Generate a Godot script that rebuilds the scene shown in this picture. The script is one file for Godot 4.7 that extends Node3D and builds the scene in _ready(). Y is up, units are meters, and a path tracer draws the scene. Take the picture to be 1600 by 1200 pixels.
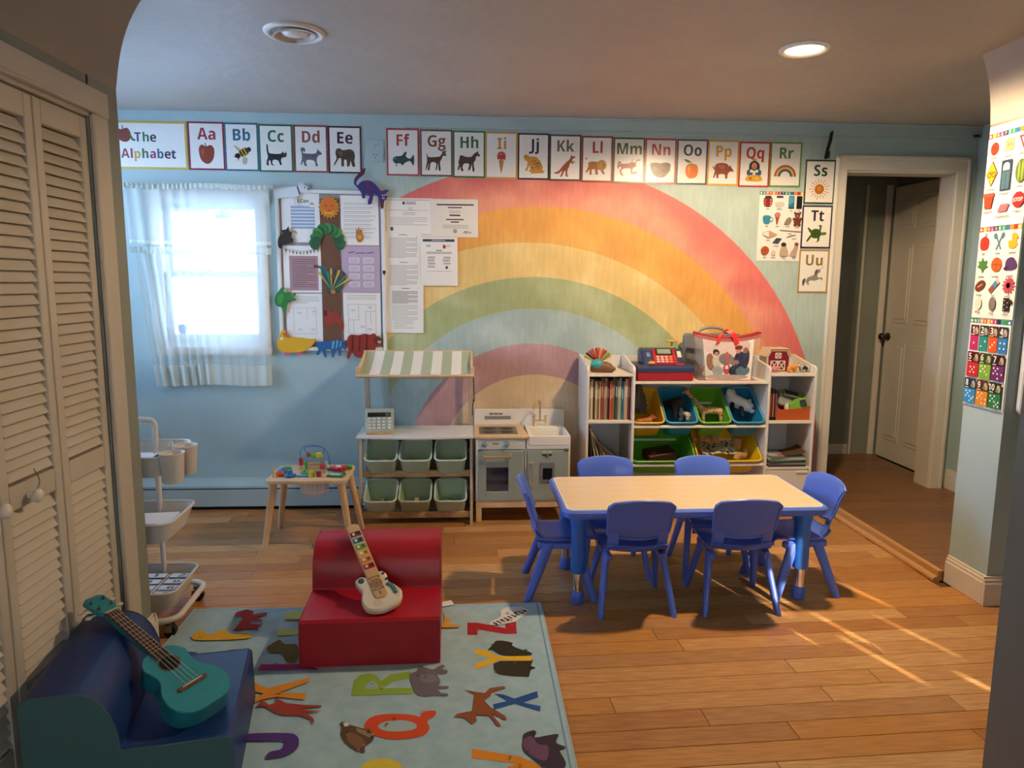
extends Node3D
# A playroom: closet and foam seats at the left, a shared table in the middle, a rainbow wall behind.
const WZ := -4.28
const CEIL := 2.27
var cache := {}
var names := {}
var font: SystemFont
var glyphs := {}
var rng := RandomNumberGenerator.new()

func _ready() -> void:
	rng.seed = 7
	# ---- camera
	var cam := Camera3D.new()
	cam.name = "camera"
	cam.fov = 56.36
	cam.position = Vector3(0, 1.335, 0)
	cam.basis = Basis(Vector3.UP, deg_to_rad(-3.3)) * Basis(Vector3.RIGHT, deg_to_rad(-8.1)) * Basis(Vector3.BACK, deg_to_rad(0.4))
	cam.near = 0.05
	add_child(cam)
	cam.current = true
	# ---- sky, exposure
	var env := Environment.new()
	var sm := ProceduralSkyMaterial.new()
	sm.sky_top_color = Color(0.48, 0.63, 0.84)
	sm.sky_horizon_color = Color(0.80, 0.88, 0.95)
	sm.ground_bottom_color = Color(0.30, 0.30, 0.30)
	sm.ground_horizon_color = Color(0.55, 0.58, 0.60)
	var sky := Sky.new()
	sky.sky_material = sm
	env.background_mode = Environment.BG_SKY
	env.sky = sky
	env.background_energy_multiplier = SKY_E
	env.tonemap_mode = Environment.TONE_MAPPER_LINEAR
	env.tonemap_exposure = EXPO
	env.sdfgi_enabled = true
	env.ssao_enabled = true
	env.ssil_enabled = true
	var we := WorldEnvironment.new()
	we.name = "world"
	we.environment = env
	add_child(we)
	# ---- sun, low behind the camera and to its right
	var sun := DirectionalLight3D.new()
	sun.name = "sun"
	sun.light_energy = SUN_E
	sun.light_color = Color(1.0, 0.94, 0.84)
	sun.light_angular_distance = 0.35
	sun.sky_mode = DirectionalLight3D.SKY_MODE_LIGHT_ONLY
	sun.shadow_enabled = true
	add_child(sun)
	sun.look_at_from_position(Vector3(3, 3, 6), Vector3(3, 3, 6) + Vector3(-0.345, -0.275, -0.925), Vector3.UP)
	font = SystemFont.new()
	font.font_names = PackedStringArray(["Droid Sans"])
	font.font_weight = 700
	make_textures()
	build_shell()
	build_floor()
	build_window()
	build_doorway()
	build_closet()
	build_lamps()
	build_wall_things()
	build_cards()
	build_posters()
	build_board()
	build_stand()
	build_kitchen()
	build_cabinet()
	build_activity_table()
	build_table_and_chairs()
	build_rug()
	build_foam_seats()
	build_instruments()
	build_cart()

# ---------------------------------------------------------------- helpers
const SKY_E := 27.0
const SUN_E := 7.0
const EXPO := 1.33
const LAMP_E := 3.7

func nst() -> SurfaceTool:
	var s := SurfaceTool.new()
	s.begin(Mesh.PRIMITIVE_TRIANGLES)
	return s

func mt(hex: String, rough := 0.55, metal := 0.0) -> StandardMaterial3D:
	var key := "%s_%.2f_%.2f" % [hex, rough, metal]
	if not cache.has(key):
		var m := StandardMaterial3D.new()
		m.resource_name = "paint"
		m.albedo_color = Color(hex)
		m.roughness = rough
		m.metallic = metal
		m.cull_mode = BaseMaterial3D.CULL_DISABLED
		cache[key] = m
	return cache[key]

func numbered(n: String) -> String:
	if not names.has(n):
		names[n] = 0
		return n
	names[n] += 1
	return "%s_%03d" % [n, names[n]]

func tag(o: Node, label: String, category := "", group := "") -> Node:
	if label: o.set_meta("label", label)
	if category: o.set_meta("category", category)
	if group: o.set_meta("group", group)
	return o

func thing(called: String, label: String, category: String, at := Vector3.ZERO, turn := 0.0, group := "") -> Node3D:
	var o := Node3D.new()
	o.name = numbered(called)
	o.position = at
	o.rotation.y = turn
	tag(o, label, category, group)
	add_child(o)
	return o

func obj(called: String, st: SurfaceTool, m: Material, parent: Node = null) -> MeshInstance3D:
	st.generate_normals()
	return inst(called, st.commit(), m, parent)

func inst(called: String, mesh: Mesh, m: Material, parent: Node = null) -> MeshInstance3D:
	var o := MeshInstance3D.new()
	o.name = numbered(called) if parent == null else called
	o.mesh = mesh
	o.material_override = m
	if parent == null:
		add_child(o)
	else:
		parent.add_child(o, true)
	return o

func struct(called: String, st: SurfaceTool, m: Material, label: String, parent: Node = null) -> MeshInstance3D:
	var o := obj(called, st, m, parent)
	if parent == null:
		o.set_meta("kind", "structure")
		o.set_meta("label", label)
	return o

func dup(root: Node3D, at: Vector3, turn: float, label: String, group := "") -> Node3D:
	var r: Node3D = root.duplicate()
	r.name = numbered(String(root.name).split("_0")[0])
	add_child(r)
	r.position = at
	r.rotation.y = turn
	r.set_meta("label", label)
	if group: r.set_meta("group", group)
	return r

func at3(p: Vector3, rx := 0.0, ry := 0.0, rz := 0.0) -> Transform3D:
	return Transform3D(Basis.from_euler(Vector3(deg_to_rad(rx), deg_to_rad(ry), deg_to_rad(rz))), p)

# face: a convex loop, wound so that its front looks away from ctr
func face(st: SurfaceTool, p: Array, ctr: Vector3) -> void:
	var n: Vector3 = (p[1] - p[0]).cross(p[2] - p[0])
	if n.dot(p[0] - ctr) > 0.0:
		p = p.duplicate()
		p.reverse()
	for i in range(1, p.size() - 1):
		st.add_vertex(p[0]); st.add_vertex(p[i]); st.add_vertex(p[i + 1])

func box(st: SurfaceTool, t: Transform3D, s: Vector3, b := 0.0) -> void:
	st.set_smooth_group(-1)
	var h := s * 0.5
	b = minf(b, minf(h.x, minf(h.y, h.z)) * 0.9)
	var c := t.origin
	if b <= 0.0:
		for a in 3:
			var u := (a + 1) % 3
			var w := (a + 2) % 3
			for sg in [-1.0, 1.0]:
				var l := []
				for q in [[-1, -1], [1, -1], [1, 1], [-1, 1]]:
					var v := Vector3()
					v[a] = h[a] * sg; v[u] = h[u] * q[0]; v[w] = h[w] * q[1]
					l.append(t * v)
				face(st, l, c)
		return
	for a in 3:
		var u := (a + 1) % 3
		var w := (a + 2) % 3
		for sg in [-1.0, 1.0]:
			var l := []
			for q in [[-1, -1], [1, -1], [1, 1], [-1, 1]]:
				var v := Vector3()
				v[a] = h[a] * sg; v[u] = (h[u] - b) * q[0]; v[w] = (h[w] - b) * q[1]
				l.append(t * v)
			face(st, l, c)
			for s2 in [-1.0, 1.0]:
				var l2 := []
				for q in [[0, -1], [0, 1], [1, 1], [1, -1]]:
					var v := Vector3()
					v[a] = (h[a] - b * q[0]) * sg; v[u] = (h[u] - b * (1 - q[0])) * s2; v[w] = (h[w] - b) * q[1]
					l2.append(t * v)
				face(st, l2, c)
	for x in [-1.0, 1.0]:
		for y in [-1.0, 1.0]:
			for z in [-1.0, 1.0]:
				face(st, [t * Vector3(h.x * x, (h.y - b) * y, (h.z - b) * z), t * Vector3((h.x - b) * x, h.y * y, (h.z - b) * z), t * Vector3((h.x - b) * x, (h.y - b) * y, h.z * z)], c)

func bx(st: SurfaceTool, x0: float, x1: float, y0: float, y1: float, z0: float, z1: float, b := 0.0) -> void:
	box(st, Transform3D(Basis(), Vector3((x0 + x1) / 2, (y0 + y1) / 2, (z0 + z1) / 2)), Vector3(absf(x1 - x0), absf(y1 - y0), absf(z1 - z0)), b)

func frame_of(d: Vector3) -> Basis:
	var y := d.normalized()
	var x := y.cross(Vector3.UP if absf(y.y) < 0.95 else Vector3.RIGHT).normalized()
	return Basis(x, y, x.cross(y))

func bar(st: SurfaceTool, a: Vector3, b: Vector3, w: float, d: float, bev := 0.0) -> void:
	box(st, Transform3D(frame_of(b - a), (a + b) / 2), Vector3(w, (b - a).length(), d), bev)

# quad of a smooth or flat strip: a b / d c, front by the right-hand side of ctr
func cyl(st: SurfaceTool, a: Vector3, b: Vector3, ra: float, rb := -1.0, seg := 14, cap := true) -> void:
	if rb < 0.0: rb = ra
	var f := frame_of(b - a)
	var pa := []
	var pb := []
	for i in seg + 1:
		var g := TAU * i / seg
		var d := f.x * cos(g) + f.z * sin(g)
		pa.append(a + d * ra); pb.append(b + d * rb)
	st.set_smooth_group(1)
	var mid := (a + b) / 2
	for i in seg:
		quad_out(st, pa[i], pa[i + 1], pb[i + 1], pb[i], mid)
	st.set_smooth_group(-1)
	if cap:
		pa.pop_back(); pb.pop_back()
		if ra > 0.0: face(st, pa, mid)
		if rb > 0.0: face(st, pb, mid)

func quad_out(st: SurfaceTool, a: Vector3, b: Vector3, c: Vector3, d: Vector3, ctr: Vector3) -> void:
	var n := (c - a).cross(d - b)
	if n.dot((a + b + c + d) / 4 - ctr) > 0.0:
		st.add_vertex(a); st.add_vertex(c); st.add_vertex(b)
		st.add_vertex(a); st.add_vertex(d); st.add_vertex(c)
	else:
		st.add_vertex(a); st.add_vertex(b); st.add_vertex(c)
		st.add_vertex(a); st.add_vertex(c); st.add_vertex(d)

# quads keep the order given: front where a b c d runs clockwise
func q4(st: SurfaceTool, a: Vector3, b: Vector3, c: Vector3, d: Vector3) -> void:
	st.add_vertex(a); st.add_vertex(b); st.add_vertex(c)
	st.add_vertex(a); st.add_vertex(c); st.add_vertex(d)

func grid(st: SurfaceTool, rows: Array, flip := false, wrap := false) -> void:
	for i in rows.size() - 1:
		var n: int = rows[i].size()
		for j in (n if wrap else n - 1):
			var k := (j + 1) % n
			if flip: q4(st, rows[i][j], rows[i + 1][j], rows[i + 1][k], rows[i][k])
			else: q4(st, rows[i][j], rows[i][k], rows[i + 1][k], rows[i + 1][j])

func tube(st: SurfaceTool, pts: Array, r: float, seg := 8, closed := false) -> void:
	var n := pts.size()
	var rows := []
	var x := Vector3.ZERO
	for i in (n + 1 if closed else n):
		var p: Vector3 = pts[i % n]
		var q: Vector3 = pts[(i + 1) % n] if closed or i < n - 1 else pts[i]
		var o: Vector3 = pts[(i - 1 + n) % n] if closed or i > 0 else pts[0]
		var d := (q - o).normalized()
		if x == Vector3.ZERO: x = frame_of(d).x
		x = (x - d * x.dot(d)).normalized()
		var z := x.cross(d)
		var ring := []
		for j in seg: ring.append(p + (x * cos(TAU * j / seg) + z * sin(TAU * j / seg)) * r)
		rows.append(ring)
	st.set_smooth_group(1)
	grid(st, rows, false, true)
	st.set_smooth_group(-1)
	if not closed:
		face(st, rows[0], pts[1])
		face(st, rows[-1], pts[-2])

func curve(pts: Array, steps := 6) -> Array:
	var out := []
	var n := pts.size()
	for i in n - 1:
		var a: Vector3 = pts[maxi(i - 1, 0)]
		var b: Vector3 = pts[i]
		var c: Vector3 = pts[i + 1]
		var d: Vector3 = pts[mini(i + 2, n - 1)]
		for k in steps: out.append(b.cubic_interpolate(c, a, d, float(k) / steps))
	out.append(pts[-1])
	return out

func curve2(pts: Array, steps := 5, closed := true) -> PackedVector2Array:
	var out := PackedVector2Array()
	var n := pts.size()
	for i in (n if closed else n - 1):
		var a: Vector2 = pts[(i - 1 + n) % n] if closed else pts[maxi(i - 1, 0)]
		var b: Vector2 = pts[i]
		var c: Vector2 = pts[(i + 1) % n]
		var d: Vector2 = pts[(i + 2) % n] if closed else pts[mini(i + 2, n - 1)]
		for k in steps: out.append(b.cubic_interpolate(c, a, d, float(k) / steps))
	if not closed: out.append(pts[-1])
	return out

func lathe(st: SurfaceTool, t: Transform3D, prof: Array, seg := 20, smooth := true, arc := TAU) -> void:
	var rows := []
	for p in prof:
		var ring := []
		for j in (seg if arc == TAU else seg + 1): ring.append(t * Vector3(p.x * cos(arc * j / seg), p.y, p.x * sin(arc * j / seg)))
		rows.append(ring)
	st.set_smooth_group(1 if smooth else -1)
	grid(st, rows, false, arc == TAU)
	st.set_smooth_group(-1)

func ball(st: SurfaceTool, t: Transform3D, r: Vector3, seg := 14) -> void:
	var prof := []
	for i in seg / 2 + 1:
		var a := -PI / 2 + PI * i / (seg / 2)
		prof.append(Vector2(cos(a), sin(a)))
	lathe(st, t * Transform3D(Basis.from_scale(r), Vector3.ZERO), prof, seg)

func v2(a: Array) -> PackedVector2Array:
	var out := PackedVector2Array()
	for i in range(0, a.size(), 2): out.append(Vector2(a[i], a[i + 1]))
	return out

func area2(p: PackedVector2Array) -> float:
	var s := 0.0
	for i in p.size(): s += p[i].cross(p[(i + 1) % p.size()])
	return s * 0.5

func inset(p: PackedVector2Array, d: float) -> PackedVector2Array:
	var out := PackedVector2Array()
	var n := p.size()
	for i in n:
		var e := (p[i] - p[(i - 1 + n) % n]).normalized()
		var f := (p[(i + 1) % n] - p[i]).normalized()
		var m := (e.orthogonal() + f.orthogonal())
		m = m.normalized() if m.length() > 0.01 else e.orthogonal()
		var k := maxf(0.5, m.dot(e.orthogonal()))
		out.append(p[i] - m * d / k)   # p runs anticlockwise: orthogonal() points outwards
	return out

# a flat outline in local XY pushed out along +Z, with chamfered rims
func extrude(st: SurfaceTool, t: Transform3D, poly: PackedVector2Array, depth: float, b := 0.0, smooth := false) -> void:
	if area2(poly) < 0.0: poly.reverse()
	var n := poly.size()
	var loops := [[poly, 0.0], [poly, depth]]
	if b > 0.0:
		var small := inset(poly, b)
		loops = [[small, 0.0], [poly, b], [poly, depth - b], [small, depth]]
	var rows := []
	for l in loops:
		var r := []
		for p in l[0]: r.append(t * Vector3(p.x, p.y, l[1]))
		rows.append(r)
	st.set_smooth_group(-1)
	for i in rows.size() - 1:
		if smooth: st.set_smooth_group(10 + i)
		for j in n:
			var k := (j + 1) % n
			q4(st, rows[i][j], rows[i + 1][j], rows[i + 1][k], rows[i][k])
	st.set_smooth_group(-1)
	var idx := Geometry2D.triangulate_polygon(loops[0][0])
	for i in range(0, idx.size(), 3):
		var a := idx[i]; var bb := idx[i + 1]; var c := idx[i + 2]
		var lp: PackedVector2Array = loops[0][0]
		if (lp[bb] - lp[a]).cross(lp[c] - lp[a]) < 0.0:
			var s := bb; bb = c; c = s
		st.add_vertex(rows[0][a]); st.add_vertex(rows[0][bb]); st.add_vertex(rows[0][c])
		st.add_vertex(rows[-1][a]); st.add_vertex(rows[-1][c]); st.add_vertex(rows[-1][bb])

# a bent sheet with thickness: rows of points, pushed th along their normals
func sheet(st: SurfaceTool, rows: Array, th: float) -> void:
	var m := rows.size()
	var n: int = rows[0].size()
	var back := []
	for i in m:
		var r := []
		for j in n:
			var du: Vector3 = rows[i][mini(j + 1, n - 1)] - rows[i][maxi(j - 1, 0)]
			var dv: Vector3 = rows[mini(i + 1, m - 1)][j] - rows[maxi(i - 1, 0)][j]
			r.append(rows[i][j] + du.cross(dv).normalized() * th)
		back.append(r)
	st.set_smooth_group(1)
	grid(st, rows)
	st.set_smooth_group(2)
	grid(st, back, true)
	st.set_smooth_group(-1)
	for j in n - 1:
		q4(st, rows[0][j + 1], rows[0][j], back[0][j], back[0][j + 1])
		q4(st, rows[m - 1][j], rows[m - 1][j + 1], back[m - 1][j + 1], back[m - 1][j])
	for i in m - 1:
		q4(st, rows[i][0], rows[i + 1][0], back[i + 1][0], back[i][0])
		q4(st, rows[i + 1][n - 1], rows[i][n - 1], back[i][n - 1], back[i + 1][n - 1])

func rrect(w: float, h: float, r: float, k := 4) -> PackedVector2Array:
	var out := PackedVector2Array()
	for c in [[1, 1, 0], [-1, 1, 1], [-1, -1, 2], [1, -1, 3]]:
		for i in k + 1:
			var a: float = PI / 2 * (c[2] + float(i) / k)
			out.append(Vector2(c[0] * (w / 2 - r) + r * cos(a), c[1] * (h / 2 - r) + r * sin(a)))
	return out

# ---------------------------------------------------------------- flat print on a surface
class Pr:
	var st := SurfaceTool.new()
	var o: Vector3
	var u: Vector3
	var v: Vector3
	var n: Vector3
	var k := 0
	var host
	func _init(h, org: Vector3, uu: Vector3, vv: Vector3) -> void:
		host = h; o = org; u = uu; v = vv
		n = u.cross(v).normalized()
		st.begin(Mesh.PRIMITIVE_TRIANGLES)
		st.set_smooth_group(-1)
	func P(p: Vector2) -> Vector3:
		return o + u * p.x + v * p.y + n * (0.0003 + 0.00013 * k)
	func pv(p: PackedVector2Array, hex: String) -> void:
		st.set_color(Color(hex).srgb_to_linear())
		var idx := Geometry2D.triangulate_polygon(p)
		if idx.is_empty():      # an outline that crosses itself: let the clipper tidy it
			var big := 0.0
			var parts := Geometry2D.offset_polygon(p, 0.004)
			if parts.is_empty():
				p.reverse()
				parts = Geometry2D.offset_polygon(p, 0.004)
			for q in parts: big = maxf(big, absf(host.area2(q)))
			for q in parts:
				if absf(host.area2(q)) > big * 0.12 and not Geometry2D.triangulate_polygon(q).is_empty():
					pv(q, hex); k -= 1
			k += 1
			return
		for i in range(0, idx.size(), 3):
			var a := p[idx[i]]; var b := p[idx[i + 1]]; var c := p[idx[i + 2]]
			if (b - a).cross(c - a) > 0.0:
				var s := b; b = c; c = s
			st.add_vertex(P(a)); st.add_vertex(P(b)); st.add_vertex(P(c))
		k += 1
	func poly(a: Array, hex: String) -> void:
		pv(host.v2(a), hex)
	func blob(a: Array, hex: String, steps := 4) -> void:
		var q := []
		for p in host.v2(a): q.append(p)
		var c: PackedVector2Array = host.curve2(q, steps)
		if Geometry2D.triangulate_polygon(c).is_empty(): pv(host.v2(a), hex)
		else: pv(c, hex)
	func rect(x0: float, y0: float, x1: float, y1: float, hex: String) -> void:
		poly([x0, y0, x1, y0, x1, y1, x0, y1], hex)
	func ell(cx: float, cy: float, rx: float, ry: float, hex: String, rot := 0.0, seg := 16) -> void:
		var p := PackedVector2Array()
		for i in seg: p.append(Vector2(cx, cy) + Vector2(rx * cos(TAU * i / seg), ry * sin(TAU * i / seg)).rotated(rot))
		pv(p, hex)
	func line(a: Array, w: float, hex: String) -> void:
		var p: PackedVector2Array = host.v2(a)
		st.set_color(Color(hex).srgb_to_linear())
		for i in p.size() - 1:
			var d := (p[i + 1] - p[i]).normalized().orthogonal() * w * 0.5
			var e := (p[i + 1] - p[i]).normalized() * w * 0.3
			for q in [p[i] - d - e, p[i + 1] - d + e, p[i + 1] + d + e, p[i] - d - e, p[i + 1] + d + e, p[i] + d - e]: st.add_vertex(P(q))
		k += 1
	func border(w: float, h: float, b: float, hex: String) -> void:
		rect(-w / 2, h / 2 - b, w / 2, h / 2, hex); k -= 1
		rect(-w / 2, -h / 2, w / 2, -h / 2 + b, hex); k -= 1
		rect(-w / 2, -h / 2 + b, -w / 2 + b, h / 2 - b, hex); k -= 1
		rect(w / 2 - b, -h / 2 + b, w / 2, h / 2 - b, hex)
	func text(s: String, cx: float, cy: float, cap: float, hex: String, sx := 1.0, align := 0) -> void:
		var g = host.glyph(s)
		var sc := cap / 0.457
		var shift: float = -(g.lo + g.hi) / 2.0 if align == 0 else (-g.lo if align < 0 else -g.hi)
		st.set_color(Color(hex).srgb_to_linear())
		for q in g.tris: st.add_vertex(P(Vector2(cx + (q.x + shift) * sc * sx, cy + (q.y - g.base - 0.2285) * sc)))
		k += 1
	func done(called: String, m: Material, parent: Node) -> MeshInstance3D:
		return host.obj(called, st, m, parent)

func glyph(s: String) -> Dictionary:
	if not glyphs.has(s):
		var tm := TextMesh.new()
		tm.font = font
		tm.text = s + "\u00a0H"
		tm.font_size = 64
		tm.pixel_size = 0.01
		tm.depth = 0.0
		tm.curve_step = 1.5
		# the base line from a capital H that is set apart and then dropped
		var arr := tm.surface_get_arrays(0)
		var hb := 1e9
		for p in arr[0]: hb = minf(hb, p.y)
		tm.text = "H"
		var ha := tm.surface_get_arrays(0)
		var base := 1e9
		for p in ha[0]: base = minf(base, p.y)
		tm.text = s
		arr = tm.surface_get_arrays(0)
		var lo := 1e9
		var hi := -1e9
		var tris := PackedVector2Array()
		for i in arr[12]:
			var p: Vector3 = arr[0][i]
			tris.append(Vector2(p.x, p.y)); lo = minf(lo, p.x); hi = maxf(hi, p.x)
		for i in range(0, tris.size(), 3):
			if (tris[i + 1] - tris[i]).cross(tris[i + 2] - tris[i]) > 0.0:
				var q := tris[i + 1]; tris[i + 1] = tris[i + 2]; tris[i + 2] = q
		glyphs[s] = {"tris": tris, "lo": lo, "hi": hi, "base": base}
	return glyphs[s]

func ink(rough := 0.5) -> StandardMaterial3D:
	var key := "ink%.2f" % rough
	if not cache.has(key):
		var m := StandardMaterial3D.new()
		m.resource_name = "print"
		m.vertex_color_use_as_albedo = true
		m.roughness = rough
		m.cull_mode = BaseMaterial3D.CULL_DISABLED
		cache[key] = m
	return cache[key]

# ---------------------------------------------------------------- textures
func noise_tex(freq: float, lo: String, hi: String, size := 256, octaves := 4, sd := 1, mid := "") -> NoiseTexture2D:
	var n := FastNoiseLite.new()
	n.seed = sd
	n.frequency = freq
	n.fractal_octaves = octaves
	var t := NoiseTexture2D.new()
	t.width = size; t.height = size
	t.seamless = true
	t.noise = n
	var g := Gradient.new()
	g.offsets = PackedFloat32Array([0.0, 0.5, 1.0])
	g.colors = PackedColorArray([Color(lo), Color(mid) if mid else Color(lo).lerp(Color(hi), 0.5), Color(hi)])
	t.color_ramp = g
	return t

func bump_tex(freq: float, size := 256, strength := 2.0, sd := 3, octaves := 3) -> NoiseTexture2D:
	var n := FastNoiseLite.new()
	n.seed = sd
	n.frequency = freq
	n.fractal_octaves = octaves
	var t := NoiseTexture2D.new()
	t.width = size; t.height = size
	t.seamless = true
	t.noise = n
	t.as_normal_map = true
	t.bump_strength = strength
	return t

func tri_mat(tex: Texture2D, scale: Vector3, rough: float, nrm: Texture2D = null, depth := 0.3, world := true, tint := Color.WHITE) -> StandardMaterial3D:
	var m := StandardMaterial3D.new()
	m.resource_name = "surface"
	m.albedo_color = tint
	m.albedo_texture = tex
	m.roughness = rough
	m.uv1_triplanar = true
	m.uv1_world_triplanar = world
	m.uv1_scale = scale
	if nrm:
		m.normal_enabled = true
		m.normal_texture = nrm
		m.normal_scale = depth
	m.cull_mode = BaseMaterial3D.CULL_DISABLED
	return m

var M := {}
func make_textures() -> void:
	var fine := bump_tex(0.08, 256, 1.5)
	var soft := bump_tex(0.02, 256, 1.0, 8)
	M.wall = tri_mat(noise_tex(0.01, "a3babb", "adc3c3", 256, 3, 2), Vector3(0.7, 0.7, 0.7), 0.55, fine, 0.12)
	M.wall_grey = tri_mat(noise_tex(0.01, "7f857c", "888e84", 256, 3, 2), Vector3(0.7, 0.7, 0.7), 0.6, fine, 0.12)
	M.ceiling = tri_mat(noise_tex(0.01, "b3aa9e", "bdb4a8", 256, 3, 5), Vector3(0.6, 0.6, 0.6), 0.5, fine, 0.25)
	M.cove = tri_mat(noise_tex(0.01, "9a9184", "a49b8e", 128, 3, 5), Vector3(0.6, 0.6, 0.6), 0.6)
	M.white_paint = tri_mat(noise_tex(0.012, "d6cfc2", "dfd8cb", 128, 3, 6), Vector3(1.5, 1.5, 1.5), 0.42, soft, 0.1)
	M.closet = tri_mat(noise_tex(0.012, "b7ae9f", "c0b8a9", 128, 3, 9), Vector3(1.5, 1.5, 1.5), 0.5, soft, 0.1)
	M.wood = []
	var tones := [["9e6a38", "c08c54"], ["aa7542", "cc9b62"], ["945f32", "b68048"], ["ae7d4a", "d2a46c"], ["9a6a3e", "be8c58"], ["a46c34", "c48b4a"]]
	for i in tones.size():
		var m := tri_mat(noise_tex(0.03, tones[i][0], tones[i][1], 256, 5, 20 + i), Vector3(0.9, 9, 9), 0.33, bump_tex(0.05, 128, 1.0, 4), 0.05)
		m.uv1_offset = Vector3(0.37 * i, 0.21 * i, 0.53 * i)
		m.metallic_specular = 0.45
		M.wood.append(m)
	M.pine = tri_mat(noise_tex(0.03, "c9a67a", "e0c298", 128, 4, 31), Vector3(2, 2, 14), 0.5, null, 0.0, false)
	M.pine_dark = tri_mat(noise_tex(0.03, "b08a5c", "cbaa7c", 128, 4, 32), Vector3(3, 14, 14), 0.5, null, 0.0, false)
	M.greywood = tri_mat(noise_tex(0.03, "a8957c", "c2b096", 128, 4, 33), Vector3(12, 2, 12), 0.55, null, 0.0, false)
	M.rug = tri_mat(noise_tex(0.02, "93b3bd", "a6c3c9", 256, 4, 41), Vector3(2.3, 2.3, 2.3), 0.95, bump_tex(0.4, 256, 2.0, 5, 2), 0.25)
	M.rug.rim_enabled = true
	M.rug.rim = 0.3
	M.rugink = ink(0.95)
	M.lam = StandardMaterial3D.new()      # laminated card stock
	M.lam.albedo_color = Color("e9e6df")
	M.lam.roughness = 0.28
	M.lam.cull_mode = BaseMaterial3D.CULL_DISABLED
	M.paper = mt("e6e4e0", 0.8)
	M.chrome = mt("d8d8d8", 0.12, 1.0)
	M.brass = mt("cdb080", 0.38, 0.8)
	M.black = mt("14130f", 0.5)

# ---------------------------------------------------------------- room shell
const CX := -1.165      # closet wall face
const CZ := -2.54       # where the closet wall ends
const PX := 2.158       # pillar face with the posters

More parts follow.
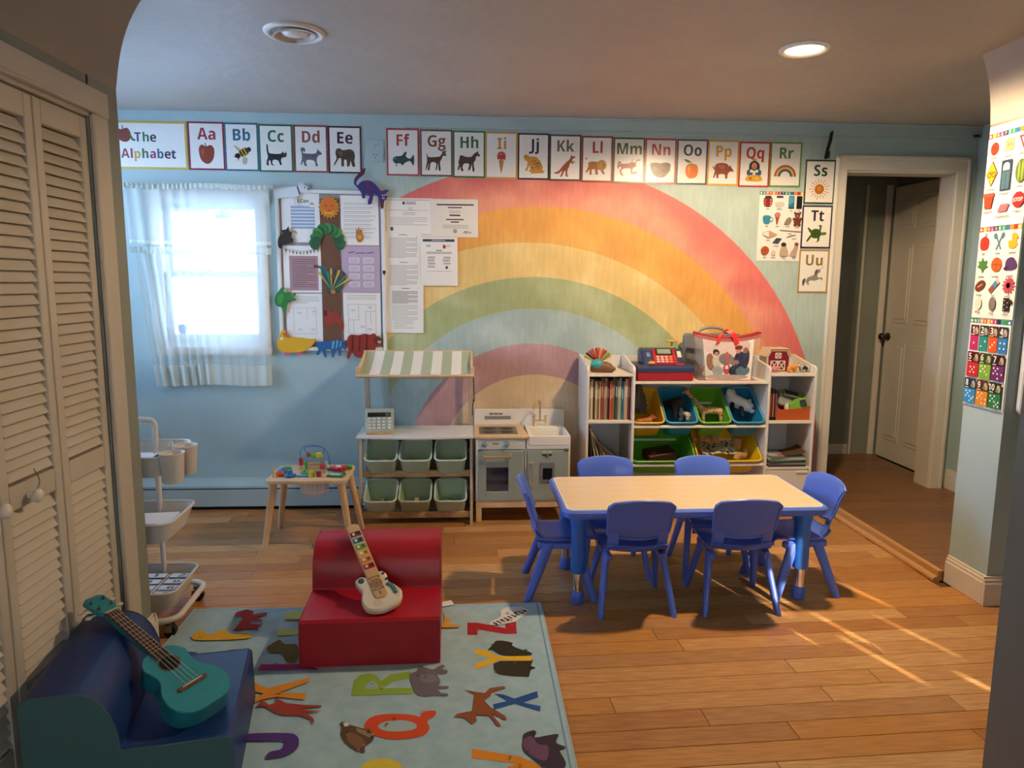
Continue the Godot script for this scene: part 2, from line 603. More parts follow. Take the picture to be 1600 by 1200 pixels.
func build_shell() -> void:
	# back wall with a window hole (-1.80..-1.20, 0.95..1.80) and a doorway (2.225..2.91, 0..2.005)
	var s := nst()
	bx(s, -2.72, -1.80, 0, 2.4, WZ - 0.13, WZ)
	bx(s, -1.80, -1.20, 0, 0.95, WZ - 0.13, WZ)
	bx(s, -1.80, -1.20, 1.80, 2.4, WZ - 0.13, WZ)
	bx(s, -1.20, 2.225, 0, 2.4, WZ - 0.13, WZ)
	bx(s, 2.225, 2.91, 2.005, 2.4, WZ - 0.13, WZ)
	bx(s, 2.91, 3.16, 0, 2.4, WZ - 0.13, WZ)
	var wall := struct("wall_back", s, M.wall, "pale sea-green back wall with a window, a doorway and a rainbow mural")
	mural(wall)
	s = nst()
	bx(s, -2.72, -2.60, 0, 0.9, WZ, -2.0)
	bx(s, -2.72, -2.60, 2.2, 2.4, WZ, -2.0)
	bx(s, -2.72, -2.60, 0.9, 2.2, WZ, -3.75)
	bx(s, -2.72, -2.60, 0.9, 2.2, -2.62, -2.0)
	struct("wall_left", s, M.wall, "pale wall behind the storage cart, left of the curtained window")
	# closet wall: header, end pier and the part behind the camera
	s = nst()
	bx(s, CX - 0.10, CX, 0, 2.4, CZ, CZ + 0.19)
	bx(s, CX - 0.10, CX, 1.832, 2.4, CZ + 0.18, -0.5)
	bx(s, CX - 0.10, CX, 0, 2.4, -0.5, 2.2)
	bx(s, -2.6, CX - 0.10, 0, 2.4, CZ, CZ + 0.10)
	bx(s, -2.6, -2.5, 0, 2.4, CZ + 0.1, 2.2)
	struct("wall_closet", s, M.wall_grey, "grey-green wall round the louvred closet doors")
	s = nst()
	cove(s, CX, 1.95, 1.0, CZ, 2.2)
	struct("trim_1", s, M.cove, "rounded cove between wall and ceiling")
	s = nst()
	cove(s, PX, 1.985, -0.5, -2.985, -2.745)
	struct("trim_7", s, M.ceiling, "flared top of the pillar below the ceiling")
	# pillar and hall wall at the right
	s = nst()
	bx(s, PX, 3.05, 0, 2.4, -2.985, -2.745)
	bx(s, 3.03, 3.16, 0, 2.4, WZ, -2.985)
	struct("wall_right", s, M.wall, "pale blue wall end with learning posters beside the doorway")
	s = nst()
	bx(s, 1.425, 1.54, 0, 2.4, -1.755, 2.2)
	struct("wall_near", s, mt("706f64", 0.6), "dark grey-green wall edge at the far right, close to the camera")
	s = nst()
	bx(s, 3.05, 4.1, 0, 2.4, -2.985, -2.745)
	bx(s, 4.0, 4.12, 0, 2.4, -2.985, 2.2)
	struct("wall_side", s, M.wall, "pale wall of the side room")
	# rear wall with a wide window that faces the sun
	s = nst()
	bx(s, -2.6, -0.9, 0, 2.4, 2.2, 2.32)
	bx(s, -0.9, 0.75, 0, 0.85, 2.2, 2.32)
	bx(s, -0.9, 0.75, 2.0, 2.4, 2.2, 2.32)
	bx(s, 0.75, 2.3, 0, 2.4, 2.2, 2.32)
	bx(s, 2.3, 3.85, 0, 0.35, 2.2, 2.32)
	bx(s, 2.3, 3.85, 2.05, 2.4, 2.2, 2.32)
	bx(s, 3.85, 4.12, 0, 2.4, 2.2, 2.32)
	struct("wall_rear", s, M.wall, "pale wall behind the camera")
	s = nst()
	bx(s, -2.72, 4.12, CEIL, CEIL + 0.12, WZ - 0.13, -2.8)
	bx(s, -2.72, 1.26, CEIL, CEIL + 0.12, -2.8, 2.32)
	bx(s, 1.42, 4.12, CEIL, CEIL + 0.12, -2.8, 2.32)
	bx(s, 1.26, 1.42, CEIL, CEIL + 0.12, -2.8, 2.32)
	struct("ceiling", s, M.ceiling, "low off-white ceiling with two recessed lights")
	# shallow boxed beam along the top of the back wall
	s = nst()
	bx(s, -0.375, 3.03, 2.201, CEIL, WZ, WZ + 0.025, 0.004)
	bx(s, -0.375, 3.03, 2.255, CEIL, WZ + 0.025, WZ + 0.034, 0.003)
	struct("trim_2", s, M.wall, "painted board along the top of the back wall")
	s = nst()
	bx(s, -0.37, 2.15, 0, 0.085, WZ, WZ + 0.014, 0.004)
	bx(s, -2.6, -1.95, 0, 0.085, WZ, WZ + 0.014, 0.004)
	struct("baseboard_back", s, M.white_paint, "white baseboard along the back wall")
	s = nst()
	base_run(s, Vector3(PX, 0, -2.985), Vector3(PX, 0, -2.745), Vector3(-1, 0, 0))
	base_run(s, Vector3(PX - 0.016, 0, -2.745), Vector3(3.0, 0, -2.745), Vector3(0, 0, 1))
	base_run(s, Vector3(3.03, 0.05, WZ), Vector3(3.03, 0.05, -2.985), Vector3(-1, 0, 0))
	struct("baseboard_right", s, M.white_paint, "white moulded baseboard round the foot of the poster wall")
	s = nst()
	base_run(s, Vector3(CX, 0, CZ), Vector3(CX, 0, CZ + 0.1), Vector3(1, 0, 0))
	base_run(s, Vector3(CX - 0.1, 0, CZ), Vector3(CX + 0.016, 0, CZ), Vector3(0, 0, -1))
	struct("baseboard_closet", s, M.white_paint, "short white baseboard at the end of the closet wall")

func base_run(s: SurfaceTool, a: Vector3, b: Vector3, out: Vector3) -> void:
	for q in [[0.0, 0.10, 0.016], [0.10, 0.116, 0.012], [0.116, 0.128, 0.007]]:
		var c: Vector3 = (a + b) / 2 + out * q[2] / 2 + Vector3(0, (q[0] + q[1]) / 2, 0)
		var along := (b - a).abs()
		box(s, Transform3D(Basis(), c), Vector3(along.x + absf(out.x) * q[2], q[1] - q[0], along.z + absf(out.z) * q[2]), 0.002)

func cove(s: SurfaceTool, x: float, y: float, dir: float, z0: float, z1: float) -> void:
	var p := PackedVector2Array([Vector2(x - 0.02 * dir, CEIL + 0.02), Vector2(x - 0.02 * dir, y)])
	for i in 13:
		var f := i / 12.0
		p.append(Vector2(x + dir * (0.05 * f + 0.08 * f * f * f), lerpf(y, CEIL, f)))
	p.append(Vector2(x + dir * 0.15, CEIL + 0.02))
	extrude(s, Transform3D(Basis(), Vector3(0, 0, z0)), p, z1 - z0, 0.0, true)

# rainbow: rings painted on the wall; the picture is computed, brushwork included
func mural(wall: Node) -> void:
	var x0 := -0.494
	var x1 := 2.15
	var y0 := 0.02
	var y1 := 2.185
	var w := 1056
	var h := 864
	var rings := [[0.412, 0.268, 1.750, "d9716a"], [0.414, 0.243, 1.530, "dfa04e"], [0.330, 0.110, 1.455, "e0c27c"], [0.374, 0.182, 1.183, "a3ad7c"], [0.376, 0.199, 0.980, "a4b8b4"], [0.362, 0.222, 0.748, "b48b8c"], [0.378, 0.215, 0.567, "d3b892"]]
	var cols := []
	for r in rings: cols.append(Color(r[3]))
	var bg := Color("adc0b8")
	var n1 := FastNoiseLite.new()
	n1.seed = 11; n1.frequency = 0.006; n1.fractal_octaves = 4
	var n2 := FastNoiseLite.new()
	n2.seed = 12; n2.frequency = 0.05; n2.fractal_octaves = 2
	var im := Image.create(w, h, false, Image.FORMAT_RGB8)
	for j in h:
		var y := y1 - (y1 - y0) * (j + 0.5) / h
		for i in w:
			var x := x0 + (x1 - x0) * (i + 0.5) / w
			var c := bg
			var hit := -1
			var f := 0.0
			for q in rings.size():
				var r: Array = rings[q]
				var d: float = r[2] - sqrt((x - r[0]) * (x - r[0]) + (y - r[1]) * (y - r[1]))
				if d > 0.0:
					hit = q; f = d
				elif q > 0: break
				else: break
			var a := n1.get_noise_2d(i, j)
			if hit >= 0:
				c = cols[hit]
				# washes: the red runs out into orange, the orange into yellow
				if hit == 0: c = c.lerp(Color("e3a082"), clampf(f / 0.24 + a * 0.55 - 0.2, 0.0, 0.75))
				elif hit == 1: c = c.lerp(Color("e2b863"), clampf(f / 0.26 + a * 0.6 - 0.4, 0.0, 0.7))
				else: c = c.lerp(Color.WHITE, clampf(a * 0.22 + 0.03, 0.0, 0.14))
			var g := 1.0 + a * 0.06 + n2.get_noise_2d(i * 1.6, j * 0.25) * 0.035
			im.set_pixel(i, j, Color(c.r * g, c.g * g, c.b * g))
	var m := StandardMaterial3D.new()
	m.resource_name = "mural paint"
	m.albedo_texture = ImageTexture.create_from_image(im)
	m.roughness = 0.6
	m.cull_mode = BaseMaterial3D.CULL_DISABLED
	var s := nst()
	s.set_smooth_group(-1)
	var z := WZ + 0.0012
	var p := [Vector3(x0, y1, z), Vector3(x1, y1, z), Vector3(x1, y0, z), Vector3(x0, y0, z)]
	var t := [Vector2(0, 0), Vector2(1, 0), Vector2(1, 1), Vector2(0, 1)]
	for k in [0, 1, 2, 0, 2, 3]:
		s.set_uv(t[k]); s.add_vertex(p[k])
	var o := obj("rainbow_mural", s, m, wall)
	o.set_meta("label", "rainbow mural of seven washed arches")

func build_floor() -> void:
	var s := nst()
	bx(s, -2.72, 4.12, -0.10, -0.006, -5.4, 2.32)
	var fl := struct("floor", s, mt("5a3a1e", 0.8), "narrow honey-brown wooden floorboards with visible seams")
	var w := 0.0885
	var ang := deg_to_rad(2.6)
	var ca := cos(ang)
	var sa := sin(ang)
	var meshes := {}
	var v := 0.66
	var row := 0
	# v: distance of a row from the camera, u along the board
	while v < 4.52:
		var u := -2.75 - rng.randf() * 0.9
		while u < 2.9:
			var len := snappedf(rng.randf_range(0.62, 1.28), 0.06)
			var u1 := u + len
			var a := maxf(u, -2.55)
			# the boards stop at the oak threshold in front of the hall
			var stop := (2.095 + v * sa) / ca if v > 2.86 else 2.9
			var b := minf(u1, stop)
			u = u1
			if b - a < 0.05: continue
			var mid := (a + b) / 2
			var z := -v * ca - mid * sa
			var x := mid * ca - v * sa
			if z > -0.62 or z < -4.30: continue
			# boards that lie wholly under the closet, the near wall or behind the wall are left out
			if x < -1.9 and z > -2.4: continue
			var l := snappedf(b - a, 0.02)
			if not meshes.has(l):
				var q := nst()
				box(q, Transform3D(Basis(), Vector3(0, -0.004, 0)), Vector3(l - 0.0018, 0.008, w - 0.0018), 0.0012)
				q.generate_normals()
				meshes[l] = q.commit()
			var o := inst("plank", meshes[l], M.wood[rng.randi() % 6], fl)
			o.position = Vector3(x, 0, z)
			o.rotation.y = ang
		v += w
		row += 1
	# hall floor, one step up, and the oak edge that meets the boards
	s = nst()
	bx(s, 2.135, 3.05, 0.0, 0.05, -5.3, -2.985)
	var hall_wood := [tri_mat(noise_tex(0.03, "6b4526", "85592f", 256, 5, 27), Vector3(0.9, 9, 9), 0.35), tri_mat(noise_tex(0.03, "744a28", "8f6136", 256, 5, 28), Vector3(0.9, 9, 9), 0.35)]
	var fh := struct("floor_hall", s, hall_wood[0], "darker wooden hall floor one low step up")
	for i in 25:
		var zz := -5.24 + i * 0.09
		var xa := 2.137
		while xa < 3.04:
			var xb := minf(3.05, xa + rng.randf_range(0.35, 0.8))
			s = nst()
			bx(s, xa + 0.001, xb - 0.001, 0.049, 0.0545, zz + 0.001, zz + 0.089, 0.001)
			obj("plank", s, hall_wood[rng.randi() % 2], fh)
			xa = xb
	s = nst()
	bx(s, 2.115, 2.16, 0.0, 0.052, -4.27, -2.985, 0.003)
	cyl(s, Vector3(2.110, 0.006, -4.27), Vector3(2.110, 0.006, -2.985), 0.018, 0.018, 10)
	struct("trim_3", s, M.wood[3], "oak quarter-round along the step to the hall")

func build_lamps() -> void:
	for k in 2:
		var lit := k == 1
		var at := Vector3(1.337, CEIL, -2.966) if lit else Vector3(-0.669, CEIL, -2.929)
		var t := thing("recessed_light", "round recessed ceiling light, switched on, warm and glaring" if lit else "round recessed ceiling light, switched off, nearest the window", "ceiling light", at, 0.0, "recessed ceiling lights")
		var r := 0.098 if lit else 0.115
		var s := nst()
		var prof := []
		for q in [[0.72, -0.001], [0.80, -0.010], [0.92, -0.012], [1.0, -0.006], [1.0, 0.0]]: prof.append(Vector2(r * q[0], q[1]))
		lathe(s, Transform3D(), prof, 40)
		obj("trim_ring", s, mt("e9e4da", 0.35), t)
		if lit:
			s = nst()
			lathe(s, Transform3D(), [Vector2(0.0, -0.008), Vector2(0.05, -0.0075), Vector2(0.073, -0.004)], 32)
			var g := StandardMaterial3D.new()
			g.albedo_color = Color("fff4e0")
			g.emission_enabled = true
			g.emission = Color(1.0, 0.86, 0.62)
			g.emission_energy_multiplier = 7.0
			g.cull_mode = BaseMaterial3D.CULL_DISABLED
			obj("glowing_lens", s, g, t)
			var l := SpotLight3D.new()
			l.name = "downlight"
			l.position = Vector3(0, -0.02, 0)
			l.rotation.x = -PI / 2
			l.spot_angle = 86.0
			l.spot_angle_attenuation = 0.25
			l.spot_range = 12.0
			l.spot_attenuation = 2.0
			l.light_size = 0.06
			l.light_color = Color(1.0, 0.87, 0.70)
			l.light_energy = LAMP_E
			l.shadow_enabled = true
			t.add_child(l)
		else:
			# an eyeball trim that tips to one side over an unlit bulb
			s = nst()
			lathe(s, at3(Vector3(0, -0.010, 0), 0, 0, 4), [Vector2(0.082, -0.006), Vector2(0.072, -0.008), Vector2(0.060, 0.012), Vector2(0.052, 0.02)], 32)
			obj("eyeball_trim", s, mt("cfc7ba", 0.4), t)
			s = nst()
			ball(s, at3(Vector3(0, -0.004, 0)), Vector3(0.05, 0.012, 0.05), 20)
			obj("bulb", s, mt("e8e4dc", 0.2), t)

# ---------------------------------------------------------------- window, curtains and what lies outside
func build_window() -> void:
	var s := nst()
	var z := WZ - 0.02
	# casing on the wall face
	bx(s, -1.825, -1.765, 0.956, 1.764, WZ, WZ + 0.014, 0.003)
	bx(s, -1.235, -1.17, 0.956, 1.764, WZ, WZ + 0.014, 0.003)
	bx(s, -1.84, -1.15, 1.765, 1.84, WZ, WZ + 0.016, 0.003)
	bx(s, -1.835, -1.165, 0.90, 0.955, WZ, WZ + 0.03, 0.004)
	# jamb liner
	bx(s, -1.80, -1.775, 0.95, 1.80, WZ - 0.13, WZ)
	bx(s, -1.225, -1.20, 0.95, 1.80, WZ - 0.13, WZ)
	bx(s, -1.80, -1.20, 1.775, 1.80, WZ - 0.13, WZ)
	bx(s, -1.80, -1.20, 0.95, 0.975, WZ - 0.13, WZ)
	var win := struct("window_1", s, M.white_paint, "white double-hung window behind sheer curtains")
	for k in 2:
		var y0 := 0.975 if k == 0 else 1.36
		var y1 := 1.385 if k == 0 else 1.775
		var zz := WZ - 0.035 if k == 0 else WZ - 0.075
		s = nst()
		bx(s, -1.775, -1.765 - 0.005 + 0.035, y0, y1, zz - 0.03, zz, 0.003)
		bx(s, -1.235 - 0.02, -1.225, y0, y1, zz - 0.03, zz, 0.003)
		bx(s, -1.735, -1.255, y0, y0 + (0.045 if k == 0 else 0.03), zz - 0.03, zz, 0.003)
		bx(s, -1.735, -1.255, y1 - 0.035, y1, zz - 0.03, zz, 0.003)
		var sash := obj("sash", s, M.white_paint, win)
		s = nst()
		bx(s, -1.735, -1.255, y0 + 0.03, y1 - 0.035, zz - 0.016, zz - 0.012)
		var g := StandardMaterial3D.new()
		g.resource_name = "glass"
		g.albedo_color = Color(1, 1, 1, 0.04)
		g.transparency = BaseMaterial3D.TRANSPARENCY_ALPHA
		g.roughness = 0.03
		obj("pane", s, g, sash)
	s = nst()
	bx(s, -1.56, -1.50, 1.385, 1.40, WZ - 0.05, WZ - 0.02, 0.004)
	obj("sash_lock", s, M.white_paint, win)
	# alarm sticker in the corner of the lower pane
	s = nst()
	extrude(s, Transform3D(Basis(), Vector3(-1.695, 1.045, WZ - 0.046)), curve2([Vector2(-0.026, 0.024), Vector2(0, 0.032), Vector2(0.026, 0.024), Vector2(0.022, -0.012), Vector2(0, -0.034), Vector2(-0.022, -0.012)], 4), 0.001)
	tag(obj("window_sticker", s, mt("6d6c9c", 0.6)), "small purple shield sticker in the corner of the lower window pane", "sticker")
	# curtains
	var cm := StandardMaterial3D.new()
	cm.resource_name = "sheer cloth"
	cm.albedo_color = Color(0.93, 0.95, 0.93, 0.46)
	cm.transparency = BaseMaterial3D.TRANSPARENCY_ALPHA
	cm.roughness = 0.95
	cm.backlight_enabled = true
	cm.backlight = Color(0.8, 0.84, 0.84)
	cm.cull_mode = BaseMaterial3D.CULL_DISABLED
	var hem := cm.duplicate()
	hem.albedo_color = Color(0.92, 0.93, 0.88, 0.82)
	var lower := thing("curtain", "long sheer white curtain drawn in to the right below the valance", "curtain", Vector3(-1.53, 1.50, WZ + 0.045), 0.0)
	cloth(lower, "sheer_panel", cm, -0.375, -0.31, 0.365, 0.365, 0.0, -0.655, 0.018, 13)
	cloth(lower, "hem", hem, -0.31, -0.297, 0.365, 0.365, -0.655, -0.775, 0.018, 13)
	var val := thing("valance", "short sheer white valance with a pleated header and ruffled edge", "valance", Vector3(-1.535, 1.855, WZ + 0.06), 0.0)
	cloth(val, "sheer_panel", cm, -0.40, -0.385, 0.40, 0.40, -0.012, -0.30, 0.010, 10)
	cloth(val, "header", hem, -0.40, -0.40, 0.40, 0.40, 0.012, -0.018, 0.008, 30)
	cloth(val, "lace_band", hem, -0.385, -0.383, 0.40, 0.40, -0.30, -0.32, 0.010, 10)
	cloth(val, "ruffle", hem, -0.383, -0.382, 0.40, 0.40, -0.335, -0.372, 0.012, 34)
	var rod := nst()
	cyl(rod, Vector3(-1.95, 1.855, WZ + 0.05), Vector3(-1.12, 1.855, WZ + 0.05), 0.006)
	bx(rod, -1.955, -1.94, 1.845, 1.865, WZ, WZ + 0.055, 0.002)
	bx(rod, -1.13, -1.115, 1.845, 1.865, WZ, WZ + 0.055, 0.002)
	tag(obj("curtain_rod", rod, mt("d9d6cf", 0.4)), "thin white curtain rod through the top of the valance", "curtain rod")
	# neighbouring house, a few steps away
	s = nst()
	bx(s, -6.0, 0.5, 0.2, 1.95, -7.7, -7.5)
	bx(s, -6.0, 0.5, 1.95, 6.0, -7.75, -7.56)
	var nb := obj("neighbour_house", s, mt("8f9ca6", 0.8))
	nb.set_meta("kind", "structure")
	nb.set_meta("label", "pale clapboard house wall seen through the window")
	for k in 9:
		s = nst()
		box(s, at3(Vector3(-2.75, 0.32 + k * 0.19, -7.48), 4), Vector3(6.4, 0.20, 0.02))
		obj("clapboard", s, mt("b4bec4", 0.75), nb)
	s = nst()
	bx(s, -3.9, -2.6, 1.98, 3.0, -7.56, -7.50, 0.01)
	var nw := obj("window", s, mt("465666", 0.3), nb)
	s = nst()
	bx(s, -3.95, -2.55, 1.93, 2.0, -7.5, -7.46, 0.01)
	bx(s, -2.62, -2.50, 1.98, 3.0, -7.5, -7.46, 0.01)
	obj("window_frame", s, mt("a8a8a4", 0.6), nw)
	s = nst()
	bx(s, -9, 3, -0.3, -0.1, -7.6, WZ - 0.13)
	bx(s, -9, -2.72, -0.3, -0.1, WZ - 0.13, 4.0)
	struct("ground", s, mt("f0f2f4", 0.9), "pale ground outside the window")
	# the unseen sunny window behind the camera: sheer curtain panels with gaps between them
	s = nst()
	var sheer := StandardMaterial3D.new()
	sheer.resource_name = "sheer cloth"
	sheer.albedo_color = Color(0.93, 0.91, 0.86)
	sheer.roughness = 0.9
	sheer.backlight_enabled = true
	sheer.backlight = Color(0.7, 0.69, 0.67)
	sheer.cull_mode = BaseMaterial3D.CULL_DISABLED
	# [where across, from height, to height, width] of the chinks that let thin blades of sun through
	var chinks := [
		[2.746, 1.30, 1.34, 0.02], [2.986, 1.37, 1.40, 0.02], [3.04, 1.50, 1.62, 0.012], [3.078, 1.44, 1.475, 0.018], [3.118, 1.45, 1.51, 0.014], [3.139, 1.29, 1.38, 0.014], [3.170, 1.46, 1.55, 0.022],
		[3.200, 1.36, 1.44, 0.014], [3.225, 1.60, 1.75, 0.012], [3.278, 1.55, 1.60, 0.014], [3.314, 1.27, 1.30, 0.02], [3.437, 1.34, 1.43, 0.010], [3.573, 1.46, 1.54, 0.014]
	]
	chinks.sort_custom(func(p, q): return p[0] < q[0])
	var from := 2.28
	for c in chinks:
		bx(s, from, c[0], 0.32, 2.08, 2.15, 2.153)
		bx(s, c[0], c[0] + c[3], 0.32, c[1], 2.15, 2.153)
		bx(s, c[0], c[0] + c[3], c[2], 2.08, 2.15, 2.153)
		from = c[0] + c[3]
	bx(s, from, 3.87, 0.32, 2.08, 2.15, 2.153)
	struct("window_2", s, sheer, "sheer curtain over the sunny window behind the camera")
	s = nst()
	bx(s, -0.93, 0.78, 0.83, 2.02, 2.15, 2.153)
	var sheer4 := sheer.duplicate()
	sheer4.backlight = Color(1, 0.99, 0.97)
	struct("window_4", s, sheer4, "sheer blind over the window behind the camera")
	# clear side window to the left, hidden behind the closet
	s = nst()
	bx(s, -2.665, -2.661, 0.9, 2.2, -3.75, -2.62)
	var g3 := StandardMaterial3D.new()
	g3.resource_name = "glass"
	g3.albedo_color = Color(1, 1, 1, 0.03)
	g3.transparency = BaseMaterial3D.TRANSPARENCY_ALPHA
	g3.roughness = 0.03
	var side := struct("window_3", s, g3, "clear side window left of the closet, with level white blind slats")
	for k in 30:
		s = nst()
		box(s, at3(Vector3(-2.575, 0.93 + k * 0.043, -3.185), 0, 0, 12), Vector3(0.05, 0.002, 1.12))
		obj("blind_slat", s, mt("f4f5f5", 0.6), side)
	# the storey above, which shades the yard
	s = nst()
	bx(s, -2.72, 4.12, 2.42, 5.4, WZ - 0.13, 2.32)
	struct("wall_upper", s, mt("c8ccd0", 0.8), "outside of the storey above")

func cloth(parent: Node, called: String, m: Material, l0: float, l1: float, r0: float, r1: float, y0: float, y1: float, amp: float, folds: int) -> void:
	var rows := []
	for i in 9:
		var f := i / 8.0
		var row := []
		var nx := folds * 6
		for j in nx + 1:
			var g := float(j) / nx
			var ph := g * TAU * folds + sin(g * 17.0) * 1.3
			row.append(Vector3(lerpf(lerpf(l0, l1, f), lerpf(r0, r1, f), g) + sin(ph + 1.0) * amp * 0.25, lerpf(y0, y1, f) + sin(g * 9.0 + l0 * 9.0) * 0.004, sin(ph) * amp * (0.55 + 0.45 * sin(g * 5.0 + 1.0))))
		rows.append(row)
	var s := nst()
	s.set_smooth_group(1)
	grid(s, rows)
	obj(called, s, m, parent)

# ---------------------------------------------------------------- doorway to the back hall
func build_doorway() -> void:
	var s := nst()
	var z := WZ
	for q in [[2.160, 2.230, 0.05, 2.085], [2.905, 2.985, 0.05, 2.085]]:
		bx(s, q[0], q[1], q[2], q[3], z, z + 0.018, 0.004)
	bx(s, 2.160, 2.985, 2.005, 2.088, z, z + 0.020, 0.004)
	bx(s, 2.160, 2.180, 0.05, 2.088, z + 0.015, z + 0.026, 0.004)
	bx(s, 2.965, 2.985, 0.05, 2.088, z + 0.015, z + 0.026, 0.004)
	bx(s, 2.160, 2.985, 2.068, 2.09, z + 0.015, z + 0.026, 0.004)
	# jamb liner
	bx(s, 2.222, 2.236, 0.05, 2.008, z - 0.13, z + 0.002)
	bx(s, 2.898, 2.912, 0.05, 2.008, z - 0.13, z + 0.002)
	bx(s, 2.222, 2.912, 1.994, 2.008, z - 0.13, z + 0.002)
	struct("trim_4", s, M.white_paint, "white door casing round the open doorway to the back hall")
	# the small hall beyond
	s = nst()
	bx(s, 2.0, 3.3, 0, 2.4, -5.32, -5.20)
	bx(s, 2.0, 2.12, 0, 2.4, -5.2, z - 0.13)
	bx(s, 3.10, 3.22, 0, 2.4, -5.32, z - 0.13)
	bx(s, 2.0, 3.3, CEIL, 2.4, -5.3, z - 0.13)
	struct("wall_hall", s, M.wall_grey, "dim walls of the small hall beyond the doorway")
	s = nst()
	bx(s, 2.12, 2.86, 0.05, 0.13, -5.2, -5.188, 0.003)
	struct("baseboard_hall", s, M.white_paint, "baseboard of the dim back hall")
	s = nst()
	bx(s, 2.868, 2.885, 0.05, 2.05, -5.2, -5.183, 0.003)
	bx(s, 3.02, 3.065, 0.05, 2.05, -5.2, -5.18, 0.004)
	struct("trim_5", s, M.white_paint, "narrow white strips on the back hall wall")
	# six-panel door set in the hall's right wall
	s = nst()
	bx(s, 3.072, 3.105, 0.055, 2.03, -5.165, -4.565, 0.003)
	var d := struct("door_1", s, M.white_paint, "white six-panel door beyond the doorway")
	for q in [[1.72, 1.95], [1.06, 1.62], [0.20, 0.92]]:
		for zz in [[-5.09, -4.90], [-4.83, -4.64]]:
			s = nst()
			# a raised field inside a sunk margin
			bx(s, 3.068, 3.074, q[0], q[1], zz[0], zz[1], 0.003)
			bx(s, 3.063, 3.070, q[0] + 0.03, q[1] - 0.03, zz[0] + 0.025, zz[1] - 0.025, 0.003)
			obj("panel", s, M.white_paint, d)
	s = nst()
	cyl(s, Vector3(3.072, 0.955, -5.12), Vector3(3.062, 0.955, -5.12), 0.03, 0.028, 18)
	cyl(s, Vector3(3.062, 0.955, -5.12), Vector3(3.04, 0.955, -5.12), 0.011, 0.011, 12)
	ball(s, at3(Vector3(3.022, 0.955, -5.12)), Vector3(0.022, 0.027, 0.027), 16)
	obj("knob", s, mt("5a5046", 0.3, 1.0), d)

# ---------------------------------------------------------------- louvred closet doors
func build_closet() -> void:
	var s := nst()
	var x := CX
	bx(s, x, x + 0.016, 0.0, 1.837, CZ + 0.10, CZ + 0.19, 0.004)
	bx(s, x, x + 0.016, 1.838, 1.915, -2.45, -0.4, 0.004)
	bx(s, x + 0.010, x + 0.022, 1.838, 1.850, -2.37, -0.4, 0.003)
	bx(s, x - 0.09, x, 0.0, 1.84, CZ + 0.19, CZ + 0.175, 0.0)
	bx(s, x - 0.07, x + 0.002, 1.826, 1.842, -2.36, -0.4, 0.003)
	struct("trim_6", s, M.closet, "beige casing round the louvred closet")
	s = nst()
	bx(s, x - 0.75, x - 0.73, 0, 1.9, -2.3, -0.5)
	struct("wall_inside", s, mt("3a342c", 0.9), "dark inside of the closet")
	# four leaves; each is two stiles, three rails and its slats
	var slat_mesh := {}
	var zs := [-2.352, -2.075, -1.798, -1.521, -1.244]
	for k in 4:
		var z0: float = zs[k] + 0.002
		var z1: float = zs[k + 1] - 0.002
		var xf := x - 0.008
		var t := Node3D.new()
		t.name = "door_%d" % (k + 2)
		t.position = Vector3(xf, 0, (z0 + z1) / 2)
		t.set_meta("kind", "structure")
		t.set_meta("label", ["louvred closet door leaf next to the wall end", "second louvred closet door leaf, with the hook knob", "third louvred closet door leaf", "fourth louvred closet door leaf"][k])
		add_child(t)
		var hw := (z1 - z0) / 2
		for sg in [-1.0, 1.0]:
			s = nst()
			bx(s, -0.028, 0.0, 0.012, 1.822, sg * hw, sg * (hw - 0.036), 0.003)
			obj("stile", s, M.closet, t)
		for r in [[0.012, 0.14], [0.742, 0.806], [1.757, 1.822]]:
			s = nst()
			bx(s, -0.026, -0.001, r[0], r[1], -hw + 0.036, hw - 0.036, 0.002)
			obj("rail", s, M.closet, t)
		var q := nst()
		box(q, at3(Vector3.ZERO, 0, 0, 31), Vector3(0.007, 0.042, 2 * hw - 0.074), 0.002)
		q.generate_normals()
		var mesh := q.commit()
		for sec in [[0.152, 0.735], [0.818, 1.750]]:
			var n := int(round((sec[1] - sec[0]) / 0.0305))
			for i in n:
				var o := inst("slat", mesh, M.closet, t)
				o.position = Vector3(-0.014, lerpf(sec[0], sec[1], (i + 0.5) / n), 0)
		if k == 1 or k == 2:
			s = nst()
			var zk := 0.025 if k == 1 else -hw + 0.018
			lathe(s, at3(Vector3(0, 0.765, zk), 0, 0, -90), [Vector2(0.008, 0.0), Vector2(0.008, 0.012), Vector2(0.017, 0.018), Vector2(0.019, 0.026), Vector2(0.013, 0.034), Vector2(0.0, 0.036)], 18)
			obj("knob", s, mt("d8cfc0", 0.3), t)
		if k == 1:
			s = nst()
			tube(s, curve([Vector3(0.012, 0.765, 0.021), Vector3(0.022, 0.80, 0.009), Vector3(0.012, 0.835, 0.013)], 4), 0.0018, 6)
			obj("wire_hook", s, mt("8f8878", 0.4, 0.6), t)

# ---------------------------------------------------------------- things on the walls
func sheet_of(called: String, label: String, category: String, at: Vector3, w: float, h: float, m: Material, group := "", side := false, roll := 0.0) -> MeshInstance3D:
	# a sheet of paper or card on the back wall (or, side, on the pillar), its print as children
	var s := nst()
	box(s, Transform3D(), Vector3(w, h, 0.0012))
	var o := obj(called, s, m)
	tag(o, label, category, group)
	o.position = at
	o.rotation = Vector3(0, -PI / 2 if side else 0.0, deg_to_rad(roll))
	return o

func pen(cm := 0.01, at := Vector3.ZERO) -> Pr:
	return Pr.new(self, at + Vector3(0, 0, 0.0006), Vector3(cm, 0, 0), Vector3(0, cm, 0))

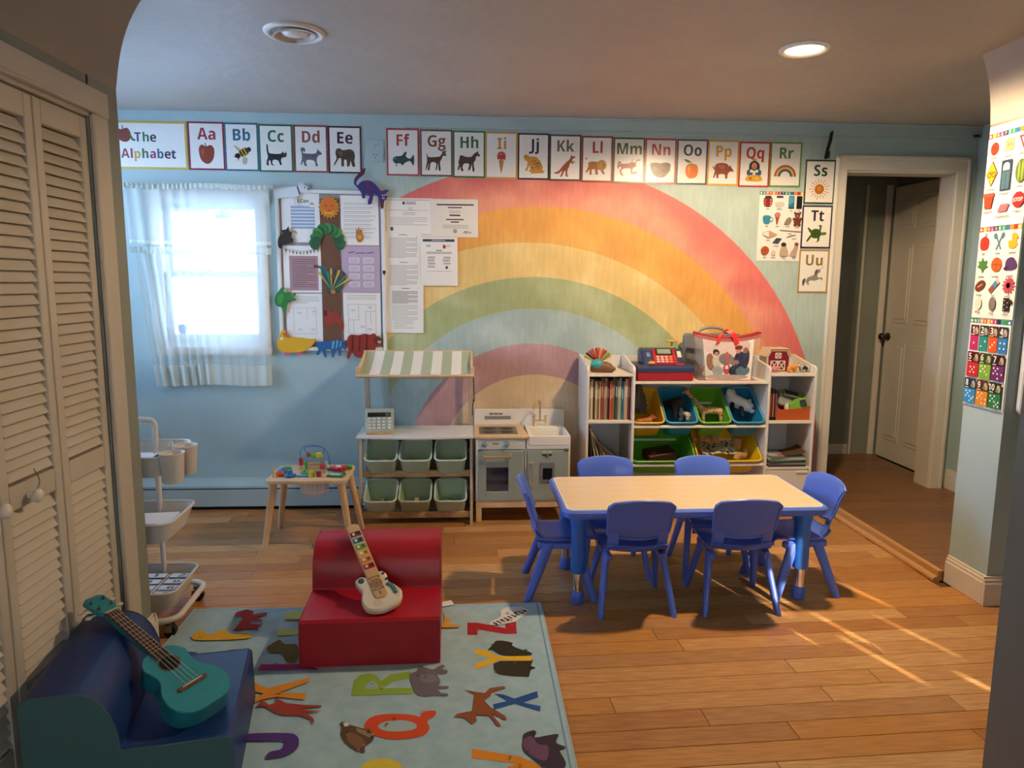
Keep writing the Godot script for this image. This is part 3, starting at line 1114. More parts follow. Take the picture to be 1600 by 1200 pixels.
func build_wall_things() -> void:
	# baseboard heater under the window
	var t := thing("baseboard_heater", "long low pale blue baseboard heater along the back wall under the window", "heater", Vector3(-1.5, 0, WZ))
	var s := nst()
	bx(s, -1.1, 0.88, 0.022, 0.124, 0.135, 0.142, 0.002)
	obj("front_panel", s, M.wall, t)
	s = nst()
	extrude(s, Transform3D(Basis(Vector3(0, 0, 1), Vector3.UP, Vector3(-1, 0, 0)), Vector3(0.88, 0, 0)), v2([0.002, 0.132, 0.002, 0.160, 0.07, 0.158, 0.140, 0.144, 0.140, 0.131, 0.085, 0.146, 0.02, 0.148]), 1.98)
	obj("top_cover", s, M.wall, t)
	s = nst()
	bx(s, -1.1, 0.88, 0.0, 0.13, 0.002, 0.008)
	bx(s, -1.1, 0.88, 0.002, 0.02, 0.02, 0.13)
	bx(s, -1.1, 0.88, 0.05, 0.10, 0.03, 0.11)
	obj("fin_core", s, mt("15161a", 0.9), t)
	for x in [-1.1, 0.865]:
		s = nst()
		bx(s, x, x + 0.015, 0.0, 0.161, 0.0, 0.144, 0.002)
		obj("end_cap", s, M.wall, t)
	# a blank plate between the cards
	t = thing("wall_outlet", "painted-over double outlet plate on the wall between the Ee and Ff cards", "outlet", Vector3(-0.545, 2.072, WZ))
	s = nst()
	box(s, at3(Vector3(0, 0, 0.003)), Vector3(0.10, 0.125, 0.006), 0.002)
	obj("plate", s, M.wall, t)
	for k in 2:
		s = nst()
		extrude(s, at3(Vector3(0, 0.028 - 0.056 * k, 0.006)), rrect(0.034, 0.040, 0.008), 0.002, 0.0005)
		var sock := obj("socket", s, mt("b4c0c0", 0.5), t)
		s = nst()
		for q in [[-0.007, 0.005], [0.007, 0.005], [0.0, -0.010]]:
			box(s, at3(Vector3(q[0], 0.028 - 0.056 * k + q[1], 0.0082)), Vector3(0.003, 0.009, 0.0008))
		obj("slot", s, M.black, sock)
	# black strap
	t = thing("hanging_strap", "short black strap hanging from a hook above the doorway card", "strap", Vector3(2.105, 2.20, WZ))
	s = nst()
	var st := curve([Vector3(0.006, 0.015, 0.03), Vector3(0.0, -0.03, 0.034), Vector3(-0.012, -0.085, 0.03), Vector3(-0.018, -0.135, 0.026)], 4)
	var rows := []
	for p in st: rows.append([p + Vector3(-0.010, 0, 0.002), p + Vector3(0.010, 0, -0.003)])
	sheet(s, rows, 0.003)
	obj("strap", s, M.black, t)
	s = nst()
	bx(s, -0.014, 0.002, -0.13, -0.09, 0.024, 0.036, 0.003)
	obj("buckle", s, mt("201f1d", 0.3), t)
	s = nst()
	tube(s, curve([Vector3(0.006, 0.02, 0.026), Vector3(0.006, 0.02, 0.04), Vector3(0.006, 0.008, 0.046), Vector3(0.006, 0.006, 0.036)], 4), 0.003, 8)
	obj("hook", s, mt("3a3834", 0.4, 0.8), t)
	# white box on the pillar
	t = thing("wall_box", "white rounded plastic box on the front of the pillar, at the right edge", "wall box", Vector3(2.31, 1.015, -2.745))
	s = nst()
	extrude(s, Transform3D(), rrect(0.22, 0.40, 0.03, 5), 0.035, 0.008, true)
	obj("cover", s, mt("dcdad4", 0.4), t)
	s = nst()
	box(s, at3(Vector3(0.05, 0.02, 0.036)), Vector3(0.06, 0.09, 0.004), 0.001)
	obj("display", s, mt("8b928e", 0.3), t)
	# small black clip in the upper right corner of the hall
	t = thing("corner_bracket", "small dark bracket high in the corner above the doorway", "bracket", Vector3(2.99, 2.21, WZ))
	s = nst()
	cyl(s, Vector3(0, 0, 0.0), Vector3(0, 0, 0.04), 0.008)
	bx(s, -0.02, 0.02, -0.006, 0.006, 0.028, 0.04, 0.002)
	obj("arm", s, mt("3b3d3a", 0.5, 0.5), t)

# letter, border, letter colour, x, y, w, h, roll, what the picture shows
const CARDS := [
	["Aa", "8c2638", "a02b3c", -1.486, 2.081, 0.200, 0.263, "apple"], ["Bb", "2e6f82", "2b6580", -1.292, 2.079, 0.188, 0.263, "bee"],
	["Cc", "2f6b48", "2c6a45", -1.102, 2.075, 0.190, 0.261, "black cat"], ["Dd", "8f4030", "8c4a34", -0.907, 2.075, 0.190, 0.260, "grey dog"],
	["Ee", "3c1f33", "3b2440", -0.716, 2.073, 0.188, 0.260, "elephant"], ["Ff", "a43a40", "b33a3a", -0.388, 2.066, 0.186, 0.262, "fish"],
	["Gg", "6b4630", "77452c", -0.197, 2.064, 0.186, 0.260, "goat"], ["Hh", "1f7540", "1f6a40", -0.010, 2.060, 0.186, 0.261, "horse"],
	["Ii", "cf9a44", "c98e3a", 0.176, 2.057, 0.186, 0.261, "ice cream cone"], ["Jj", "262a3c", "26273c", 0.362, 2.054, 0.184, 0.260, "jaguar"],
	["Kk", "41463f", "6d6a4c", 0.547, 2.050, 0.186, 0.259, "kangaroo"], ["Ll", "8f3326", "a8402c", 0.733, 2.045, 0.183, 0.259, "lion"],
	["Mm", "3d5a32", "55603a", 0.920, 2.041, 0.186, 0.257, "red monkey"], ["Nn", "b73a40", "bb3a3e", 1.107, 2.039, 0.186, 0.257, "nest"],
	["Oo", "44566a", "3c4c66", 1.294, 2.038, 0.184, 0.257, "orange fruit"], ["Pp", "d9a032", "dba033", 1.480, 2.036, 0.186, 0.257, "pig"],
	["Qq", "b52f34", "bc3238", 1.668, 2.030, 0.186, 0.258, "queen"], ["Rr", "6a9440", "4c8a44", 1.856, 2.032, 0.190, 0.257, "rainbow"],
	["Ss", "1f4a38", "1d4a3a", 2.070, 1.936, 0.186, 0.255, "sun"], ["Tt", "2c2748", "2e2a50", 2.068, 1.674, 0.186, 0.252, "turtle"],
	["Uu", "a88a4a", "8f7340", 2.066, 1.411, 0.186, 0.258, "unicorn"]]

func build_cards() -> void:
	var o := sheet_of("alphabet_card", "wide alphabet title card with an apple, leftmost of the row of cards", "alphabet card", Vector3(-1.841, 2.080, WZ + 0.004), 0.50, 0.263, M.lam, "alphabet cards along the wall")
	var p := pen()
	p.border(50, 26.3, 1.3, "c9a94a")
	p.done("border", ink(0.3), o)
	p = pen()
	var cs := ["233f66", "2c6a45", "3b2440"]
	var x := -1.9
	for i in 3:
		p.text("The"[i], x + [0.0, 4.4, 8.4][i], 4.4, 4.9, cs[i])
	for i in 8:
		p.text("Alphabet"[i], [-9.2, -5.7, -2.6, 1.7, 5.9, 10.0, 14.0, 17.2][i], -4.6 if i != 2 else -4.6, 4.9, ["8c2638", "8c2638", "c9a040", "2c6a45", "9c2c58", "2b6580", "3b2440", "233f66"][i])
	p.done("lettering", ink(0.3), o)
	p = pen()
	p.blob([-10.2, 8.4, -7.4, 9.2, -5.6, 6.5, -6.2, 3.0, -8.6, 1.6, -11.6, 2.6, -12.9, 5.6, -12.2, 8.4], "7d3428")
	p.line([-9.8, 8.2, -9.9, 10.4], 0.5, "3b2a1c")
	p.blob([-6.2, 4.6, -5.2, 2.6, -3.6, 2.2, -3.2, 3.0, -4.4, 3.6, -5.4, 5.4], "44683a")
	p.done("apple_picture", ink(0.3), o)
	for c in CARDS:
		var shown: String = c[7]
		o = sheet_of("alphabet_card", "%s alphabet card with a picture of %s %s" % [c[0], "an" if shown[0] in "aeiou" else "a", shown], "alphabet card", Vector3(c[3], c[4], WZ + 0.004), c[5], c[6], M.lam, "alphabet cards along the wall")
		p = pen()
		p.border(c[5] * 100, c[6] * 100, 0.95, c[1])
		var pale := Color(c[1]).lightened(0.35).to_html(false)
		for i in 26:
			var e := rng.randi() % 4
			var g := rng.randf_range(-1, 1)
			var q := Vector2(g * (c[5] * 50 - 1.2), (c[6] * 50 - 0.5) * (1 if e == 0 else -1)) if e < 2 else Vector2((c[5] * 50 - 0.5) * (1 if e == 2 else -1), g * (c[6] * 50 - 1.2))
			p.ell(q.x, q.y, 0.22, 0.14, pale, rng.randf() * 3, 6); p.k -= 1
		p.done("border", ink(0.3), o)
		p = pen()
		p.text(c[0], 0.2, 6.6, 6.2, c[2])
		p.done("lettering", ink(0.3), o)
		p = pen(0.01, Vector3(0, -0.042, 0))
		picture(p, shown)
		p.done("picture", ink(0.3), o)

func picture(p: Pr, what: String) -> void:
	match what:
		"apple":
			p.blob([-0.4, 4.0, -2.6, 5.0, -4.3, 2.6, -3.6, -2.6, -1.2, -5.2, 1.4, -5.2, 3.6, -2.4, 4.2, 2.4, 2.4, 4.8], "8a3a2a")
			p.blob([-3.2, 2.0, -2.4, -2.0, -1.4, 1.8], "a5523a")
			p.line([-0.4, 4.0, -0.7, 5.8], 0.5, "3b2a1c")
		"bee":
			p.blob([-1.5, 1.5, -4.2, 4.6, -3.6, 5.0, -0.2, 2.6], "b8b394")
			p.blob([0.6, -1.2, 0.2, -4.6, 2.2, -5.2, 3.0, -2.0], "b8b394")
			p.ell(1.2, 1.4, 3.4, 2.2, "c7a13c", 0.5)
			for k in 3: p.ell(-0.4 + 1.5 * k, 0.6 + 0.85 * k, 0.5, 2.0, "29241a", 0.5)
			p.ell(-2.4, -0.6, 1.6, 1.4, "29241a")
			p.ell(4.0, 2.9, 1.2, 1.3, "29241a", 0.5)
			p.line([-3.0, -1.2, -4.6, -1.0], 0.3, "29241a")
			p.line([-1.6, -1.8, -2.2, -3.2], 0.3, "29241a")
		"black cat":
			p.blob([-5.2, 6.0, -4.5, 6.2, -4.2, 2.6, -3.2, 1.4, 1.6, 1.2, 3.2, 1.8, 3.8, 2.8, 4.2, 1.8, 5.2, 1.8, 5.6, 2.8, 5.9, 0.6, 5.0, -0.6, 3.4, -0.8, 2.6, -2.4, 3.0, -4.6, 2.0, -4.8, 1.0, -2.4, -1.8, -2.2, -2.2, -4.4, -1.0, -5.0, -2.8, -5.0, -3.4, -2.4, -4.4, -3.2, -4.2, -5.0, -5.4, -5.0, -5.4, -2.8, -4.6, -0.4, -5.2, 2.6], "1d2a2a", 3)
			p.ell(4.6, 0.9, 0.3, 0.3, "8aa060")
		"grey dog":
			p.blob([-5.4, 2.6, -5.8, 4.2, -4.4, 5.0, -3.2, 4.2, -3.4, 2.4, -4.4, 3.0, -4.0, 1.8, 1.8, 1.6, 3.2, 2.6, 3.8, 4.4, 4.4, 3.2, 5.2, 3.0, 6.2, 1.2, 4.8, 1.0, 3.4, -0.6, 3.2, -3.0, 3.8, -5.0, 2.4, -5.0, 1.8, -2.4, -2.0, -1.8, -3.0, -3.4, -2.4, -5.0, -3.8, -5.0, -4.4, -2.8, -5.4, -4.6, -6.0, -4.4, -5.2, -1.4, -5.2, 1.0], "6a6873", 3)
			for k in 5: p.line([-3.4 + k * 1.4, 1.2, -3.0 + k * 1.4, -1.2], 0.45, "46454f")
			p.ell(4.5, 2.3, 0.25, 0.25, "1d1d20")
		"elephant":
			p.blob([-4.8, 4.4, -3.0, 5.0, -1.0, 4.0, 2.6, 4.6, 5.0, 3.4, 5.6, 0.4, 5.2, -1.6, 5.6, -4.8, 4.0, -4.8, 3.2, -1.8, 2.4, -4.6, 1.0, -4.8, 0.8, -1.4, -0.6, -1.6, -0.6, -4.6, -2.2, -4.6, -2.2, -0.8, -3.4, -0.6, -5.6, -3.8, -6.4, -4.6, -6.2, -3.4, -4.8, -0.4, -5.4, 2.0], "4c4034", 3)
			p.blob([-3.6, 3.6, -1.6, 3.2, -1.4, 0.6, -2.6, 0.4, -3.6, 1.6], "65574a")
			p.line([-4.2, -0.6, -3.2, -1.6], 0.4, "c8bca0")
		"fish":
			p.blob([-5.8, 0.2, -4.2, 1.8, -0.8, 2.2, 1.2, 4.4, 2.2, 3.8, 1.6, 2.0, 4.0, 0.6, 6.2, 2.8, 6.0, -3.2, 4.0, -0.6, 1.0, -1.8, -0.4, -3.2, -1.6, -2.0, -4.6, -2.0], "22454e", 3)
			for k in 7: p.line([-3.4 + k, 1.0 - 0.1 * k, -3.0 + k, -1.4 + 0.1 * k], 0.3, "37626a")
			p.line([-3.6, -2.0, -3.9, -3.6], 0.5, "22454e")
			p.ell(-4.4, 0.5, 0.35, 0.35, "9fb4b0")
		"goat":
			p.blob([-5.6, 3.0, -5.0, 4.0, -4.6, 2.0, 1.2, 2.2, 2.6, 3.2, 3.4, 4.6, 2.8, 5.6, 4.2, 5.2, 5.8, 5.8, 5.2, 4.6, 5.6, 3.2, 5.0, 2.6, 3.8, 2.8, 2.8, 0.6, 2.0, -1.0, 2.4, -5.2, 1.2, -5.2, 1.0, -1.2, 0.2, -4.8, -0.6, -5.0, -0.2, -1.4, -3.2, -1.2, -4.0, -5.2, -5.0, -5.2, -4.4, -1.4, -5.6, -4.8, -6.2, -4.8, -5.4, 0.0], "4a3226", 3)
			p.line([4.0, 5.2, 3.6, 6.8, 4.8, 7.2], 0.25, "8a7a60")
			p.line([4.6, 5.2, 5.2, 6.8], 0.25, "8a7a60")
			p.ell(4.5, 4.2, 0.2, 0.2, "e0d8c0")
		"horse":
			p.blob([-5.6, 1.6, -5.2, 3.4, -4.0, 3.6, -2.0, 2.8, 1.6, 3.0, 3.4, 5.0, 4.6, 5.6, 5.0, 6.4, 5.4, 5.2, 6.2, 3.6, 5.4, 3.0, 4.2, 3.4, 3.6, 1.0, 2.6, -0.8, 3.2, -4.8, 2.0, -5.2, 1.6, -1.4, 0.6, -4.4, -0.6, -4.4, 0.0, -1.2, -2.8, -1.0, -3.8, -3.0, -3.2, -5.0, -4.6, -5.0, -5.0, -2.6, -5.8, -4.6, -6.6, -4.2, -5.8, -1.6, -4.8, 0.4, -5.2, -1.4, -6.2, -0.6], "45332a", 3)
			for k in 5: p.line([1.8 + k * 0.6, 3.8 + k * 0.4, 2.4 + k * 0.6, 2.2 + k * 0.4], 0.35, "2a1e18")
			p.ell(5.2, 4.6, 0.22, 0.22, "d8cfc0")
		"ice cream cone":
			p.poly([-1.5, 1.6, 1.5, 1.6, 0.1, -5.6, -0.3, -5.6], "b98443")
			for k in 4: p.line([-1.2 + 0.25 * k, 0.6 - 1.2 * k, 1.3 - 0.25 * k, 0.2 - 1.2 * k], 0.18, "8a5c2a")
			p.blob([-2.1, 1.8, -2.3, 4.6, -0.8, 6.2, 1.2, 6.0, 2.4, 4.2, 2.0, 1.6, 0.8, 2.2, 0, 1.4, -1.0, 2.2], "b8352c")
			p.blob([-1.4, 4.4, -0.4, 5.6, 1.0, 5.2, 0.2, 4.4], "d2604c")
		"jaguar":
			p.blob([-5.8, 4.2, -5.2, 5.0, -3.4, 5.2, -2.0, 4.0, -0.6, 4.2, 1.8, 4.0, 4.0, 1.6, 5.4, -1.6, 5.2, -3.6, 6.6, -3.4, 5.8, -5.0, -2.0, -5.4, -1.0, -4.2, 1.6, -4.2, 0.6, -1.6, -0.6, -4.4, -2.8, -4.2, -1.8, -2.8, -2.2, -0.6, -3.4, -3.8, -5.0, -3.8, -3.8, -1.8, -3.4, 1.4, -5.0, 2.0], "c98f35", 3)
			for k in 34:
				var g := rng.randf() * TAU
				var e := sqrt(rng.randf())
				p.ell(1.6 + cos(g) * e * 3.0, -0.6 + sin(g) * e * 3.0, 0.3, 0.24, "5a3a18", 0, 6); p.k -= 1
			p.ell(-4.4, 4.0, 0.3, 0.3, "2a2010")
		"kangaroo":
			p.blob([3.4, 6.0, 4.2, 5.0, 5.4, 5.2, 5.8, 4.4, 4.6, 3.8, 4.0, 2.4, 5.0, 1.4, 4.4, 0.8, 3.0, 1.4, 2.2, -1.0, 1.4, -2.6, 1.4, -5.6, 2.2, -6.2, 0.4, -6.2, 0.2, -3.2, -0.6, -3.6, -1.6, -6.0, -3.0, -6.6, -2.4, -5.4, -1.8, -3.0, -3.6, -4.6, -6.0, -4.8, -6.2, -4.2, -3.8, -3.2, -1.6, -0.6, 0.6, 1.8, 2.4, 3.2, 3.0, 4.6], "9a5230", 3)
			p.line([4.6, 2.6, 5.8, 1.6], 0.4, "7d3f24")
			p.ell(4.4, 4.6, 0.2, 0.2, "1d1410")
		"lion":
			p.blob([-6.0, 4.0, -6.4, 2.8, -5.2, 2.0, -4.6, 2.4, -3.0, 3.0, 1.0, 2.6, 4.0, 1.0, 3.4, -1.6, 4.8, -3.8, 3.6, -4.4, 2.0, -1.8, 0.4, -1.6, 0.8, -4.4, -0.8, -4.6, -1.2, -1.4, -3.0, -1.6, -3.0, -4.6, -4.4, -4.6, -4.2, -1.6, -6.0, -3.6, -6.6, -3.2, -5.2, -0.4, -5.0, 1.4], "a8622c", 3)
			p.ell(2.8, 0.9, 2.7, 2.9, "c09238")
			for k in 16: p.line([2.8 + cos(k * 0.39) * 1.4, 0.9 + sin(k * 0.39) * 1.5, 2.8 + cos(k * 0.39) * 2.9, 0.9 + sin(k * 0.39) * 3.1], 0.25, "8a6424"); p.k -= 1
			p.ell(3.6, 0.6, 1.3, 1.4, "b07a36")
			p.ell(3.9, 1.0, 0.2, 0.2, "1d1410")
			p.line([-6.2, 4.0, -6.6, 4.8], 0.6, "6a3f1c")
		"red monkey":
			p.blob([-6.4, 2.6, -5.4, 3.8, -4.4, 2.6, -3.4, 2.2, 0.4, 2.6, 2.6, 3.2, 4.2, 2.2, 4.0, 0.6, 2.6, 0.0, 2.2, -2.4, 3.6, -2.2, 5.4, -2.2, 5.2, -2.8, 1.6, -3.4, 1.2, -0.6, -1.6, -0.2, -3.6, -0.8, -4.4, -2.2, -3.2, -4.0, -3.8, -4.6, -5.4, -2.2, -4.4, 0.2, -5.6, 0.6, -6.0, -0.6, -6.6, 0.0], "a04436", 3)
			p.line([3.6, 2.6, 5.0, 4.6, 6.4, 4.4, 6.6, 5.0], 0.4, "a04436")
			p.line([1.2, 2.8, 2.6, 5.0], 0.3, "a04436")
			p.ell(-5.4, 2.0, 0.9, 0.8, "c87a60")
		"nest":
			p.blob([-6.0, 2.6, -3.4, 3.4, 0, 3.2, 3.6, 3.6, 6.0, 2.4, 5.2, -1.6, 2.4, -4.6, -1.8, -4.8, -4.8, -2.2], "4c2e24")
			for k in 60:
				var g := rng.randf() * TAU
				var e := sqrt(rng.randf()) * 4.2
				var q := Vector2(cos(g) * e * 1.2, -0.6 + sin(g) * e * 0.9)
				var d := Vector2.from_angle(rng.randf() * 0.8 - 0.4) * 1.4
				p.line([q.x, q.y, q.x + d.x, q.y + d.y], 0.22, ["7d4a38", "8e6a50", "3a221a", "a5563c"][k % 4]); p.k -= 1
		"orange fruit":
			p.blob([-3.6, 0.8, -2.4, 3.0, 0, 3.2, 2.6, 2.8, 3.8, 0.4, 3.2, -3.6, 0.8, -5.0, -1.8, -4.8, -3.6, -2.4], "d9731f")
			p.blob([-2.4, 0.6, -1.4, 2.0, -0.6, 0.6, -1.6, -2.6], "e8913a")
			p.blob([-4.8, 5.6, -2.4, 5.4, -0.6, 4.2, -2.6, 3.8], "5b7a35")
			p.line([-0.8, 4.4, 0.2, 3.0], 0.35, "4a5a28")
		"pig":
			p.blob([-6.2, 1.6, -5.8, 2.4, -5.2, 1.4, -4.2, 3.4, -1.4, 4.2, 2.2, 3.8, 3.8, 2.2, 4.6, 3.0, 5.0, 1.8, 6.4, 0.0, 6.2, -0.8, 4.8, -0.6, 3.2, -1.8, 2.8, -4.6, 1.6, -4.6, 1.2, -2.4, -2.2, -2.4, -2.4, -4.4, -3.6, -4.4, -4.0, -2.2, -4.8, -4.2, -5.6, -4.0, -4.8, -0.6, -5.4, 0.6], "8e4a38", 3)
			p.blob([-3.0, 2.6, -0.6, 3.2, 1.4, 2.4, 0, 0.4], "a5604a")
			p.ell(4.6, 1.0, 0.22, 0.22, "2a1410")
		"queen":
			p.blob([-3.0, 3.6, -2.4, 5.2, 0, 6.4, 2.4, 5.2, 3.2, 3.4, 2.6, 1.0, -2.6, 1.0], "2a2226")
			p.poly([-1.2, 6.2, -1.4, 8.0, -0.6, 7.0, 0, 8.4, 0.6, 7.0, 1.4, 8.0, 1.2, 6.2], "c99a3c")
			p.ell(0, 3.4, 1.7, 1.9, "c98a72")
			p.ell(0, 2.7, 0.6, 0.3, "a83a3a")
			p.blob([-3.8, 1.0, -1.2, 1.8, -1.0, -2.0, -3.8, -2.0, -4.4, -0.4], "3d5a86")
			p.blob([3.8, 1.0, 1.2, 1.8, 1.0, -2.0, 3.8, -2.0, 4.4, -0.4], "3d5a86")
			p.ell(-1.6, 0.4, 1.0, 0.9, "e6e2da")
			p.ell(1.6, 0.4, 1.0, 0.9, "e6e2da")
			p.blob([-4.6, -5.2, -4.0, -2.4, -1.4, -1.8, 1.4, -1.8, 4.0, -2.4, 4.6, -5.2], "d2a13a")
			p.ell(-2.0, -3.8, 1.0, 0.8, "b8642c")
			p.ell(1.8, -3.6, 1.0, 0.8, "e0bb5c")
		"rainbow":
			var cols := ["a83a34", "c98448", "d8bd74", "5a7a5a", "34445a"]
			for k in 5:
				var r0 := 6.6 - 0.72 * k
				var r1 := 6.6 - 0.72 * (k + 1)
				var q := PackedVector2Array()
				for i in 17: q.append(Vector2(cos(PI * i / 16) * r0, sin(PI * i / 16) * r0 - 2.6))
				for i in 17: q.append(Vector2(cos(PI * (16 - i) / 16) * r1, sin(PI * (16 - i) / 16) * r1 - 2.6))
				p.pv(q, cols[k])
		"sun":
			for k in 18:
				var a := TAU * k / 18
				p.line([cos(a) * 3.6, sin(a) * 3.6, cos(a) * (5.4 + (k % 2) * 0.8), sin(a) * (5.4 + (k % 2) * 0.8)], 0.32, "b06a34"); p.k -= 1
			p.ell(0, 0, 2.9, 2.9, "bf6a22", 0, 22)
			p.blob([-1.6, 1.0, 0.4, 1.8, 1.4, 0.2, -0.4, -1.2], "d08a3a")
		"turtle":
			p.blob([-3.2, 1.6, -0.6, 3.2, 2.6, 2.0, 3.2, -0.2, 1.6, -2.2, -1.6, -2.4, -3.2, -1.0], "3f5a2a")
			p.blob([2.6, 1.6, 3.2, 4.8, 2.2, 5.4, 1.0, 4.8, 2.0, 4.2, 1.6, 2.4], "46622e")
			p.blob([2.2, -1.4, 2.0, -4.0, 0.2, -4.8, 1.0, -3.6, 0.8, -2.0], "46622e")
			p.blob([-2.6, 1.8, -4.8, 3.8, -5.4, 3.4, -3.8, 0.8], "46622e")
			p.blob([-2.8, -1.6, -5.0, -4.4, -5.8, -4.0, -3.6, -0.6], "46622e")
			p.blob([3.0, 0.8, 5.4, 1.2, 6.4, 0.4, 5.6, -0.4, 3.0, -0.6], "55743a")
			p.line([-2.2, 0, 2.2, 0.4], 0.25, "2c421e")
			p.line([-0.8, 2.2, -0.4, -1.8], 0.25, "2c421e")
			p.line([1.0, 2.0, 1.2, -1.4], 0.25, "2c421e")
		"unicorn":
			p.blob([-6.4, -1.6, -5.0, -3.8, -4.6, -2.0, -3.2, 0.6, -0.2, 1.6, 1.8, 3.4, 3.0, 5.2, 3.8, 5.8, 4.4, 4.6, 4.2, 3.4, 3.2, 3.4, 2.6, 1.4, 3.4, 0.4, 5.6, 0.8, 6.2, -0.8, 5.4, -1.0, 4.8, -0.2, 2.4, -1.0, 1.4, -1.4, -1.6, -1.2, -2.8, -2.6, -1.8, -3.4, -3.0, -4.0, -3.8, -2.8, -5.2, -1.0], "8f897c", 3)
			p.blob([1.2, 4.6, 2.8, 5.4, 2.4, 3.2, 1.0, 2.0], "55504a")
			p.blob([-6.4, -1.2, -4.6, 0.0, -5.2, -3.6, -6.2, -4.4], "55504a")
			p.line([4.2, 5.4, 6.2, 7.0], 0.25, "a8936a")
			p.ell(3.9, 4.6, 0.2, 0.2, "2a2622")

# ---------------------------------------------------------------- learning posters
func band(p: Pr, word: String, w: float, y: float, h: float) -> void:
	var cols := ["2f8a4a", "d23a3a", "2a6fb0", "8a3a8a", "e08a2a", "1f1f22", "c8322e", "3a8f8f", "d8b02e"]
	var n := word.length() + 5
	var cw := w / n
	for i in n:
		p.rect(-w / 2 + cw * i, y, -w / 2 + cw * (i + 1), y + h, cols[(i * 2 + word.length()) % 9]); p.k -= 1
	p.k += 1
	for i in word.length(): p.text(word[i], -w / 2 + cw * (i + 1.5), y + h / 2, h * 0.62, "f6f2ea")
	p.ell(-w / 2 + cw * 0.5, y + h / 2, h * 0.3, h * 0.3, "f6f2ea")
	p.ell(w / 2 - cw * 0.5, y + h / 2, h * 0.3, h * 0.3, "f6f2ea")

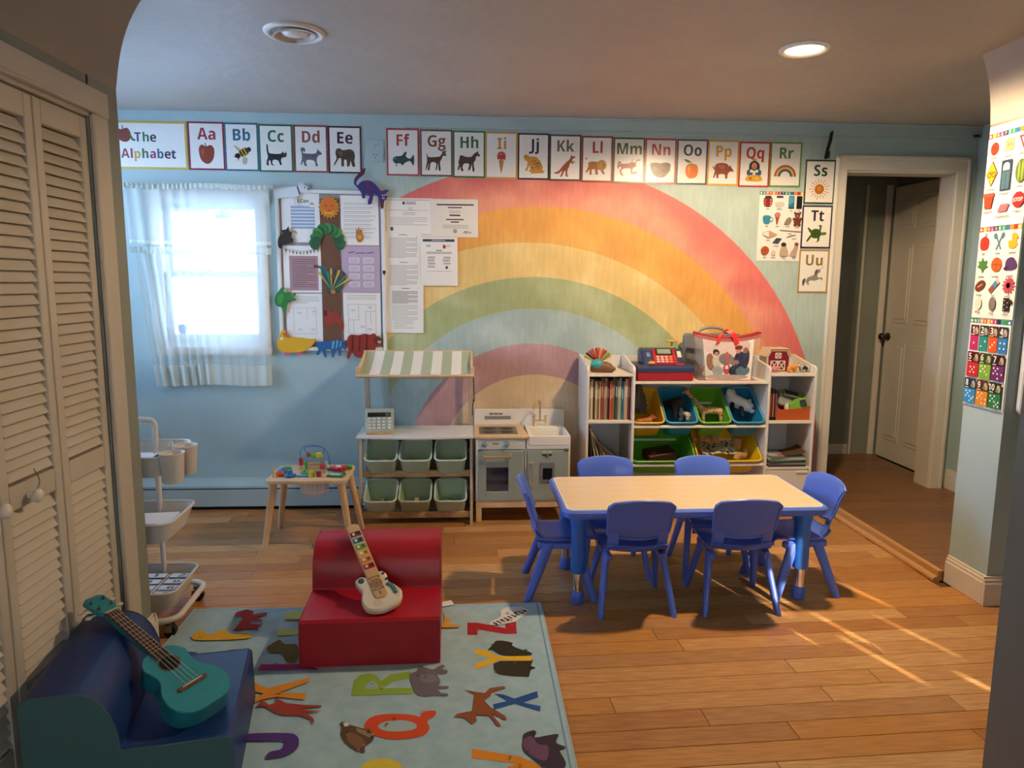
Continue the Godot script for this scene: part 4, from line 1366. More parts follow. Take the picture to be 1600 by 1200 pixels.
func build_posters() -> void:
	var o := sheet_of("opposites_poster", "small chart of opposites with a jar, phone and teddy bear, left of the Tt card", "poster", Vector3(1.843, 1.674, WZ + 0.004), 0.266, 0.405, M.paper)
	var p := pen()
	band(p, "OPPOSITES", 26.6, 18.4, 1.85)
	var cap := func(s, x, y): p.text(s, x, y, 0.75, "2a2622")
	# row 1
	p.blob([-10.4, 16.6, -10.6, 12.6, -9.4, 11.4, -6.8, 11.4, -5.6, 12.8, -5.8, 16.6], "6d2a24")
	for k in 9: p.ell(-9.8 + (k % 3) * 1.7, 12.4 + (k / 3) * 1.5, 0.7, 0.6, ["c04a3a", "8e2a24", "d0806a"][k % 3])
	p.rect(-10.0, 16.4, -6.2, 17.8, "3a3a3c")
	p.blob([-3.4, 14.0, -3.2, 11.6, 1.2, 11.6, 1.4, 14.0], "c9c6bb")
	p.rect(-3.0, 16.6, 1.0, 17.8, "3a3a3c")
	p.rect(4.4, 10.4, 7.8, 17.8, "26303a"); p.rect(4.7, 11.0, 7.5, 17.4, "4f9fc4")
	p.poly([4.7, 11.0, 7.5, 11.0, 7.5, 14.2, 4.7, 12.6], "2a6f94")
	p.rect(9.2, 10.4, 12.6, 17.8, "18181a")
	cap.call("full", -8.2, 10.2); cap.call("empty", -1.0, 10.2); cap.call("on", 6.1, 9.2); cap.call("off", 10.9, 9.2)
	# row 2
	p.blob([-10.6, 6.0, -10.2, 2.0, -7.6, 1.4, -6.4, 2.4, -6.2, 6.0], "2f86a8"); p.ell(-5.6, 4.0, 1.2, 1.4, "2f86a8"); p.ell(-5.6, 4.0, 0.7, 0.9, "e6e4e0")
	p.ell(-2.0, 6.6, 1.9, 1.7, "c07a78"); p.poly([-3.2, 5.4, -0.8, 5.4, -1.8, 1.0, -2.4, 1.0], "9a4a3a")
	p.blob([2.2, 1.2, 3.6, 4.4, 5.8, 5.4, 6.8, 3.6, 5.6, 1.4, 3.6, 0.8], "8a7c68")
	for q in [[10.2, 6.6, 1.7], [10.2, 3.0, 2.2], [8.6, 8.0, 0.7], [11.8, 8.0, 0.7], [8.2, 4.4, 0.9], [12.2, 4.4, 0.9], [9.0, 1.0, 1.0], [11.4, 1.0, 1.0]]: p.ell(q[0], q[1], q[2], q[2], "6d3a28")
	p.ell(10.2, 6.2, 0.7, 0.6, "a5785c")
	cap.call("hot", -8.4, 0.2); cap.call("cold", -2.0, 0.0); cap.call("hard", 4.4, 0.0); cap.call("soft", 10.2, -0.6)
	# row 3
	p.poly([-10.8, -3.6, -6.6, -2.4, -2.2, -4.4, -1.4, -4.8, -6.6, -7.0, -10.2, -5.4], "b8987c"); p.poly([-10.6, -3.8, -6.8, -2.8, -6.6, -6.2, -10.2, -5.0], "e0d8c8")
	p.poly([-4.4, -9.6, -2.0, -6.8, 1.4, -7.0, -0.8, -10.2], "39484e")
	p.line([0.0, -2.2, 12.6, -3.0], 0.55, "8a7458"); p.line([4.4, -6.2, 9.6, -4.8], 0.5, "8a7458")
	cap.call("open", -7.0, -8.0); cap.call("closed", -2.0, -11.4); cap.call("long", 6.0, -4.2); cap.call("short", 8.8, -7.2)
	# row 4
	p.ell(-8.6, -14.2, 2.6, 2.6, "b0522c"); p.line([-11.0, -14.2, -6.2, -14.2], 0.2, "4a2414"); p.line([-8.6, -16.6, -8.6, -11.8], 0.2, "4a2414")
	p.ell(-3.4, -15.6, 1.5, 1.5, "c9c4b4")
	p.blob([1.6, -9.6, 3.8, -9.8, 4.4, -12.0, 5.6, -15.0, 5.2, -17.2, 0.8, -17.2, 0.4, -15.0, 1.2, -12.0], "b8a48c"); p.ell(2.6, -10.6, 1.6, 1.3, "3a2e28")
	p.blob([9.4, -9.4, 11.4, -9.8, 11.6, -12.0, 11.0, -15.0, 10.4, -17.4, 6.8, -17.2, 7.6, -14.6, 9.0, -12.4], "b49a8c"); p.ell(10.6, -10.4, 1.2, 1.0, "6a4a40")
	cap.call("big", -8.6, -18.2); cap.call("small", -3.4, -18.2); cap.call("front", 3.2, -18.4); cap.call("back", 9.4, -18.4)
	p.done("print", ink(0.4), o)

	# three posters down the pillar; their inner edge runs round to the front corner
	var zc := -2.863
	o = sheet_of("shapes_poster", "shapes chart with a stop sign and a blue door, topmost on the pillar", "poster", Vector3(PX - 0.003, 1.765, zc), 0.236, 0.376, M.lam, "learning posters on the pillar", true)
	p = pen()
	cap = func(s, x, y): p.text(s, x, y, 0.8, "2a2622")
	band(p, "SHAPES", 23.6, 16.9, 1.9)
	p.ell(-7.6, 12.6, 2.4, 2.6, "b8402c"); p.line([-9.8, 13.4, -5.6, 12.4], 0.2, "6a2014"); p.line([-8.2, 10.2, -7.0, 15.0], 0.2, "6a2014")
	p.rect(-1.8, 10.4, 3.0, 15.4, "bfa77c"); p.rect(-0.4, 12.2, 0.2, 13.6, "8a744c"); p.rect(1.2, 12.2, 1.8, 13.6, "8a744c")
	p.poly([5.6, 15.4, 11.4, 15.4, 8.5, 9.8], "a83038"); p.poly([6.9, 14.6, 10.1, 14.6, 8.5, 11.4], "efe9e2")
	cap.call("circle", -7.6, 8.9); cap.call("square", 0.6, 8.6); cap.call("triangle", 8.2, 8.4)
	p.poly([-7.8, 7.8, -4.6, 2.6, -7.8, -2.6, -11.0, 2.6], "2a2410"); p.poly([-7.8, 7.3, -4.9, 2.6, -7.8, -2.1, -10.7, 2.6], "dba52a")
	p.ell(-9.0, 2.2, 1.1, 1.1, "2a2410"); p.ell(-6.6, 2.2, 1.1, 1.1, "2a2410"); p.ell(-9.0, 2.2, 0.8, 0.8, "dba52a"); p.ell(-6.6, 2.2, 0.8, 0.8, "dba52a"); p.line([-9.0, 2.2, -7.8, 3.8, -6.6, 2.2], 0.25, "2a2410")
	p.rect(-2.4, -5.0, 3.2, 7.0, "2c4450"); p.rect(-1.7, -4.4, 2.5, 2.6, "4a6f80"); p.ell(0.4, 4.6, 1.8, 1.4, "dfe6e4"); p.rect(-1.4, 3.0, 2.2, 4.4, "dfe6e4")
	p.line([0.4, 2.6, 0.4, -4.4], 0.2, "2c4450"); p.line([0.4, 3.2, 0.4, 5.8], 0.2, "2c4450")
	p.ell(8.4, 1.6, 2.8, 4.6, "56702e"); p.ell(7.4, 1.6, 0.6, 4.0, "8ea04a"); p.ell(9.2, 1.6, 0.6, 4.0, "8ea04a")
	cap.call("rhombus", -7.8, -3.6); cap.call("rectangle", 0.4, -6.2); cap.call("oval", 8.4, -4.2)
	p.poly([-11.0, -5.2, -5.2, -5.2, -6.2, -11.4, -10.0, -11.4], "a8442c"); p.rect(-11.2, -6.6, -5.0, -5.2, "b8543a")
	p.poly([-2.4, -13.4, 2.6, -13.4, 4.0, -10.4, -0.8, -10.4], "c86a74")
	var oct := PackedVector2Array()
	for i in 8: oct.append(Vector2(8.6 + cos(TAU * (i + 0.5) / 8) * 3.2, -9.4 + sin(TAU * (i + 0.5) / 8) * 3.2))
	p.pv(oct, "b02a30"); p.text("STOP", 8.6, -9.4, 1.5, "f2ece6")
	cap.call("trapezoid", -8.0, -12.8); cap.call("parallelogram", 0.6, -15.2); cap.call("octagon", 8.6, -13.8)
	p.done("print", ink(0.35), o)

	o = sheet_of("colors_poster", "colours chart with a rubber duck and a leaf, middle one on the pillar", "poster", Vector3(PX - 0.003, 1.387, zc - 0.002), 0.236, 0.376, M.lam, "learning posters on the pillar", true)
	p = pen()
	cap = func(s, x, y): p.text(s, x, y, 0.8, "2a2622")
	band(p, "COLORS", 23.6, 16.9, 1.9)
	p.blob([-8.4, 15.0, -10.6, 13.6, -10.2, 10.0, -8.0, 9.2, -5.8, 10.0, -5.4, 13.4, -7.4, 14.8], "b02f2c"); p.line([-7.8, 14.6, -7.2, 16.0], 0.4, "4a3018")
	p.line([-1.6, 15.2, 1.4, 9.6], 0.7, "4a7890"); p.line([1.8, 15.0, -1.0, 9.4], 0.7, "4a7890"); p.ell(2.2, 15.0, 0.9, 1.3, "4a7890", -0.4); p.ell(-1.8, 14.8, 1.0, 1.3, "4a7890", 0.4)
	p.blob([5.6, 12.4, 7.4, 12.8, 7.2, 15.0, 9.0, 15.6, 10.4, 14.4, 9.8, 12.4, 10.6, 11.0, 8.6, 9.4, 6.2, 9.8], "dda52c"); p.poly([10.2, 13.8, 11.4, 13.4, 10.2, 13.0], "c8642c")
	cap.call("red", -8.2, 7.8); cap.call("blue", 0.2, 7.8); cap.call("yellow", 8.2, 7.8)
	p.poly([-8.0, 6.6, -7.2, 4.6, -5.2, 5.2, -5.8, 3.4, -4.6, 2.6, -6.8, 1.4, -7.6, -0.2, -8.4, 1.4, -11.0, 2.4, -9.8, 3.4, -10.6, 5.0, -8.8, 4.6], "3f7a3a")
	p.ell(0.2, 3.2, 3.0, 3.0, "c05a2a"); p.line([-2.6, 3.2, 3.0, 3.2], 0.2, "4a2414"); p.line([0.2, 0.4, 0.2, 6.0], 0.2, "4a2414")
	p.blob([5.2, 2.4, 6.0, 5.4, 9.2, 5.8, 11.2, 3.4, 11.0, 1.6, 7.6, 0.8], "4c3268"); p.blob([5.0, 2.2, 7.0, 2.6, 6.4, 0.8, 4.6, 1.2], "3a2652")
	cap.call("green", -8.0, -1.6); cap.call("orange", 0.2, -1.6); cap.call("purple", 8.2, -1.4)
	p.ell(-8.0, -5.4, 3.2, 2.0, "6a3020", 0.5); p.line([-9.2, -6.0, -6.8, -4.8], 0.3, "e6e0d6")
	p.line([-1.8, -7.4, 2.0, -3.6], 2.2, "c8b49c"); p.line([-1.8, -7.4, 0.0, -5.6], 2.0, "8a4a34"); p.line([0.4, -5.2, 1.2, -4.4], 2.2, "4f7fb0")
	for k in 12: p.line([8.2, -5.2, 8.2 + cos(k * 0.5236) * 3.0, -5.2 + sin(k * 0.5236) * 3.0], 0.9, "c04a64"); p.k -= 1
	p.ell(8.2, -5.2, 0.9, 0.9, "8e2a44")
	cap.call("brown", -8.0, -9.2); cap.call("tan", 0.2, -9.4); cap.call("pink", 8.2, -9.4)
	p.ell(-8.0, -12.8, 2.0, 2.5, "d8d2c4"); p.ell(0.2, -12.8, 1.9, 2.9, "77706a")
	p.rect(6.4, -15.6, 9.8, -10.2, "1c1c1e"); p.rect(7.6, -12.6, 11.2, -11.0, "1c1c1e")
	for k in 5: p.ell(7.2 + (k % 2) * 1.6, -14.8 + k * 0.9, 0.25, 0.25, "e6e2da", 0, 8); p.k -= 1
	cap.call("white", -8.0, -16.4); cap.call("gray", 0.2, -16.6); cap.call("black", 8.2, -16.8)
	p.done("print", ink(0.35), o)

	o = sheet_of("numbers_poster", "numbers chart of ten coloured squares with dice dots, lowest on the pillar", "poster", Vector3(PX - 0.003, 1.008, zc - 0.004), 0.236, 0.374, M.lam, "learning posters on the pillar", true)
	p = pen()
	band(p, "NUMBERS", 23.6, 16.8, 1.9)
	var cols := ["b82a6a", "1f8a84", "d2562a", "2a78b8", "c22a34", "7aa83a", "6a2a6a", "2f8fd0", "d88a2a", "2a7a4a"]
	var k := 0
	for r in 3:
		var n := 4 if r == 0 else 3
		var cw := 22.4 / n
		for c in n:
			var x0 := -11.2 + cw * c + 0.3
			var x1 := x0 + cw - 0.6
			var y1 := 16.0 - r * 11.4
			p.rect(x0, y1 - 10.8, x1, y1, cols[k])
			p.rect(x0, y1 - 4.6, x1, y1, Color(cols[k]).darkened(0.62).to_html(false))
			p.ell(x1 - 1.4, y1 - 2.4, 1.0, 1.6, "b8aa98", 0.3); p.ell(x1 - 2.2, y1 - 3.2, 0.9, 0.8, "8a7460")
			p.text(str(k + 1), x0 + 1.5, y1 - 2.0, 2.6, "f4f0e8", 0.9)
			p.rect(x0 + 0.5, y1 - 4.2, x0 + 2.6, y1 - 3.9, "f4f0e8")
			var m := (x0 + x1) / 2
			var dots := [[[0, 0]], [[-1, -1], [1, 1]], [[-1, -1], [0, 0], [1, 1]], [[-1, -1], [1, 1], [-1, 1], [1, -1]], [[-1, -1], [1, 1], [-1, 1], [1, -1], [0, 0]]]
			for d in dots[mini(k, 4)]:
				p.ell(m + d[0] * 1.1 - (0.9 if k > 4 else 0.0), y1 - 7.7 + d[1] * 1.1 + (1.0 if k > 4 else 0.0), 0.42, 0.42, "f4f0e8", 0, 10); p.k -= 1
			if k > 4:
				for d in dots[k - 5]: p.ell(m + d[0] * 1.0 + 1.5, y1 - 8.8 + d[1] * 0.9, 0.42, 0.42, "f4f0e8", 0, 10); p.k -= 1
			k += 1
	p.done("print", ink(0.35), o)

# ---------------------------------------------------------------- bulletin board and certificates
func lines(p: Pr, x0: float, x1: float, y: float, n: int, dy: float, w := 0.16, hex := "8f8d8a") -> void:
	for i in n:
		var e := x1 if i % 4 != 3 else lerpf(x0, x1, 0.62)
		p.line([x0, y - dy * i, e, y - dy * i], w, hex); p.k -= 1
	p.k += 1

func build_board() -> void:
	var t := thing("bulletin_board", "white-framed bulletin board right of the window, covered with pinned sheets", "bulletin board", Vector3(-0.806, 1.387, WZ))
	var s := nst()
	bx(s, -0.30, 0.30, -0.452, 0.452, 0.0, 0.010)
	obj("backing", s, mt("8d8f96", 0.85), t)
	for q in [[-0.31, -0.288, -0.462, 0.462], [0.288, 0.31, -0.462, 0.462], [-0.288, 0.288, 0.440, 0.462], [-0.288, 0.288, -0.462, -0.440]]:
		s = nst()
		bx(s, q[0], q[1], q[2], q[3], 0.0, 0.022, 0.004)
		obj("frame_rail", s, mt("dcdcda", 0.35), t)
	s = nst()
	cyl(s, Vector3(0.302, 0.0, 0.022), Vector3(0.302, 0.0, 0.030), 0.010, 0.010, 14)
	bx(s, 0.299, 0.306, -0.018, 0.006, 0.024, 0.030, 0.002)
	obj("lock", s, mt("2c2a28", 0.4, 0.6), t)
	var bz := WZ + 0.0115
	var pn := "sheets pinned to the bulletin board"
	var o := sheet_of("pinned_sheet", "pinned white poster reading I Can over a blue list, with small rainbows", "paper", Vector3(-0.975, 1.690, bz), 0.216, 0.274, M.paper, pn)
	var p := pen()
	p.text("I Can", 1.5, 9.6, 1.9, "4a4a55")
	for i in 7: p.rect(-5.6, 5.4 - i * 1.9, 8.0, 6.7 - i * 1.9, "8fa4c4"); p.k -= 1
	for q in [[6.6, 7.4, 1.3], [-4.2, -9.0, 2.0]]:
		for k in 3: p.ell(q[0], q[1], q[2] - 0.4 * k, q[2] - 0.4 * k, ["b87a6a", "c8ae7a", "8fa49a"][k])
		p.ell(q[0], q[1], q[2] - 1.2, q[2] - 1.2, "e6e4e0")
		p.rect(q[0] - q[2], q[1] - q[2], q[0] + q[2], q[1], "e6e4e0")
	p.done("print", ink(0.7), o)
	o = sheet_of("pinned_sheet", "pinned typed letter at the top right of the bulletin board", "paper", Vector3(-0.640, 1.680, bz), 0.216, 0.280, M.paper, pn)
	p = pen()
	for i in 9: lines(p, -9.0, 9.0 - (i % 3) * 1.2, 9.6 - i * 2.35, 1, 1.0, 0.28, "9a9896"); lines(p, -9.0, 6.0, 8.7 - i * 2.35, 1, 1.0, 0.22, "aaa8a6")
	p.done("print", ink(0.7), o)
	o = sheet_of("pinned_sheet", "pinned sheet with a dusty pink panel under a string of bunting", "paper", Vector3(-0.975, 1.400, bz), 0.216, 0.268, M.paper, pn)
	p = pen()
	p.rect(-7.4, -12.2, 9.0, 7.6, "a9878c")
	for i in 10: p.poly([-9.6 + i * 2.0, 11.4 - sin(PI * i / 9) * 1.6, -8.2 + i * 2.0, 11.4 - sin(PI * (i + 0.7) / 9) * 1.6, -8.9 + i * 2.0, 9.4 - sin(PI * i / 9) * 1.4], ["4a7a5a", "c08a4a", "5a4a44", "a84a44"][i % 4])
	p.line([-10, 11.6, 0, 10.2, 10, 11.6], 0.2, "4a4440")
	lines(p, -5.8, 7.6, 5.6, 14, 1.2, 0.3, "6a4a50")
	p.done("print", ink(0.7), o)
	o = sheet_of("pinned_sheet", "pinned lilac sheet with eight outlined boxes", "paper", Vector3(-0.640, 1.400, bz), 0.222, 0.268, mt("b5a2b8", 0.8), pn)
	p = pen()
	p.line([-7.0, 9.6, -3.6, 10.2], 0.5, "5a4a80"); p.line([-2.6, 9.4, 2.6, 9.6], 0.5, "5a4a80"); p.line([3.6, 9.4, 7.6, 10.0], 0.5, "5a4a80")
	for i in 8:
		var bxx := -6.8 if i % 2 == 0 else 1.4
		var by := 3.6 - (i / 2) * 4.6
		p.pv(rr_at(bxx, by, 6.2, 3.4), "d5cbd8")
		p.k += 0
		lines(p, bxx + 0.8, bxx + 5.2, by + 2.4, 3, 0.8, 0.18, "6a5a70")
	p.done("print", ink(0.7), o)
	o = sheet_of("pinned_sheet", "pinned floor-plan sheet at the bottom left of the bulletin board", "paper", Vector3(-0.968, 1.120, bz), 0.216, 0.279, M.paper, pn)
	p = pen()
	lines(p, -8.8, 8.2, 12.0, 4, 1.1, 0.22)
	for q in [[-6.6, 5.6, 6.4, 5.6], [6.4, 5.6, 6.4, -9.4], [-6.6, -9.4, 6.4, -9.4], [-6.6, -9.4, -6.6, 5.6], [1.2, 5.6, 1.2, -1.0], [3.8, 2.0, 6.4, 2.0]]: p.line(q, 0.16, "9b9a98")
	for q in [[-4.4, 3.0], [-4.0, -6.6], [3.4, -6.6], [4.2, 4.0]]: lines(p, q[0], q[0] + 2.2, q[1], 2, 0.7, 0.2)
	p.done("print", ink(0.7), o)
	o = sheet_of("pinned_sheet", "pinned floor-plan sheet at the bottom right of the bulletin board", "paper", Vector3(-0.638, 1.128, bz), 0.216, 0.279, M.paper, pn)
	p = pen()
	lines(p, -8.8, 8.2, 12.4, 3, 1.1, 0.22)
	for q in [[-8, 7, 8, 7], [8, 7, 8, -10], [-8, -10, 8, -10], [-8, -10, -8, 7], [-2, 7, -2, -2], [-2, -2, -8, -2], [2, 3, 8, 3], [2, 3, 2, -10], [-5, -2, -5, -10], [5, 3, 5, -4]]: p.line(q, 0.16, "8a8a88")
	for q in [[-6.4, 4.0], [-1.0, -5.6], [3.0, -7.0], [3.4, 5.6]]: lines(p, q[0], q[0] + 2.4, q[1], 2, 0.7, 0.2)
	p.done("print", ink(0.7), o)
	# paper tree down the middle
	var cz := WZ + 0.014
	var tree := thing("paper_tree", "brown paper tree with a leafy green arch down the middle of the board", "paper tree", Vector3(-0.812, 1.39, cz - 0.0005), 0.0, "paper cutouts on the board")
	s = nst()
	extrude(s, Transform3D(), v2([-0.056, -0.41, 0.054, -0.41, 0.056, 0.0, 0.053, 0.41, -0.053, 0.41, -0.054, 0.0]), 0.0011)
	obj("trunk", s, mt("6b4a36", 0.85), tree)
	var sun := []
	for k in 36: sun.append_array([cos(TAU * k / 36) * (6.4 if k % 2 == 0 else 4.9), sin(TAU * k / 36) * (6.9 if k % 2 == 0 else 5.3)])
	cut("paper_sun", "orange paper sun with a sleepy face at the top of the board", "paper cutout", Vector3(-0.812, 1.752, cz + 0.004), [sun, circle(0, 0, 4.4, 4.8), [-3.4, -1.4, -1.6, -2.6, 1.6, -2.8, 3.4, -1.4, 2.2, -4.0, -2.2, -4.0], [-2.8, 1.0, -0.8, 1.0, -1.8, 0.5], [0.8, 1.0, 2.8, 1.0, 1.8, 0.5], [-1.2, -1.6, 1.2, -1.6, 0, -2.2]], ["c8862a", "cf6f2a", "d8a53a", "5a2e18", "5a2e18", "8e3a24"], false)
	var leafs := []
	var lc := []
	for k in 15:
		var a := PI * k / 14
		var r := 6.2 + (k % 2) * 0.8
		leafs.append(circle(cos(a) * r, sin(a) * r * 1.0 - 2.0, 3.0, 2.5, a)); lc.append(["2f6a3a", "3b7a44", "28583a", "4a8a4a"][k % 4])
		if k < 3 or k > 11:
			leafs.append(circle(cos(a) * r * 1.15, sin(a) * r - 5.0, 2.6, 2.4)); lc.append(["28583a", "2f6a3a"][k % 2])
	for i in leafs.size():
		var lp := v2(leafs[i])
		for q in lp.size(): lp[q] *= 0.01
		s = nst()
		extrude(s, at3(Vector3(-0.014, 0.195, 0.0025 + 0.0003 * i)), lp, 0.0011)
		obj("leaf", s, mt(lc[i], 0.85), tree)
	var fan := [[-9.4, 7.6, -8.4, 8.2, -7.4, 6.6, -5.6, 6.4, -2.0, -6.6, 3.0, -8.0, 6.4, -6.0, 9.0, 0.5, 8.6, 3.4, 5.6, 5.6, 3.8, 7.4, 1.6, 6.0, -1.4, 7.4, -4.6, 7.2]]
	var fc := ["2f5f5c"]
	for k in 9:
		var a := 2.2 - k * 0.2
		fan.append([0.6, -6.4, 0.6 + cos(a) * 12.6 - 0.5, -6.4 + sin(a) * 12.6, 0.6 + cos(a - 0.07) * 12.6, -6.4 + sin(a - 0.07) * 12.4])
		fc.append(["c8b43a", "2a4a7a", "3f8a5a", "c8b43a", "25406a"][k % 5])
	for q in [[1.6, 1.4], [3.4, 6.2], [-1.0, 5.2], [6.4, 2.0]]:
		fan.append(circle(q[0], q[1], 1.1, 1.1)); fc.append("8a2f3a")
	fan.append(circle(-8.2, 7.2, 1.2, 1.0)); fc.append("8a4a3a")
	fan.append([0.0, -6.2, 2.4, -6.2, 3.0, -8.2, 0.4, -8.6]); fc.append("a87a4a")
	cut("paper_peacock", "blue-green paper peacock with a spread tail in the middle of the board", "paper cutout", Vector3(-0.815, 1.345, cz + 0.003), fan, fc)
	cut("paper_bird", "red paper bird low on the paper trunk", "paper cutout", Vector3(-0.808, 1.115, cz + 0.003), [[-5.0, 5.0, -3.0, 5.6, -0.6, 3.4, 2.2, 4.0, 3.6, 2.0, 5.8, -2.0, 6.2, -5.8, 4.6, -6.0, 3.2, -3.4, 1.0, -2.8, -2.0, -4.6, -4.8, -2.0, -5.6, 1.0, -4.4, 2.6], [-5.0, 4.8, -3.2, 5.2, -3.0, 2.0, -5.0, 1.0]], ["963a30", "4a2a24"])
	cut("paper_lion", "tiny orange paper lion face beside the paper leaves", "paper cutout", Vector3(-0.645, 1.592, cz), [[-1.8, -1.0, -1.6, 2.0, -2.0, 4.6, -0.8, 2.4, -0.2, 5.4, 0.6, 2.4, 1.8, 4.2, 1.6, 1.6, 2.4, 0, 1.6, -3.0, -0.6, -3.4], circle(0.2, -0.6, 1.3, 1.4)], ["b0702c", "cf9a4a"])
	# animals round the rim
	var rz := WZ + 0.0245
	cut("paper_dog", "white paper dog walking along the top left of the board frame", "paper cutout", Vector3(-1.015, 1.828, rz), [[-10.6, 2.0, -8.6, 3.2, -4.0, 3.0, 1.0, 3.6, 3.2, 3.8, 4.2, 6.2, 5.2, 4.8, 6.4, 6.0, 6.8, 4.4, 9.0, 3.2, 9.6, 1.6, 8.0, 0.4, 5.0, 0.8, 4.0, -1.0, 2.0, -2.6, 2.2, -6.2, 0.8, -6.2, 0.0, -2.4, -5.0, -2.6, -8.6, -3.6, -10.0, -2.0], [2.6, 3.7, 3.4, 3.7, 4.6, -0.4, 3.8, -0.6], circle(7.2, 3.0, 0.4, 0.4), circle(9.0, 2.2, 0.5, 0.5)], ["d4d8da", "4a3a36", "2a2a2a", "6a5a58"])
	cut("paper_cat", "purple paper cat climbing down the top right corner of the board", "paper cutout", Vector3(-0.575, 1.842, rz), [[-3.6, 12.6, -2.4, 12.8, -3.2, 9.6, -6.4, 7.0, -7.8, 4.6, -7.0, 3.4, -4.6, 5.6, 0.0, 6.0, 3.6, 3.4, 6.2, 0.4, 8.0, 1.0, 10.6, 0.8, 9.0, -1.0, 9.6, -3.4, 7.8, -5.4, 7.4, -8.8, 6.0, -9.4, 5.6, -6.4, 4.4, -3.0, 2.0, -1.4, 0.8, -6.4, -1.2, -7.2, -1.4, -5.4, -0.4, -2.6, -2.6, -1.2, -3.0, -3.6, -4.6, -3.8, -5.0, -1.2, -7.0, 1.8, -9.0, 4.0, -8.6, 7.2, -6.0, 10.2], [-3.6, 12.6, -2.4, 12.8, -3.4, 9.6, -6.6, 7.2, -8.6, 5.4, -8.6, 7.2, -6.0, 10.2], [-3.0, 5.2, -0.6, 5.6, 0.6, 1.4, -1.6, 0.4], [5.4, -5.6, 7.2, -5.0, 7.4, -9.0, 6.0, -9.4], circle(7.0, -2.0, 0.5, 0.4), circle(8.4, -1.8, 0.5, 0.4), circle(7.4, -3.6, 0.9, 0.6)], ["3f2f72", "6a2a44", "5f2a5a", "5a2a2c", "d8d4c8", "d8d4c8", "b89a9a"])
	cut("paper_sheep", "black paper sheep at the left rim of the board", "paper cutout", Vector3(-1.062, 1.588, rz), [[-4.4, -5.0, -3.8, -1.0, -1.4, 1.4, -2.0, 3.0, 0.4, 3.6, 2.0, 5.4, 2.2, 3.0, 3.6, 1.6, 3.4, -0.8, 4.6, -2.0, 3.6, -3.8, 0.8, -4.4, -1.6, -4.6, -2.6, -7.0, -3.6, -7.0]], ["2d2926"])
	cut("paper_frog", "green paper frog at the left rim of the board", "paper cutout", Vector3(-1.078, 1.232, rz), [[-5.2, -4.0, -5.6, 0.6, -3.0, 4.6, -1.0, 6.6, 0.6, 5.4, 2.0, 3.4, 4.0, 2.0, 6.4, 3.4, 6.0, 1.6, 4.2, 0.4, 6.6, -0.4, 5.0, -1.6, 2.4, -1.2, 1.2, -3.6, 0.4, -7.8, -1.4, -7.6, -1.4, -5.4], circle(0.6, 4.6, 1.3, 1.3), [-4.6, -2.6, -4.2, 1.0, -1.0, 3.2, -0.4, -0.6, -2.4, -4.0]], ["2f7a3c", "9aa08a", "3f9348"])
	cut("paper_duck", "yellow paper duck at the bottom left corner of the board", "paper cutout", Vector3(-1.020, 0.972, rz), [[-11.2, -2.4, -11.0, 1.6, -9.6, 4.2, -8.8, 7.0, -6.8, 7.6, -5.6, 6.0, -6.0, 4.4, -2.4, 3.4, 2.6, 3.2, 9.0, 2.4, 11.2, 2.6, 9.0, -1.4, 4.0, -4.8, -2.0, -5.6, -8.6, -5.2], [-8.0, 6.0, -6.0, 6.4, -2.6, 2.8, -6.6, 3.4], circle(-8.4, 2.6, 0.9, 0.9), [-7.0, -5.4, -3.6, -5.5, -4.0, -7.2, -7.4, -7.4], [-0.6, -5.5, 3.2, -5.0, 4.0, -6.8, 0.4, -7.2]], ["d9a520", "c26a2c", "e8e2d4", "c0607a", "c0607a"])
	cut("paper_horse", "small blue paper horse on the bottom rim of the board", "paper cutout", Vector3(-0.822, 0.940, rz + 0.002), [[-8.6, 2.6, -7.0, 4.0, -3.0, 4.2, 1.2, 4.6, 4.4, 5.2, 7.0, 4.0, 8.8, 0.6, 8.2, -1.0, 6.4, 0.6, 5.6, -3.6, 4.4, -4.4, 4.0, -1.0, 2.4, -1.8, 1.6, -5.0, 0.4, -4.8, 0.0, -0.8, -3.0, -0.6, -2.6, -4.8, -4.0, -4.8, -5.2, -1.2, -7.2, -3.8, -8.6, -3.0, -7.4, -0.4], [1.0, 4.4, 2.2, 4.6, 1.4, 0.0, 0.4, 0.0], [3.4, 4.9, 4.4, 5.0, 3.6, 0.4, 2.8, 0.2], [5.6, 4.6, 6.4, 4.2, 5.8, 1.2, 5.2, 1.2]], ["225f96", "6fa8d0", "6fa8d0", "6fa8d0"])
	cut("paper_bear", "shaggy red paper bear at the bottom right corner of the board", "paper cutout", Vector3(-0.630, 0.958, rz), [[-9.4, 4.0, -7.6, 6.4, -3.0, 6.2, 0.6, 7.0, 3.6, 6.4, 6.2, 7.2, 8.2, 5.0, 10.4, 2.6, 9.6, 0.2, 7.2, -0.6, 6.4, -3.6, 4.8, -5.4, 2.6, -4.6, 0.4, -5.6, -1.2, -7.4, -5.0, -6.6, -7.0, -4.2, -8.8, -7.8, -10.2, -6.6, -9.0, -2.6, -10.0, 0.8], circle(8.0, 3.2, 2.3, 2.4), circle(9.2, 2.2, 1.2, 0.9), [-6.6, 5.6, -5.8, 5.6, -6.4, -3.0, -7.2, -2.6], [-2.6, 5.6, -1.8, 5.8, -2.4, -3.8, -3.2, -3.6], [1.4, 6.0, 2.2, 6.0, 1.6, -3.4, 0.8, -3.6]], ["8f3024", "5e2c20", "c09a72", "6a2018", "6a2018", "6a2018"])
	# certificates and typed sheets on the wall
	var wz := WZ + 0.0024
	var cg := "certificates and typed sheets on the wall"
	o = sheet_of("certificate", "landscape licence sheet with a thin black border, top left of the wall certificates", "paper", Vector3(-0.362, 1.702, wz), 0.276, 0.216, M.paper, cg)
	p = pen()
	p.border(26.0, 19.8, 0.22, "55555a")
